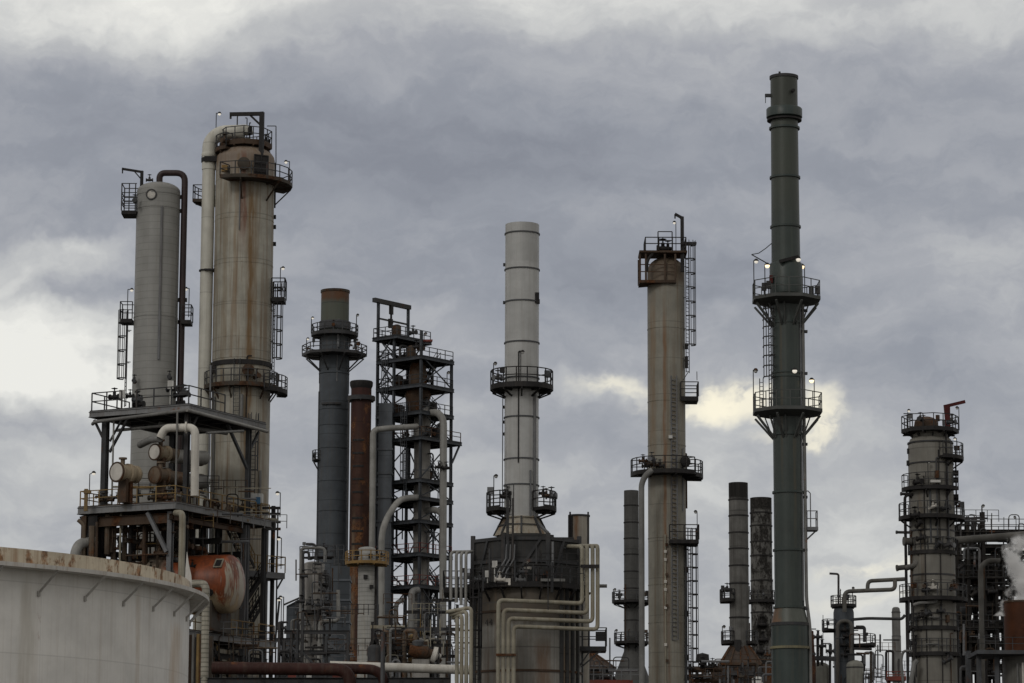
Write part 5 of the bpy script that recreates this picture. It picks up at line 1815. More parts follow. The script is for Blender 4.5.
m.tube([Vector((T.dx(530.5, 450), -r * .9, z(470))), Vector((T.dx(530.5, 450), -r * .9, z(517)))], .06, 8)
T.put(m, 'conduit', 'grey_steel')
for px, py, n_ in ((505.5, 405, 1), (505.5, 432, 1), (505.5, 420, 1), (505, 262, 1), (505, 300, 1)):
    m = MB()
    m.box(Vector((-r - .05, 0, z(py))), (.18, .2, .2))
    T.put(m, 'lug', 'dark_steel')
m = MB()
m.bar(Vector((-r - .12, -.2, z(517))), Vector((-r - .12, -.2, z(394))), .05)
T.put(m, 'cable', 'dark_steel')
# short stack beside it
paint('short_stack_paint', (.33, .31, .27), var=.2, streak=.5, dirt=(.14, .09, .05), drips=((-.22, .28, 20, 40, (.20, .09, .03, 1), .95),))
T = Thing('short_stack', 'short pale stack with a black left side, behind the furnace corner', 'stack', 579, 530, 222)
r = 10.3 * T.s
T.near = 0.85 * r
m = MB()
m.lathe([(r, 0), (r, T.z(514.5)), (r * .9, T.z(514.5)), (r * .9, T.z(525))], 36, cap=False)
T.put(m, 'shell', 'short_stack_paint')
m = MB()  # thin black plate over the left of the shell
m.lathe([(r + .01, T.z(560)), (r + .05, T.z(560)), (r + .05, T.z(515.5)), (r + .01, T.z(515.5))], 12, (0, 0), 165, 232, loop=True)
T.put(m, 'dark_plate', 'black_steel')
seam_rings(T, [T.z(515)], r, 'dark_steel', .12, .05)
for px in (588, 570):
    m = MB()
    m.bar(Vector((T.dx(px, 530), -.4, T.z(550))), Vector((T.dx(px, 530), -.4, T.z(511.5))), .1)
    T.put(m, 'lifting_lug', 'black_steel')

# ------------------------------------------------------------------ neighbour heater with a rusty hipped hood, right of the furnace
paint('hood_rust', (.06, .047, .039), var=.3, streak=.6, dirt=(.085, .04, .022), rust=.36, rustcol=(.065, .032, .020))
T = Thing('rusty_hood', 'rusty sloping hood behind the nested pipes, right of the furnace', 'furnace', 590, 660, 262)
zz, z0_ = T.z(649), T.z(670)
xl, xr = T.dx(545, 660), T.dx(615, 670)
xm = T.dx(590, 650)
m = MB()
m.add([(xl, -2, z0_), (xr, -2, z0_), (xr, 6, z0_), (xl, 6, z0_), (xl + .5, 1, zz), (xm, 1, zz), (xm, 4, zz), (xl + .5, 4, zz)], [(0, 1, 5, 4), (1, 2, 6, 5), (2, 3, 7, 6), (3, 0, 4, 7), (4, 5, 6, 7), (3, 2, 1, 0)])
hd_ = T.put(m, 'hood', 'hood_rust')
m = MB()
for k in range(6):
    f = k / 5
    m.bar(Vector((xm + (xr - xm) * .02, 1, zz)).lerp(Vector((xm, 1, zz)), f), Vector((xl + (xr - xl) * (.35 + .65 * f), -2.02, z0_)), .14)
T.put(m, 'hood_rib', 'brown_steel', hd_)
m = MB()
m.box(((xl + xr) / 2 - .2, 2, z0_ / 2), (xr - xl - .8, 7, z0_ - .1))
T.put(m, 'body', 'heater_dark')
for px in (604, 609, 600):
    m = MB()
    m.bar(Vector((T.dx(px, 670), -2.3, T.z(690))), Vector((T.dx(px, 670), -2.3, T.z(640 if px == 609 else 671))), .1)
    T.put(m, 'standpipe', 'mid_steel')
T = Thing('red_container', 'red painted sheet wall low down between the furnace and the cone-footed stack', 'container', 600, 683, 255)
m = MB()
m.box((0, 1, T.z(680) / 2), (5.2, 2.4, T.z(680)))
T.put(m, 'wall', 'red_sheet')
m = MB()
m.rail([T.L(575, 680, -.2), T.L(640, 680.5, -.2)], .9, .7, .06)
T.put(m, 'railing', 'grey_steel')

# ------------------------------------------------------------------ cone-footed dark stack
paint('soot_grey', (.085, .085, .083), var=.2, streak=.4, dirt=(.04, .038, .035), hl=(3.6, .08, .4), plates=(3.6, .5, .2))
T = Thing('cone_stack', 'slim dark stack on a wide grey cone foot, just left of the tall tan column', 'stack', 631.4, 560, 388)
s_ = T.s
r = 7.3 * s_
T.near = 0.85 * r
m = MB()
m.lathe([(20 * s_, T.z(684)), (r * 1.06, T.z(651)), (r * 1.04, T.z(648)), (r, T.z(490)), (r * .9, T.z(490)), (r * .9, T.z(500))], 36, cap=False)
m.lathe([(20 * s_, 0), (20 * s_, T.z(683.8))], 36, cap=False)
T.put(m, 'shell', 'soot_grey')
seam_rings(T, [T.z(p) for p in (505, 522, 538, 554, 571, 588, 620)], r * 1.01, 'black_steel', .12, .06)
for py, k in ((601, 1), (642, 2)):
    o, z_ = ring_platform(T, py, 19.5 * s_ if k == 1 else 17.5 * s_, r, n=14, mat='black_steel', railmat='dark_steel', brackets=8, drop=.6 if k == 1 else .5, thick=.35, w=.1)
    lamp(T, pol(18.5 * s_ if k == 1 else 17 * s_, 190, z_), 12 * s_, (.2, 0, 0), lit='board_white', r=.18, w=.08)

# ------------------------------------------------------------------ tall tan column
paint('tan_lagging', (0.245, 0.235, 0.20), var=0.16, streak=0.6, dirt=(.16, .12, .075), hl=(2.9, .05, .4), vl=(8, .01, .35), plates=(2.9, 1.0, .16), zones=((49.4, .5, (.11, .07, .042, 1), .75),),
      drips=((-.22, .2, 12, 49, (.17, .085, .035, 1), .85), (-1.1, .3, 30, 49.5, (.20, .13, .07, 1), .6), (.5, .2, 20, 46, (.15, .11, .07, 1), .5), (0.05, .16, 8, 30, (.13, .08, .05, 1), .7)))
T = Thing('tan_column', 'tall tan column with a boxy cage top and a caged ladder at right', 'process column', 666, 280, 250)
T.o.name = 'tan_tower'
s_ = T.s
r = 18.7 * s_
T.near = 0.85 * r
m = MB()
m.lathe([(r, 0), (r, T.za(272))] + dome(r, T.za(272), 15 * s_)[1:], 48)
T.put(m, 'shell', 'tan_lagging')
seam_rings(T, [T.z(p) for p in (327, 400, 444, 537, 584, 622, 666)], r, 'tan_lagging', .07, .025)
# cage top
xa, xb, xc = T.dx(638.5, 265), T.dx(675, 265), T.dx(686, 250)
zu, zl_ = T.z(251.5), T.z(281)
fr, bk = -r - .25, r * .6
m = MB()
m.prism([(xa, fr), (xc, fr), (xc, bk), (xa, bk)], zu - .16, zu)
o = T.put(m, 'top_platform', 'brown_steel')
m = MB()
m.rail([Vector((x, y, zu)) for x, y in ((T.dx(644.5, 245), bk), (T.dx(644.5, 245), fr), (xc - .1, fr), (xc - .1, bk))], 1.05, 1.0, .075)
m.rail([Vector((x, y, zu)) for x, y in ((T.dx(657, 240), fr - .05), (T.dx(671, 240), fr - .05))], 1.5, .9, .075)
T.put(m, 'railing', 'black_steel', o)
m = MB()
m.prism([(xa, fr), (xb, fr), (xb, -r * .5), (-r * .8, 0), (xa, .5)], zl_ - .22, zl_)
o = T.put(m, 'cage_floor', 'brown_steel')
m = MB()
for (x, y) in ((xa + .05, fr + .05), (xb - .05, fr + .05), (xa + .05, bk - .1), (T.dx(645, 265), fr + .05), (T.dx(664, 265), fr + .05)):
    m.bar(Vector((x, y, zl_)), Vector((x, y, zu - .28)), .14)
for f in (.28, .52):
    z_ = zl_ + (zu - zl_) * f
    m.bar(Vector((xa + .05, fr + .05, z_)), Vector((xb - .05, fr + .05, z_)), .07)
    m.bar(Vector((xa + .05, fr + .05, z_)), Vector((xa + .05, bk - .1, z_)), .07)
T.put(m, 'cage', 'brown_steel', o)
m = MB()
m.tube([Vector((T.dx(646, 270), fr - .0, T.z(272))), Vector((T.dx(646, 262), fr, T.z(262))), Vector((T.dx(652, 255), fr + .2, T.z(254)))], .12, 8, bend=.4)
T.put(m, 'curved_brace', 'black_steel')
for px, py, sz in ((662, 249, .5), (667, 249, .4)):
    valve(T, Vector((T.dx(px, py), fr + .3, T.z(py))), (1, 0, 0), sz, 'black_steel')
davit(T, (T.dx(681.3, 245), fr + .3), T.z(272), T.z(217), (T.dx(674, 216) - T.dx(681.3, 217), 0, .32), r=.12)
m = MB()
m.box(Vector((T.dx(681.5, 266), fr + .3, T.z(266))), (.3, .3, 1.0))
T.put(m, 'davit_socket', 'black_steel')
lamp(T, Vector((T.dx(675, 240), fr + .3, zu)), T.z(222.5) - zu, (-.12, 0, 0), r=.15)
m = MB()
m.box(Vector((T.dx(690, 240.5), 0, T.z(240.5))), (1.0, .9, .14))
T.put(m, 'ladder_cap', 'dark_steel')
ladder(T, (T.dx(687, 300), -.5), T.z(371), T.z(252), -35, mat='dark_steel', hoop=1.15)
x0, x1 = T.dx(680, 396), T.dx(697.5, 396)
box_platform(T, [(x0, -r * .8), (x1, -r * .8), (x1, .8), (x0, .8)], T.z(396), 'black_steel', 'black_steel', thick=.35, open_side=3, h=1.15, w=.075)
m = MB()
for dx_ in (0, .22):
    m.bar(Vector((x1 - .1 - dx_ * 5, -r * .8, T.z(380))), Vector((x1 - .1 - dx_ * 3, -r * .7, T.z(371))), .05)
T.put(m, 'cage_tie', 'dark_steel')
# cable tray down the front
m = MB()
xt0 = T.dx(673.3, 450)
yt_ = -math.sqrt(r * r - xt0 * xt0) - .1
for e in (-.22, .22):
    m.bar(Vector((xt0 + e, yt_, T.z(640))), Vector((xt0 + e, yt_, T.z(376))), .07, .14)
for k in range(60):
    z_ = T.z(640) + (T.z(376) - T.z(640)) * k / 60
    m.bar(Vector((xt0 - .22, yt_, z_)), Vector((xt0 + .22, yt_, z_)), .05)
T.put(m, 'cable_tray', 'grey_steel')
m = MB()
xq = T.dx(664.5, 600)
m.tube([Vector((xq, -r - .08, 1)), Vector((xq, -r - .08, T.z(535)))], .07, 8)
T.put(m, 'conduit', 'cream_pipe')
for k, py in enumerate((545, 552, 560, 575, 582, 590, 606, 608, 645, 661)):
    m = MB()
    m.box(Vector((xq + (.1 if k % 3 == 0 else 0), -r - .12, T.z(py))), (.2, .16, .22))
    T.put(m, 'conduit_clip', 'brown_steel' if k % 3 == 0 else 'cover_face')
m = MB()
m.box(Vector((T.dx(669.5, 437.5), -r - .1, T.z(437.5))), (.3, .25, .25))
T.put(m, 'lamp_box', 'board_white')
o, z_ = ring_platform(T, 472, 36 * s_, r, 175, 318, n=8, mat='black_steel', railmat='black_steel', brackets=5, drop=0, thick=.38, w=.07)
o, z_ = ring_platform(T, 474, 36 * s_, r, -40, 25, n=4, mat='black_steel', railmat='black_steel', brackets=3, drop=0, thick=.38, w=.07)
manway(T, Vector((T.dx(683, 461), -r * .55, T.z(461))), (.6, -1, 0), .42, 'black_steel')
for px, py in ((642, 462), (648, 465), (654, 466), (659, 467), (645, 467)):
    valve(T, Vector((T.dx(px, py), -r * .95 - .4, T.z(py))), (1, -.3, 0), .32, 'black_steel' if px % 2 else 'brown_steel')
x0, x1 = T.dx(668, 541), T.dx(697, 541)
box_platform(T, [(x0, -r - 1.0), (x1, -r - 1.0), (x1, .4), (x0, -r * .6)], T.z(541), 'black_steel', 'black_steel', thick=.3, open_side=3, h=1.15, w=.075)
lamp(T, Vector((x1 - .1, -r - .6, T.z(541))), T.z(512.5) - T.z(541), (-.12, 0, 0), lit='board_white', r=.15)
ladder(T, (T.dx(689, 600), -.7), T.z(690), T.z(541), -30, mat='black_steel', hoop=1.05)
m = MB()
m.tube([Vector((T.dx(685.5, 600), -.8, 0)), Vector((T.dx(685.5, 600), -.8, T.z(545)))], .1, 8)
T.put(m, 'downpipe', 'dark_steel')
for py in (358, 364, 345, 569, 613, 657, 677):
    m = MB()
    m.box(Vector((T.dx(686, py), -.7, T.z(py))), (.25, .25, .45))
    T.put(m, 'side_nozzle', 'black_steel')
pipe_thing('side_pipe', 'tan pipe curving out of the tall column and running down its left side', [P(652, 470, 246.5), P(645, 476, 246.4), P(641.5, 484, 246.4), Vector((*P(641.7, 600, 246.4).xy, .6))], 2.9 * .078, 'grey_pipe', bend=.6)

# ------------------------------------------------------------------ two weathered stacks
paint('weathered_stack', (0.15, 0.147, 0.14), var=0.3, streak=0.6, dirt=(.05, .045, .04), rust=.0, hl=(4.0, .1, .5), plates=(4.0, .8, .3),
      zones=((45.4, .25, (.012, .011, .010, 1), .97),), spec=.1)
peel = paint('peeling_stack', (0.15, 0.147, 0.14), var=0.3, streak=0.4, dirt=(.06, .055, .05), rust=.6, rustcol=(.034, .032, .030), rustscale=1.3, hl=(4.0, .1, .5),
             zones=((45.4, .25, (.012, .011, .010, 1), .97),), spec=.1)
for (px, rp, top, D_, mat, lab, bands, foot) in (
        (739, 9.7, 482, 355, 'weathered_stack', 'weathered grey black-topped stack, taller of the pair beside the green stack', (499, 515, 532, 548, 565, 583, 617), True),
        (761.6, 10.8, 497, 366, 'peeling_stack', 'peeling black-and-white patched stack, shorter of the pair beside the green stack', (512, 525, 541, 555, 580, 612), False)):
    T = Thing('weathered_stack', lab, 'stack', px, 580, D_, 'weathered pair of stacks')
    s_ = T.s
    r = rp * s_
    T.near = 0.85 * r
    m = MB()
    m.lathe([(r, 0), (r, T.z(top)), (r * .9, T.z(top)), (r * .9, T.z(top + 8))], 36, cap=False)
    T.put(m, 'shell', mat)
    seam_rings(T, [T.z(p) for p in bands], r, 'black_steel', .13, .07)
    if foot:
        o, z_ = ring_platform(T, 599, 19.5 * s_, r, 150, 240, n=4, mat='black_steel', railmat='dark_steel', brackets=8, drop=0, thick=.5, w=.09)
        lamp(T, pol(16 * s_, 195, z_), 11 * s_, (.2, 0, 0), lit='board_white', r=.2, w=.08)
        valve(T, pol(13 * s_, 200, z_ + 1.0), (1, 0, 0), .5, 'black_steel')
        for a0, a1 in ((150, 235), (-50, 30)):
            o, z_ = ring_platform(T, 641, 18.5 * s_, r, a0, a1, n=4, mat='black_steel', railmat='dark_steel', brackets=8, drop=0, thick=.5, w=.09)
        lamp(T, pol(17.5 * s_, 190, z_), 15 * s_, (.2, 0, 0), lit='board_white', r=.2, w=.08)
        # four-sided hipped hood it rises from
        zt_2, zb_2 = T.z(646), T.z(664.5)
        a_, b_ = 9 * s_, 20 * s_
        m = MB()
        m.add([(-b_, -b_, zb_2), (b_, -b_, zb_2), (b_, b_, zb_2), (-b_, b_, zb_2), (-a_, -a_, zt_2), (a_, -a_, zt_2), (a_, a_, zt_2), (-a_, a_, zt_2)],
              [(0, 1, 5, 4), (1, 2, 6, 5), (2, 3, 7, 6), (3, 0, 4, 7), (4, 5, 6, 7), (3, 2, 1, 0)])
        h_ = T.put(m, 'hood', 'hood_rust')
        for sx in (-1, 1):
            for sy in (-1, 1):
                m = MB()
                m.bar((sx * b_, sy * b_, zb_2), (sx * a_, sy * a_, zt_2), .22)
                T.put(m, 'hood_rib', 'brown_steel', h_)
        for f in (-.55, 0, .5):
            m = MB()
            m.bar((f * b_, -b_ - .05, zb_2), (f * a_, -a_ - .05, zt_2), .16)
            T.put(m, 'hood_rib', 'brown_steel', h_)
        m = MB()
        m.bar((-b_, -b_ - .06, zb_2), (b_, -b_ - .06, zb_2), .2, .3)
        T.put(m, 'hood_beam', 'brown_steel', h_)
        m = MB()
        m.bar(Vector((-.3, -r - .15, T.z(672))), Vector((-.3, -r - .15, T.z(640))), .7, .3)
        T.put(m, 'front_duct', 'black_steel')
        m = MB()
        m.box((0, 0, zb_2 / 2), (2 * b_ - .2, 2 * b_ - .2, zb_2 - .02))
        T.put(m, 'body', 'hood_rust')
        for f in (-.8, -.45, -.1, .25, .6, .95):
            m = MB()
            m.bar((f * b_, -b_ - .02, T.z(690)), (f * b_, -b_ - .02, zb_2 - .3), .3)
            T.put(m, 'buckstay', 'dark_steel')
        m = MB()
        m.box((-.2 * b_, -b_ - .2, T.z(674)), (1.6 * b_, .4, .5))
        T.put(m, 'walkway', 'dark_steel')
        m = MB()
        x0, x1 = T.dx(711, 668), T.dx(721, 668)
        m.box(((x0 + x1) / 2, -.5, T.z(666.5) / 2), (x1 - x0, 3, T.z(666.5)))
        T.put(m, 'side_box', 'hood_rust')
        m = MB()
        x0, x1 = T.dx(757, 668), T.dx(771, 668)
        m.box(((x0 + x1) / 2, 0, T.z(664.5) / 2), (x1 - x0, 4, T.z(664.5)))
        T.put(m, 'side_box', 'brown_steel')
        m = MB()
        c_ = T.L(757.5, 679, -3.5)
        m.lathe([(.62, 0)] + [(.62, c_.z)] + dome(.62, c_.z, .28)[1:], 18, (c_.x, c_.y))
        T.put(m, 'vent_cap', 'board_white')
    else:
        for a0, a1 in ((200, 340),):
            o, z_ = ring_platform(T, 600, 14.5 * s_, r, 0, 360, n=16, mat='black_steel', railmat='dark_steel', brackets=8, drop=0, thick=.4, w=.09)
        for py in (625, 640, 652):
            valve(T, Vector((T.dx(759 + (py % 7), py), -r - .3, T.z(py))), (1, 0, 0), .6, 'black_steel')

# ------------------------------------------------------------------ green stack
paint('green_paint', (0.042, 0.055, 0.051), var=0.16, streak=0.45, dirt=(.065, .078, .066), rough=.42, vl=(2, .006, .3), plates=(3.2, .32, .18),
      zones=((46.0, 2.5, (.062, .069, .054, 1), .7), (52.6, .8, (.045, .05, .042, 1), .7)), drips=((-.45, .12, 26, 39.0, (.10, .075, .045, 1), .5), (.35, .15, 22, 31.5, (.10, .08, .05, 1), .45)))
paint('green_foot', (0.037, 0.053, 0.050), var=0.16, streak=0.4, dirt=(.07, .07, .055), rough=.42, plates=(2.4, .5, .2))
paint('green_cone', (0.085, 0.094, 0.08), var=0.15, streak=0.3, dirt=(.05, .05, .04), rust=.12, rough=.45,
      drips=((-.95, .45, 16.0, 20.5, (.19, .085, .035, 1), .65),))
T = Thing('green_stack', 'tallest stack, dark green, with two lamp-lit platforms and a collar near its top', 'stack', 785.2, 200, 205)
s_ = T.s
z = T.z
r0, r1, r2 = 14.0 * s_, 14.6 * s_, 18.2 * s_
T.near = 0.9 * r1
m = MB()
m.lathe([(r1 * 1.0, z(607)), (r1 * .995, z(480)), (r1, z(300)), (r0 * .99, z(180)), (r0 * .97, z(104)), (r0 * .97, z(74)), (r0 * .88, z(74)), (r0 * .88, z(84))], 56, cap=False)
T.put(m, 'shell', 'green_paint')
m = MB()
m.lathe([(r2, 0), (r2, z(623))], 56, cap=False)
T.put(m, 'foot', 'green_foot')
m = MB()
m.lathe([(r2 * 1.005, z(623)), (r1 * 1.01, z(607))], 56, cap=False)
cn = T.put(m, 'cone', 'green_cone')
seam_rings(T, [z(74.5)], r0 * .97, 'dark_steel', .18, .06, 'top_lip')
m = MB()
m.lathe([(r0 * .96, z(116.5)), (18 * s_, z(114.5)), (18 * s_, z(106.5)), (17.2 * s_, z(105.5)), (r0 * .96, z(105.5))], 48, loop=True)
T.put(m, 'collar', 'green_foot')
m = MB()
m.lathe([(r0 * .97, z(118)), (17.4 * s_, z(118)), (17.4 * s_, z(116.4)), (r0 * .97, z(116.4))], 48, loop=True)
T.put(m, 'collar_ring', 'black_steel')
seam_rings(T, [z(p) for p in (125.5, 175, 224.5, 321, 371, 375)], r0 * 1.005, 'green_foot', .13, .09)
seam_rings(T, [z(p) for p in (433, 491, 549, 606.5)], r1, 'green_foot', .13, .09)
seam_rings(T, [z(623.5)], r2, 'dark_steel', .2, .05)
paint('ochre_band', (.18, .165, .10), var=.3, streak=.4)
seam_rings(T, [z(647)], r2, 'ochre_band', .16, .10, 'band')
m = MB()
m.lathe([(r0 * 1.0, z(292)), (16.4 * s_, z(292)), (16.4 * s_, z(263)), (15.6 * s_, z(261)), (r0 * 1.0, z(261))], 48, loop=True)
T.put(m, 'sleeve', 'green_foot')
m = MB()
m.box(T.L(766.5, 95.5) + Vector((.15, 0, 0)), (.5, .2, .2))
m.bar(T.L(765.5, 95), T.L(765.5, 103), .04)
T.put(m, 'bracket', 'dark_steel')
m = MB()
m.rev([(.12, 0), (.12, .25), (1e-3, .26)], Vector((.25 * r0 + .25, -r0 * .93, z(91))), (.2, -1, 0), 10)
T.put(m, 'test_port', 'black_steel')
m = MB()
m.bar(Vector((-.35, -r0 * .9, z(74))), Vector((-.35, -r0 * .9, z(71.5))), .12)
T.put(m, 'lifting_lug', 'dark_steel')
paint('platform_grey', (0.085, 0.09, 0.088), var=.2, streak=.3)
lampz = []
for py, ro in ((297.5, 35.5), (410, 36)):
    zz = z(py)
    m = MB()
    R_ = ro * s_
    m.lathe([(r1 + .02, zz - .40), (R_ - .35, zz - .22), (R_, zz - .12), (R_, zz + .10), (R_ - .03, zz + .10), (R_ - .03, zz), (r1 + .02, zz)], 8, (0, 0), 22.5, 382.5, loop=True)
    o = T.put(m, 'platform', 'platform_grey')
    m = MB()
    for k in range(8):
        a = 22.5 + 45 * k
        m.bar(pol(R_ * .93, a, zz - .35), pol(r1 + .0, a, zz - 1.75), .13)
        m.bar(pol(R_ * .62, a + 12, zz - .35), pol(r1 + .0, a + 12, zz - 1.75), .08)
    T.put(m, 'knee_brace', 'platform_grey', o)
    m = MB()
    m.rail([pol(R_ - .05, 22.5 + 45 * k, zz + .02) for k in range(8)], 1.12, .95, .055, closed=True)
    T.put(m, 'railing', 'platform_grey', o)
    lampz.append((zz, R_))
(zu_, Ru), (zl2, Rl) = lampz
for (px, py, zz, R_, dy, lit, a) in ((753.2, 262, zu_, Ru, -.6, 'lit_pale', .16), (763, 266, zu_, Ru, -1.6, 'lit_warm', .16), (806, 267, zu_, Ru, .9, 'lit_warm', -.16), (754, 371.5, zl2, Rl, .5, 'board_white', .16), (813.5, 381, zl2, Rl, -.6, 'lit_warm', -.16)):
    x = T.dx(px, py + 20)
    lamp(T, Vector((x, dy, zz)), T.L(px, py, dy).z - zz + .1, (a, 0, 0), lit=lit, r=.17, w=.05)
for (px, py) in ((797, 259), (793, 371)):
    x = T.dx(px, py)
    y = -math.sqrt(max(.1, r1 * r1 - x * x)) - .35
    m = MB()
    if py < 300:
        m.bar(Vector((T.dx(778, 262), -r1 - .25, z(262.5))), Vector((x, y, z(py - 2))), .22, .2)
    else:
        m.bar(Vector((x, y + .3, z(py - 2))), Vector((x, y, z(py - 2))), .08)
    m.lathe([(.06, z(py - 2.5)), (.15, z(py - 1)), (.17, z(py))], 10, (x, y))
    o = T.put(m, 'lamp', 'black_steel')
    m = MB()
    m.ball((x, y, z(py) - .05), .16, 10)
    T.put(m, 'lamp_bulb', 'lit_pale', o)
m = MB()
pa_, pb_ = T.L(772, 243), T.L(751.5, 254.5)
m.tube([pa_, pa_.lerp(pb_, .3) + Vector((0, 0, -.12)), pa_.lerp(pb_, .65) + Vector((0, 0, -.18)), pb_], .03, 5)
m.bar(pb_, T.L(771, 265.5), .06)
T.put(m, 'bracket_arm', 'black_steel')
m = MB()
m.box(T.L(770.3, 281) + Vector((0, -.6, 0)), (.22, .2, .5))
T.put(m, 'call_box', 'red_davit')
for px, py in ((763, 287), (767.5, 285), (810, 291), (816, 290)):
    m = MB()
    a = Vector((T.dx(px, py), -.9, z(py)))
    m.box(a, (.3, .25, .5))
    m.bar(a, Vector((a.x, a.y, zu_)), .06)
    T.put(m, 'instrument_box', 'dark_steel')
ladder(T, (T.dx(769.5, 340), -.35), z(407), zu_ - .9, 195, mat='dark_steel', cage=False)
m = MB()   # free cage of the ladder above the lower platform
xa_, xb_ = T.dx(763, 340), T.dx(769, 340)
for px in (763, 765.6, 768):
    m.bar(Vector((T.dx(px, 340), -.55, z(376))), Vector((T.dx(px, 340), -.55, z(305))), .05)
for py in (308, 318, 326, 336, 345, 355, 365, 376):
    for a, b in (((xa_, -.55), (xb_, -.9)), ((xa_, -.55), (xa_, .05)), ((xb_, -.9), (xb_ + .3, -.6))):
        m.bar(Vector((*a, z(py))), Vector((*b, z(py))), .05, .08)
T.put(m, 'safety_cage', 'dark_steel')
m = MB()
for px in (759, 762.5):
    m.bar(Vector((T.dx(px, 390), -.6, z(408))), Vector((T.dx(px, 390), -.6, z(378))), .05)
for k in range(7):
    m.bar(Vector((T.dx(759, 390), -.6, z(406 - k * 4))), Vector((T.dx(762.5, 390), -.6, z(406 - k * 4))), .035)
T.put(m, 'hatch_ladder', 'dark_steel')
m = MB()
m.tube([Vector((T.dx(803.2, 400), -.35, z(303))), Vector((T.dx(804.6, 480), -.35, z(600))), Vector((T.dx(809.5, 620), -.3, z(626))), Vector((T.dx(809.5, 660), -.3, 0))], 1.7 * s_, 10, bend=.6)
T.put(m, 'side_pipe', 'grey_pipe')
for py in (309, 330, 372, 443, 496, 549, 608):
    m = MB()
    m.box(Vector((T.dx(803.5, py), -.3, z(py))), (.45, .3, .16))
    T.put(m, 'pipe_clip', 'dark_steel')
m = MB()
m.tube([Vector((T.dx(800.5, 420), -r1 * .55, z(306))), Vector((T.dx(800.5, 420), -r1 * .55, z(600)))], .05, 6)
T.put(m, 'conduit', 'grey_steel')
# small landing on the right
xl_, xr_ = T.dx(806.5, 525), T.dx(817.5, 525)
zz = z(526)
m = MB()
m.prism([(xl_, -.5), (xr_, -.5), (xr_, .5), (xl_, .5)], zz - .22, zz)
m.bar(Vector((xr_ - .1, 0, zz - .2)), Vector((xl_, 0, z(538))), .1)
o = T.put(m, 'platform', 'grey_steel')
m = MB()
m.rail([Vector((xl_, -.45, zz)), Vector((xr_ - .05, -.45, zz)), Vector((xr_ - .05, .45, zz))], z(510) - zz, .6, .06)
m.tube([Vector((xl_, -.2, z(490))), Vector((xl_ + .1, -.2, z(489.5))), Vector((xl_ + .25, -.2, z(492))), Vector((xl_ + .25, -.2, zz))], .04, 6)
T.put(m, 'railing', 'grey_steel', o)

# ------------------------------------------------------------------ background pipe group right of the tan column
T = Thing('pipe_rack', 'low rack of brown pipes and valves between the tan column and the rusty hipped hood', 'pipe rack', 700, 672, 340)
for (px, a) in ((690, 664), (697, 670), (703, 660), (708, 668), (713, 666)):
    m = MB()
    m.bar(Vector((T.dx(px, 672), 0, 0)), Vector((T.dx(px, 672), 0, T.z(a))), .3)
    T.put(m, 'column', 'brown_steel')
for (xa, xb, py, rr) in ((688, 722, 670, .28), (689, 712, 676, .2), (692, 720, 681, .25)):
    m = MB()
    m.tube([T.L(xa, py), T.L(xb, py - .5)], rr, 8)
    T.put(m, 'pipe_run', 'brown_steel')
for px, py in ((690, 668), (702.5, 664), (709, 667), (712.5, 665), (706, 676), (697, 677)):
    valve(T, T.L(px, py, -.6), (1, 0, 0), .45, 'black_steel')
m = MB()
m.ball(T.L(702.5, 662.5), .16 * 8, 10) if False else m.rev([(.25, -.6), (.3, .3), (.75, .4), (.7, 1.1), (1e-3, 1.3)], T.L(702.5, 665), (0, 0, 1), 10)
T.put(m, 'vent_head', 'black_steel')
for px in (713, 693):
    m = MB()
    m.bar(T.L(px, 670), T.L(px, 661), .15)
    T.put(m, 'post', 'dark_steel')

# ------------------------------------------------------------------ vessel group right of the green stack
T = Thing('hooded_vessel', 'dark slim vessel with a tall bent vent pipe, right of the green stack', 'process vessel', 844, 640, 385)
s_ = T.s
r = 10.3 * s_
T.near = 0.85 * r
m = MB()
m.lathe([(r, 0), (r, T.z(612)), (r * .9, T.z(607.5))] , 30)
T.put(m, 'shell', 'slate_lagging')
o, z_ = ring_platform(T, 604.5, 13 * s_, r * .3, n=12, mat='black_steel', railmat='dark_steel', brackets=6, drop=0, thick=.4, w=.09)
m = MB()
m.tube([T.L(838.5, 612, -.6), T.L(838.5, 574, -.6), T.L(829.5, 573.5, -.6)], 1.1 * s_, 8, bend=.25)
T.put(m, 'vent_pipe', 'dark_steel')
m = MB()
m.tube([T.L(837.5, 690, -1.6), T.L(837.5, 621, -1.6), T.L(851.5, 621, -1.6), T.L(851.5, 690, -1.6)], 2.0 * s_, 10, bend=1.0)
T.put(m, 'loop_pipe', 'dull_pipe')
for a0, a1, py, ro in ((150, 215, 628.5, 22), (-40, 20, 643.5, 32)):
    o, z_ = ring_platform(T, py, ro * s_, r, a0, a1, n=3, mat='black_steel', railmat='dark_steel', brackets=8, drop=0, thick=.45, w=.09)
lamp(T, Vector((T.dx(852.5, 596), 0, T.z(604))), T.z(587) - T.z(604), (.1, 0, 0), lit='board_white', r=.2, w=.09)
m = MB()
m.bar(T.L(823, 615), T.L(823, 662), .07)
T.put(m, 'standpipe', 'grey_steel')
for px, py in ((845, 630), (847, 636), (844, 645), (848, 650), (845, 655)):
    valve(T, T.L(px, py, -1.5), (1, 0, 0), .5, 'black_steel')
m = MB()
m.tube([T.L(856, 627), T.L(864.5, 627), T.L(864.5, 642)], .2, 8, bend=.3)
m.tube([T.L(852, 628), T.L(863, 628)], .17, 8)
T.put(m, 'pipe_run', 'dark_steel')
pipe_thing('vapour_line', 'grey pipe bending over the slim vessel and across to the broad grey column', [P(844.5, 612, 383), P(844.5, 591.5, 383), P(868, 590.5, 383), P(895, 589.5, 383), P(895, 580, 383)], 2.1 * .12, 'dull_pipe', bend=.7)
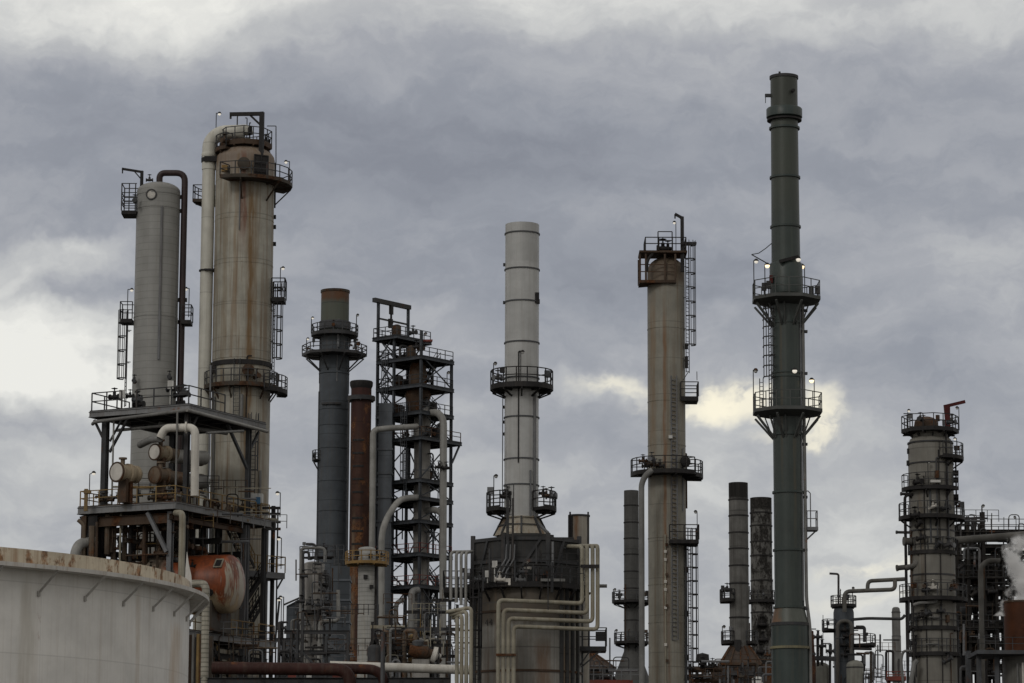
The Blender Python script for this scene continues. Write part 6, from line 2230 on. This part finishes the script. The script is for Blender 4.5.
pipe_thing('vapour_line', 'short raised bypass loop above the grey crossing pipe', [P(867.5, 590, 383.4), P(868, 581, 383.4), P(906, 579, 383.4)], 2.0 * .12, 'dull_pipe', bend=.6)
pipe_thing('crossover_pipe', 'thin dark level pipe from the slim vessel to the broad grey column', [P(853, 619.5, 384), P(868, 618.3, 384), P(902, 619, 384), P(905, 615, 384)], 1.5 * .12, 'dark_steel', bend=.6)
paint('dome_grey', (.20, .20, .175), var=.2, streak=.4)
T = Thing('domed_vessel', 'squat grey vessel with a pale domed top in front of the slim vessel', 'process vessel', 855, 675, 375)
r = 8.6 * T.s
T.near = 0.85 * r
m = MB()
m.lathe([(r, 0), (r, T.za(666))] + dome(r, T.za(666), 6.0 * T.s)[1:], 30)
T.put(m, 'shell', 'dome_grey')
seam_rings(T, [T.z(667)], r, 'dark_steel', .12, .05)
m = MB()
m.lathe([(.4, T.z(661)), (.4, T.z(654)), (.6, T.z(654)), (.6, T.z(653)), (1e-3, T.z(653))], 12, (-.4, 0))
T.put(m, 'nozzle', 'dark_steel')
o, z_ = ring_platform(T, 683, 15 * T.s, r, -30, 60, n=4, mat='black_steel', railmat='dark_steel', brackets=8, drop=0, thick=.45, w=.09)
T.s and None
T = Thing('domed_vessel', 'wide dark tank with a low domed top beside the green stack', 'process vessel', 820, 678, 378)
r = 10.5 * T.s
T.near = 0.85 * r
m = MB()
m.lathe([(r, 0), (r, T.za(669))] + dome(r, T.za(669), 7.0 * T.s)[1:], 30)
T.put(m, 'shell', 'dome_grey')
m = MB()
m.bar(T.L(809, 658, -1.5), T.L(836, 659, -1.5), .3, .5)
T.put(m, 'walkway', 'dark_steel')
for px, a in ((818, 631), (822, 640), (830, 645)):
    m = MB()
    m.bar(T.L(px, 690, -1), T.L(px, a, -1), .25)
    valve_z = T.L(px, a + 6, -1.2)
    T.put(m, 'standpipe', 'black_steel')
    valve(T, valve_z, (1, 0, 0), .5, 'dark_steel')
T = Thing('rusty_pipe_stack', 'short thin rust-orange stack just right of the green stack foot', 'stack', 812, 655, 372)
r = 2.6 * T.s
T.near = 0.85 * r
m = MB()
m.lathe([(r * 1.4, 0), (r * 1.4, T.z(662)), (r, T.z(650)), (r * .7, T.z(631)), (1e-3, T.z(630))], 16)
T.put(m, 'shell', 'stack_rust')
m = MB()
m.lathe([(r * 1.5, T.z(655)), (r * 1.5, T.z(653))], 16)
m.bar(Vector((-.5, -.2, T.z(629))), Vector((.5, -.2, T.z(629))), .12)
T.put(m, 'shell_band', 'dark_steel')
T = Thing('capped_stack', 'plain thin grey stack with a rounded cap, left of the broad grey column', 'stack', 896.5, 645, 388)
r = 4.6 * T.s
T.near = 0.85 * r
m = MB()
m.lathe([(r, 0), (r, T.z(636)), (r * .94, T.z(635)), (r * .94, T.z(612)), (r * .8, T.z(608)), (r * .5, T.z(606.8)), (1e-3, T.z(606.5))], 24)
T.put(m, 'shell', 'grey_pipe')
seam_rings(T, [T.z(612), T.z(636)], r * .95, 'dark_steel', .1, .03)
T = Thing('red_scaffold', 'small red railed landing low down beside the thin capped stack', 'platform', 896, 676, 376)
m = MB()
m.box(T.L(896, 679), (18 * T.s, 2.4, .5))
T.put(m, 'deck', 'red_sheet')
for e in (-1.1, 1.1):
    m = MB()
    m.rail([T.L(887, 678, e), T.L(905, 678, e)], .75, .9, .1)
    T.put(m, 'railing', 'red_sheet')
for px in (889, 903):
    m = MB()
    a = T.L(px, 681)
    m.bar(Vector((a.x, 0, 0)), a, .35)
    T.put(m, 'leg', 'red_sheet')
T = Thing('scaffold_ladder', 'pair of pale ladder frames standing left of the thin capped stack', 'scaffold', 882, 676, 392)
for px, a in ((878.5, 667), (884.5, 664)):
    m = MB()
    x = T.dx(px, 675)
    for e in (-.3, .3):
        m.bar(Vector((x + e, 0, 0)), Vector((x + e, 0, T.z(a))), .08)
    k = 0
    zz = T.z(a) - .3
    while zz > T.z(690):
        m.bar(Vector((x - .3, 0, zz)), Vector((x + .3, 0, zz)), .07)
        zz -= .5
    T.put(m, 'ladder', 'grey_pipe')

# ------------------------------------------------------------------ broad grey column at the right
paint('dull_column', (0.205, 0.197, 0.175), var=0.16, streak=0.45, dirt=(.10, .085, .065), hl=(2.6, .06, .5), vl=(7, .010, .2), plates=(2.6, .9, .22), drips=((-1.0, .2, 20, 34, (.12, .09, .06, 1), .6),))
T = Thing('grey_tower', 'broad grey column ringed by many walkways with a red davit on top', 'process column', 931, 480, 250)
s_ = T.s
r = 22.4 * s_
T.near = 0.85 * r
m = MB()
m.lathe([(r, 0), (r, T.z(446))] + [(r * (1 - .09 * i * i / 9), T.z(446 - 3.0 * i)) for i in range(1, 4)] + [(r * .72, T.z(434))], 48)
m.lathe([(r * .78, T.z(436)), (r * .78, T.z(428))], 40)
T.put(m, 'shell', 'dull_column')
seam_rings(T, [T.z(441), T.z(462), T.z(529.5), T.z(574)], r, 'dark_steel', .12, .05)
o, zt_3 = ring_platform(T, 428, 29 * s_, r * .6, 0, 360, n=8, mat='black_steel', railmat='black_steel', brackets=8, drop=0, thick=.35, w=.065)
m = MB()
m.lathe([(1.0, zt_3), (.9, zt_3 + .6)] + dome(.9, zt_3 + .6, .5)[1:], 16, (-.35, -.2))
T.put(m, 'top_manway', 'brown_steel')
for a in range(0, 360, 45):
    m = MB()
    m.bar(pol(r * .74, a, T.z(436)), pol(r * .9, a, zt_3 - .35), .14)
    T.put(m, 'support_leg', 'dark_steel')
# the red davit: stout tapering post and long thin arm
m = MB()
p0, p1 = Vector((T.dx(948.5, 425), .3, zt_3)), Vector((T.dx(946.8, 405), .3, T.z(404.5)))
m.add([(p0.x - .16, .05, p0.z), (p0.x + .16, .05, p0.z), (p0.x + .16, .5, p0.z), (p0.x - .16, .5, p0.z),
       (p1.x - .2, .12, p1.z + .1), (p1.x + .28, .12, p1.z + .2), (p1.x + .28, .43, p1.z + .2), (p1.x - .2, .43, p1.z + .1)],
      [(3, 2, 1, 0), (4, 5, 6, 7), (0, 1, 5, 4), (1, 2, 6, 5), (2, 3, 7, 6), (3, 0, 4, 7)])
m.bar(Vector((p1.x - .2, .28, p1.z + .1)), Vector((T.dx(965.5, 398), .28, T.z(398))), .22, .24)
T.put(m, 'davit', 'red_davit')
lamp(T, Vector((T.dx(907.5, 420), -.3, zt_3)), T.z(408) - zt_3, (.08, 0, 0), r=.14)
m = MB()
m.bar(Vector((T.dx(903, 411), -.3, T.z(411.5))), Vector((T.dx(912, 411), -.3, T.z(411.5))), .07)
T.put(m, 'cross_arm', 'dark_steel')
lamp(T, Vector((T.dx(958.5, 420), -.3, zt_3)), T.z(405) - zt_3, (-.14, 0, 0), lit='board_white', r=.14)
lamp(T, Vector((T.dx(955.5, 455), -.8, T.z(456))), T.z(437) - T.z(456), (-.14, 0, 0), r=.13)
for (py, ro, a0, a1, n_, br) in ((456, 33, -75, 20, 6, 4), (487, 29.5, 175, 330, 8, 6), (516, 33, 170, 375, 12, 8), (551, 24.5, 180, 360, 10, 0), (598, 34, 165, 375, 12, 0), (627, 25, 180, 375, 10, 0), (653, 26, 175, 370, 10, 0)):
    big_ = py in (516, 598)
    ring_platform(T, py, ro * s_, r, a0, a1, n=n_, mat='black_steel', railmat='dark_steel', brackets=br or 3, drop=.6 if br else 0, thick=.32, w=.06, rail=py not in (627, 653) or True)
m = MB()   # dark vertical pipe down the left side
xq = T.dx(904.5, 550)
m.tube([Vector((xq + .8, -.8, T.z(493.5))), Vector((xq, -.8, T.z(494.5))), Vector((xq, -.8, 0))], 1.5 * s_, 10, bend=.3)
T.put(m, 'riser_pipe', 'black_steel')
for (px, py, ln_, rr) in ((899, 493, 10, 1.5), (894.5, 531.5, 14, 1.4), (902, 540.5, 8, 3.6), (895, 567.5, 18, 2.6)):
    m = MB()
    a = Vector((T.dx(px, py), -.9, T.z(py)))
    m.rev([(rr * 1.25 * s_, 0), (rr * 1.25 * s_, .12), (rr * s_, .12), (rr * s_, ln_ * s_)], a, (1, .15, .12 if py == 567.5 else 0), 14)
    T.put(m, 'nozzle', 'dark_steel' if rr < 2 else 'dull_pipe')
m = MB()
m.tube([T.L(916, 562, -2.5), T.L(914, 566, -2.8), T.L(907, 568, -2.2)], 2.6 * s_, 12, bend=.4)
T.put(m, 'elbow', 'dull_pipe')
for (pts, rr, mt) in (([(913, 605), (919, 603), (936, 602), (937, 597)], 1.6, 'grey_pipe'), ([(917, 660), (914, 664), (910, 690)], 2.4, 'grey_pipe'), ([(904, 690), (901, 660), (903, 651), (912, 651)], 1.4, 'grey_pipe'), ([(929, 617), (952, 618)], .8, 'grey_pipe'), ([(926, 644), (952, 644)], .7, 'grey_pipe'), ([(908, 690), (909, 600)], 1.0, 'dark_steel'), ([(913, 600), (913.5, 640), (915, 690)], .9, 'black_steel')):
    m = MB()
    m.tube([T.L(px, py, -r / 1 - .4 if 908 < px < 945 else -1.2) for px, py in pts], rr * s_, 8, bend=.4)
    T.put(m, 'pipe_run', mt)
gr = random.Random(21)
for (px, py, mt) in ((919, 524, 'black_steel'), (921, 538, 'black_steel'), (933, 507, 'cover_face'), (926, 590, 'dark_steel'), (933, 588, 'cover_face'), (922, 616, 'black_steel'), (926, 614, 'dark_steel'), (941, 611, 'dark_steel'), (915, 515, 'black_steel'), (946, 508, 'dark_steel'), (938, 545, 'dark_steel'), (948, 545, 'dark_steel'), (918, 482, 'black_steel'), (911, 629, 'black_steel'), (948, 660, 'dark_steel')):
    a = T.L(px, py, -r - .25)
    valve(T, a, (gr.uniform(.3, 1), -.5, gr.uniform(0, .6)), gr.uniform(.28, .42), mt)
m = MB()
m.box(Vector((T.dx(931.5, 482), -r - .5, T.z(482.5))), (.8, .3, .2))
T.put(m, 'tray_cover', 'board_white')
for px in (939, 924):
    m = MB()
    a = T.L(px, 480, -r - .06)
    m.tube([Vector((a.x, -math.sqrt(r * r - a.x * a.x) - .07, 1)), Vector((a.x, -math.sqrt(r * r - a.x * a.x) - .07, T.z(476 if px == 924 else 450)))], .045, 6)
    T.put(m, 'conduit', 'black_steel')
lamp(T, Vector((T.dx(924.5, 480), -r - .4, T.z(487))), T.z(463) - T.z(487), (.1, 0, 0), lit='board_white', r=.12)
ladder(T, (T.dx(955.5, 480), -.3), T.z(515), T.z(458), 0, cage=False, mat='black_steel')
for py in (471, 478, 495, 499):
    m = MB()
    m.box(Vector((T.dx(954.5, py), -.3, T.z(py))), (.5, .4, .4))
    T.put(m, 'side_nozzle', 'black_steel')
for px, py in ((909, 449), (908.5, 461)):
    m = MB()
    m.box(Vector((T.dx(px - .6, py), -.2, T.z(py))), (.25, .3, .4))
    T.put(m, 'side_nozzle', 'black_steel')

# ------------------------------------------------------------------ dark process frame at the far right
T = Thing('process_rack', 'dense dark steel frame of pipes and walkway rails right of the broad grey column', 'steel structure', 985, 600, 268)
s_ = T.s
cols = ((957, 525), (968.5, 517), (984, 512), (1003, 545), (1021, 540), (1045, 540), (996, 560))
for i, (px, a) in enumerate(cols):
    for dy in (0, 5):
        m = MB()
        x = T.dx(px, 600)
        m.ibeam(Vector((x, dy, 0)), Vector((x, dy, T.z(a))), .32, .32, .06)
        T.put(m, 'column', 'lattice_dark')
beams = [(953, 1060, 532.5, .5, 'black_steel'), (953, 1060, 557, .4, 'lattice_dark'), (953, 1060, 577, .4, 'lattice_dark'), (953, 1060, 588, .35, 'dark_steel'), (953, 1010, 604, .4, 'lattice_dark'), (953, 1012, 626, .35, 'lattice_dark'), (953, 1000, 641, .4, 'lattice_dark'), (953, 1000, 668, .4, 'lattice_dark'), (953, 1060, 546, .3, 'lattice_dark')]
for (xa, xb, py, h_, mt) in beams:
    for dy in (0, 5):
        m = MB()
        a, b = T.L(xa, py), T.L(xb, py)
        a.y = b.y = dy
        m.ibeam(a, b, .25, h_)
        T.put(m, 'beam', mt)
for k, (xa, ya, xb, yb) in enumerate(((957, 557, 968, 577), (984, 546, 1003, 577), (1003, 546, 984, 577), (1021, 546, 1003, 588), (957, 604, 968, 626), (968, 604, 957, 626), (984, 577, 996, 604), (968, 641, 984, 668), (984, 641, 968, 668), (996, 604, 984, 626), (1003, 588, 1021, 604))):
    m = MB()
    a, b = T.L(xa, ya), T.L(xb, yb)
    a.y = b.y = 2.4
    m.bar(a, b, .2)
    T.put(m, 'brace', 'lattice_dark')
# decks: grating floors in depth
for (xa, xb, py) in ((955, 1060, 531), (957, 1003, 577), (985, 1060, 589), (957, 1003, 627), (957, 998, 641.5)):
    m = MB()
    a, b = T.L(xa, py), T.L(xb, py)
    m.prism([(a.x, -.3), (b.x, -.3), (b.x, 5.4), (a.x, 5.4)], a.z - .12, a.z)
    o = T.put(m, 'deck', 'lattice_dark')
    m = MB()
    m.rail([Vector((a.x + .1, -.25, a.z)), Vector((b.x, -.25, a.z))], 1.0, 1.4, .06)
    if py == 531:
        T.put(m, 'railing', 'dark_steel', o)
        m = MB()
        m.rail([Vector((a.x + .1, 5.2, a.z)), Vector((b.x, 5.2, a.z))], 1.0, 1.4, .06)
    T.put(m, 'railing', 'dark_steel', o)
lamp(T, T.L(982, 512), T.z(505.5) - T.z(512), (.12, 0, 0), lit='board_white', r=.15, w=.1)
lamp(T, Vector((T.dx(1020, 530), 2, T.z(531))), T.z(514) - T.z(531), (-.1, 0, 0), lit='board_white', r=.13)
m = MB()
m.bar(T.L(960, 519), T.L(984, 517.5), .18)
T.put(m, 'pipe_run', 'dark_steel')
fr_ = random.Random(33)
for i in range(58):
    px, py = fr_.uniform(955, 1004), fr_.uniform(537, 680)
    if px > 990 and 545 < py < 620:
        px -= 14
    mt = fr_.choice(['lattice_dark', 'lattice_dark', 'black_steel', 'black_steel', 'dark_steel', 'brown_steel'])
    dy = fr_.uniform(.4, 5)
    k = fr_.random()
    rr = fr_.uniform(.09, .3)
    m = MB()
    if k < .35:
        m.tube([T.L(px, py, dy), T.L(px + fr_.uniform(8, 26), py + fr_.uniform(-1, 1), dy)], rr, 8)
    elif k < .75:
        m.tube([T.L(px, py, dy), T.L(px + fr_.uniform(5, 14), py, dy), T.L(px + fr_.uniform(5, 14), py + fr_.uniform(12, 30), dy)], rr, 8, bend=.5)
    else:
        m.tube([T.L(px, py - 15, dy), T.L(px, py + 18, dy)], rr, 8)
    T.put(m, 'pipe_run', mt)
for i in range(24):
    px, py = fr_.uniform(956, 1002), fr_.uniform(545, 678)
    valve(T, T.L(px, py, fr_.uniform(-.6, 3)), (1, 0, fr_.uniform(0, 1)), fr_.uniform(.35, .6), fr_.choice(['lattice_dark', 'black_steel', 'dark_steel']))
for (px, py, rr, dy, lab) in ((967.5, 572, 7.5, 1.0, 'round drum end in the dark frame, under the pale pipe\'s left end'), (996.5, 568, 7.5, 1.5, 'round dark drum end high in the dark frame, left of the steam'), (966.5, 611, 6.6, 1.0, 'small round drum end in the dark frame, level with the rust-brown tank')):
    p = P(px, py, 268 + dy)
    o0 = bpy.data.objects.new('small_drum', None)
    COL.objects.link(o0)
    o0.location = p
    tag(o0, lab, 'drum', 'drums in the dark frame', 'thing')
    m = MB()
    rr *= .083
    m.rev([(1e-3, -.35), (rr * .6, -.26), (rr, 0), (rr, 3.2), (rr * .6, 3.4), (1e-3, 3.5)], (0, 0, 0), (.1, 1, 0), 24)
    m.build('shell', 'mid_steel', o0)
    m = MB()
    m.box((.1, .9, -rr - .15), (rr * 1.3, .3, .5))
    m.build('saddle', 'lattice_dark', o0)
pipe_thing('level_pipe', 'long pale pipe running level to the right frame edge under the walkway rails', [P(951, 541, 262), P(1070, 531.5, 262)], 4.0 * .081, 'dull_pipe', n=16)
pipe_thing('standpipe', 'upright grey pipe with a bent top in the middle of the dark frame', [P(1000, 561, 263.5), P(988, 560.5, 263.5), P(980.5, 567, 263.5), Vector((*P(981, 640, 263.5).xy, 1))], 2.7 * .082, 'dull_pipe', bend=.7)
pipe_thing('standpipe', 'thick dark pipe upright at the bottom beside the broad grey column', [P(968, 651, 262), Vector((*P(968.3, 680, 262).xy, 1))], 2.9 * .08, 'mid_steel')
# rust-brown tank on its own landing, with steam
paint('tank_rust', (.075, .026, .011), var=.25, streak=.4, dirt=(.05, .02, .012), rust=.3, rustcol=(.09, .035, .018))
T = Thing('rusty_tank', 'rust-brown upright tank venting white steam at the right edge', 'tank', 1022, 630, 252)
r = 17.5 * T.s
T.near = 0.85 * r
zf = T.z(651.5)
T.o.location.z = zf
T.loc.z = zf
m = MB()
m.lathe([(r, .02), (r, T.z(600.5)), (r * .9, T.z(600.5)), (r * .9, T.z(606))], 36, cap=False)
T.put(m, 'shell', 'tank_rust')
seam_rings(T, [T.z(601)], r, 'brown_steel', .14, .05)
m = MB()
m.box(Vector((T.dx(1023, 632), -r - .1, T.z(633))), (.2, .2, 1.2))
T.put(m, 'marker_plate', 'red_sheet')
paint('body_grey', (.15, .148, .135), var=.2, streak=.4, hl=(2, .05, .4))
T = Thing('grey_tank', 'wide grey vessel with a walkway, carrying the rust-brown tank', 'tank', 1027, 670, 252)
r = 24 * T.s
T.near = 0.85 * r
m = MB()
m.lathe([(r, 0), (r, zf - .34)], 48)
T.put(m, 'shell', 'body_grey')
m = MB()
a = T.L(969, 652)
m.box(((T.dx(972, 652) + r + 2) / 2, 0, zf - .17), (r + 2 - T.dx(972, 652), 2 * r + 2.0, .3))
o = T.put(m, 'platform', 'mid_steel')
m = MB()
m.rail([Vector((T.dx(973, 652), -r - .9, zf - .02)), Vector((r + 2, -r - .9, zf - .02))], 1.0, 1.3, .055)
T.put(m, 'railing', 'dark_steel', o)
for px in (1014, 1019, 1023):
    m = MB()
    x = T.dx(px, 670)
    m.tube([Vector((x, -math.sqrt(r * r - x * x) - .15, 0)), Vector((x, -math.sqrt(r * r - x * x) - .15, T.z(663)))], .09, 8)
    T.put(m, 'conduit', 'cover_face' if px > 1014 else 'grey_pipe')
for px in (976, 994):
    m = MB()
    x = T.dx(px, 660)
    m.bar(Vector((x, -r + .4, 0)), Vector((x, -r + .4, zf - .32)), .35)
    T.put(m, 'column', 'mid_steel')

def tangle(T, x0, x1, y0, y1, dy0, dy1, n, seed, mats, name='conduit', scale=1.0):
    rg = random.Random(seed)
    for i in range(n):
        px, py = rg.uniform(x0, x1), rg.uniform(y0, y1)
        dy = rg.uniform(dy0, dy1)
        rr = rg.choice([.035, .045, .05, .06, .08, .11]) * scale
        k = rg.random()
        m = MB()
        if k < .3:
            m.tube([T.L(px, py, dy), T.L(px + rg.uniform(8, 30), py + rg.uniform(-.6, .6), dy)], rr, 6)
        elif k < .55:
            m.tube([T.L(px, py, dy), T.L(px, py + rg.uniform(12, 40), dy)], rr, 6)
        elif k < .85:
            x2 = px + rg.choice([-1, 1]) * rg.uniform(5, 16)
            m.tube([T.L(px, py + rg.uniform(10, 30), dy), T.L(px, py, dy), T.L(x2, py, dy), T.L(x2, py + rg.uniform(6, 30), dy)], rr, 6, bend=.3)
        else:
            a = T.L(px, py, dy)
            m.rail([a, a + Vector((rg.uniform(1.5, 3.5), 0, 0))], 1.0, .9, .05)
        T.put(m, name, rg.choice(mats))
        if k > .93:
            valve(T, T.L(px + 2, py - 1, dy), (1, 0, 0), rg.uniform(.2, .34) * scale, rg.choice(mats))


DK = ['black_steel', 'dark_steel', 'brown_steel', 'mid_steel', 'rusty_steel', 'grey_steel']
TH = {o.name: o for o in bpy.data.objects}


class At:
    def __init__(s, name, D):
        s.o = TH[name]
        s.loc = s.o.location.copy()
        s.D = D

    def L(s, px, py, dy=0.0):
        return P(px, py, s.D + dy) - s.loc

    def put(s, mb, name, mat, parent=None, **kw):
        return mb.build(name, mat, s.o if parent is None else parent, **kw)


tangle(At('process_structure', 230), 206, 266, 634, 676, 0, 8, 40, 1, DK + ['ochre_rail', 'exchanger_brown'], 'small_pipe')
tangle(At('process_structure', 229), 100, 250, 508, 545, 1, 8, 40, 2, DK + ['ochre_rail', 'exchanger_brown', 'cream_pipe'], 'conduit')
tangle(At('process_structure', 231), 110, 258, 486, 500, -1, 5, 24, 12, DK + ['ochre_rail', 'cream_pipe'], 'line')
tangle(At('pipe_trestle', 300), 276, 350, 606, 680, -1, 4, 50, 3, DK, 'conduit')
tangle(At('valve_skid', 298), 370, 456, 600, 664, -2, 6, 70, 4, DK + ['ochre_rail', 'cream_pipe', 'exchanger_brown'], 'conduit')
tangle(At('corner_vessel', 326), 296, 346, 545, 680, -1, 3, 36, 5, DK, 'conduit')
tangle(At('process_rack', 266), 955, 1010, 535, 676, -1, 5, 70, 6, DK, 'conduit')
tangle(At('process_rack', 266), 955, 1022, 512, 530, 0, 5, 14, 7, ['dark_steel', 'mid_steel'], 'standpipe')
tangle(At('fired_heater', 212.6), 474, 576, 560, 584, -.6, .2, 9, 8, ['dark_steel', 'black_steel', 'mid_steel', 'dark_steel'], 'conduit')
tangle(At('hooded_vessel', 382), 812, 900, 630, 680, -2, 4, 40, 9, DK, 'conduit', 1.5)
tangle(At('pipe_rack', 338), 688, 775, 655, 682, -2, 3, 36, 10, DK, 'conduit', 1.3)
tangle(At('rusty_hood', 258), 580, 620, 655, 680, -1.5, 0, 14, 13, DK, 'conduit')

# steam: a drifting plume whose density thins out to ragged edges
def steam(name, label, base, D_, h_px, r0_px, r1_px, sway, lean, dens, sp=.0788):
    c0 = P(base[0], base[1], D_)
    H_, ra, rb = h_px * sp, r0_px * sp, r1_px * sp
    sm = bpy.data.materials.new(name)
    sm.use_nodes = True
    t = NT(sm.node_tree)
    sm.node_tree.nodes.remove(sm.node_tree.nodes['Principled BSDF'])
    pv = t.n('ShaderNodeVolumePrincipled')
    pv.inputs['Color'].default_value = (.97, .97, .97, 1)
    pv.inputs['Anisotropy'].default_value = .1
    tc = t.n('ShaderNodeTexCoord').outputs['Object']
    sx = t.n('ShaderNodeSeparateXYZ')
    t.link(tc, sx.inputs[0])
    x, y, z = sx.outputs
    f = t.math('DIVIDE', z, H_)
    xc = t.math('ADD', t.math('MULTIPLY', f, lean * sp), t.math('MULTIPLY', t.math('SINE', t.math('MULTIPLY', f, 6.0)), sway * sp))
    rad = t.math('ADD', t.math('MULTIPLY', f, rb - ra), ra)
    dx = t.math('DIVIDE', t.math('SUBTRACT', x, xc), rad)
    dy = t.math('DIVIDE', y, rad)
    d = t.math('SQRT', t.math('ADD', t.math('MULTIPLY', dx, dx), t.math('MULTIPLY', dy, dy)))
    n1 = t.noise(tc, .95, 6, .62, offset=(2.2, 1.1, 4.0))
    v = t.math('ADD', t.math('SUBTRACT', 1.0, d), t.math('MULTIPLY', t.math('SUBTRACT', n1, .5), 3.4))
    v = t.math('SUBTRACT', v, t.math('MULTIPLY', f, .25))
    den = t.math('MULTIPLY', t.smooth(v, .30, .85), dens)
    den = t.math('MULTIPLY', den, t.smooth(f, .75, 1.0, 1.0, 0.0))
    t.link(den, pv.inputs['Density'])
    t.link(pv.outputs[0], sm.node_tree.nodes['Material Output'].inputs['Volume'])
    MATS[name] = sm
    m = MB()
    rm = max(ra, rb) * 1.5 + abs(sway) * sp
    m.lathe([(ra * 1.25, .0), (rm, H_ * .35), (rm, H_)], 20, (lean * sp * .5, 0))
    o = m.build(name, sm)
    o.location = c0
    tag(o, label, 'steam', None, 'stuff')


steam('steam', 'white steam plume rising from the rust-brown tank at the right edge', (1020, 603), 251.5, 72, 20, 15, 3.5, -1, 5.0)
steam('steam_puff', 'small puff of white steam left of the rust-brown tank top', (999.5, 616), 248.5, 17, 8, 6, .5, 4, 5.0)

# ------------------------------------------------------------------ render settings
SC.view_settings.view_transform = 'Standard'
SC.view_settings.look = 'None'
SC.view_settings.exposure = 0.0
SC.view_settings.gamma = 1.0
SC.render.engine = 'CYCLES'
SC.cycles.use_denoising = True
SC.cycles.max_bounces = 9
SC.cycles.diffuse_bounces = 3
SC.cycles.glossy_bounces = 2
SC.cycles.volume_bounces = 8
SC.render.film_transparent = False
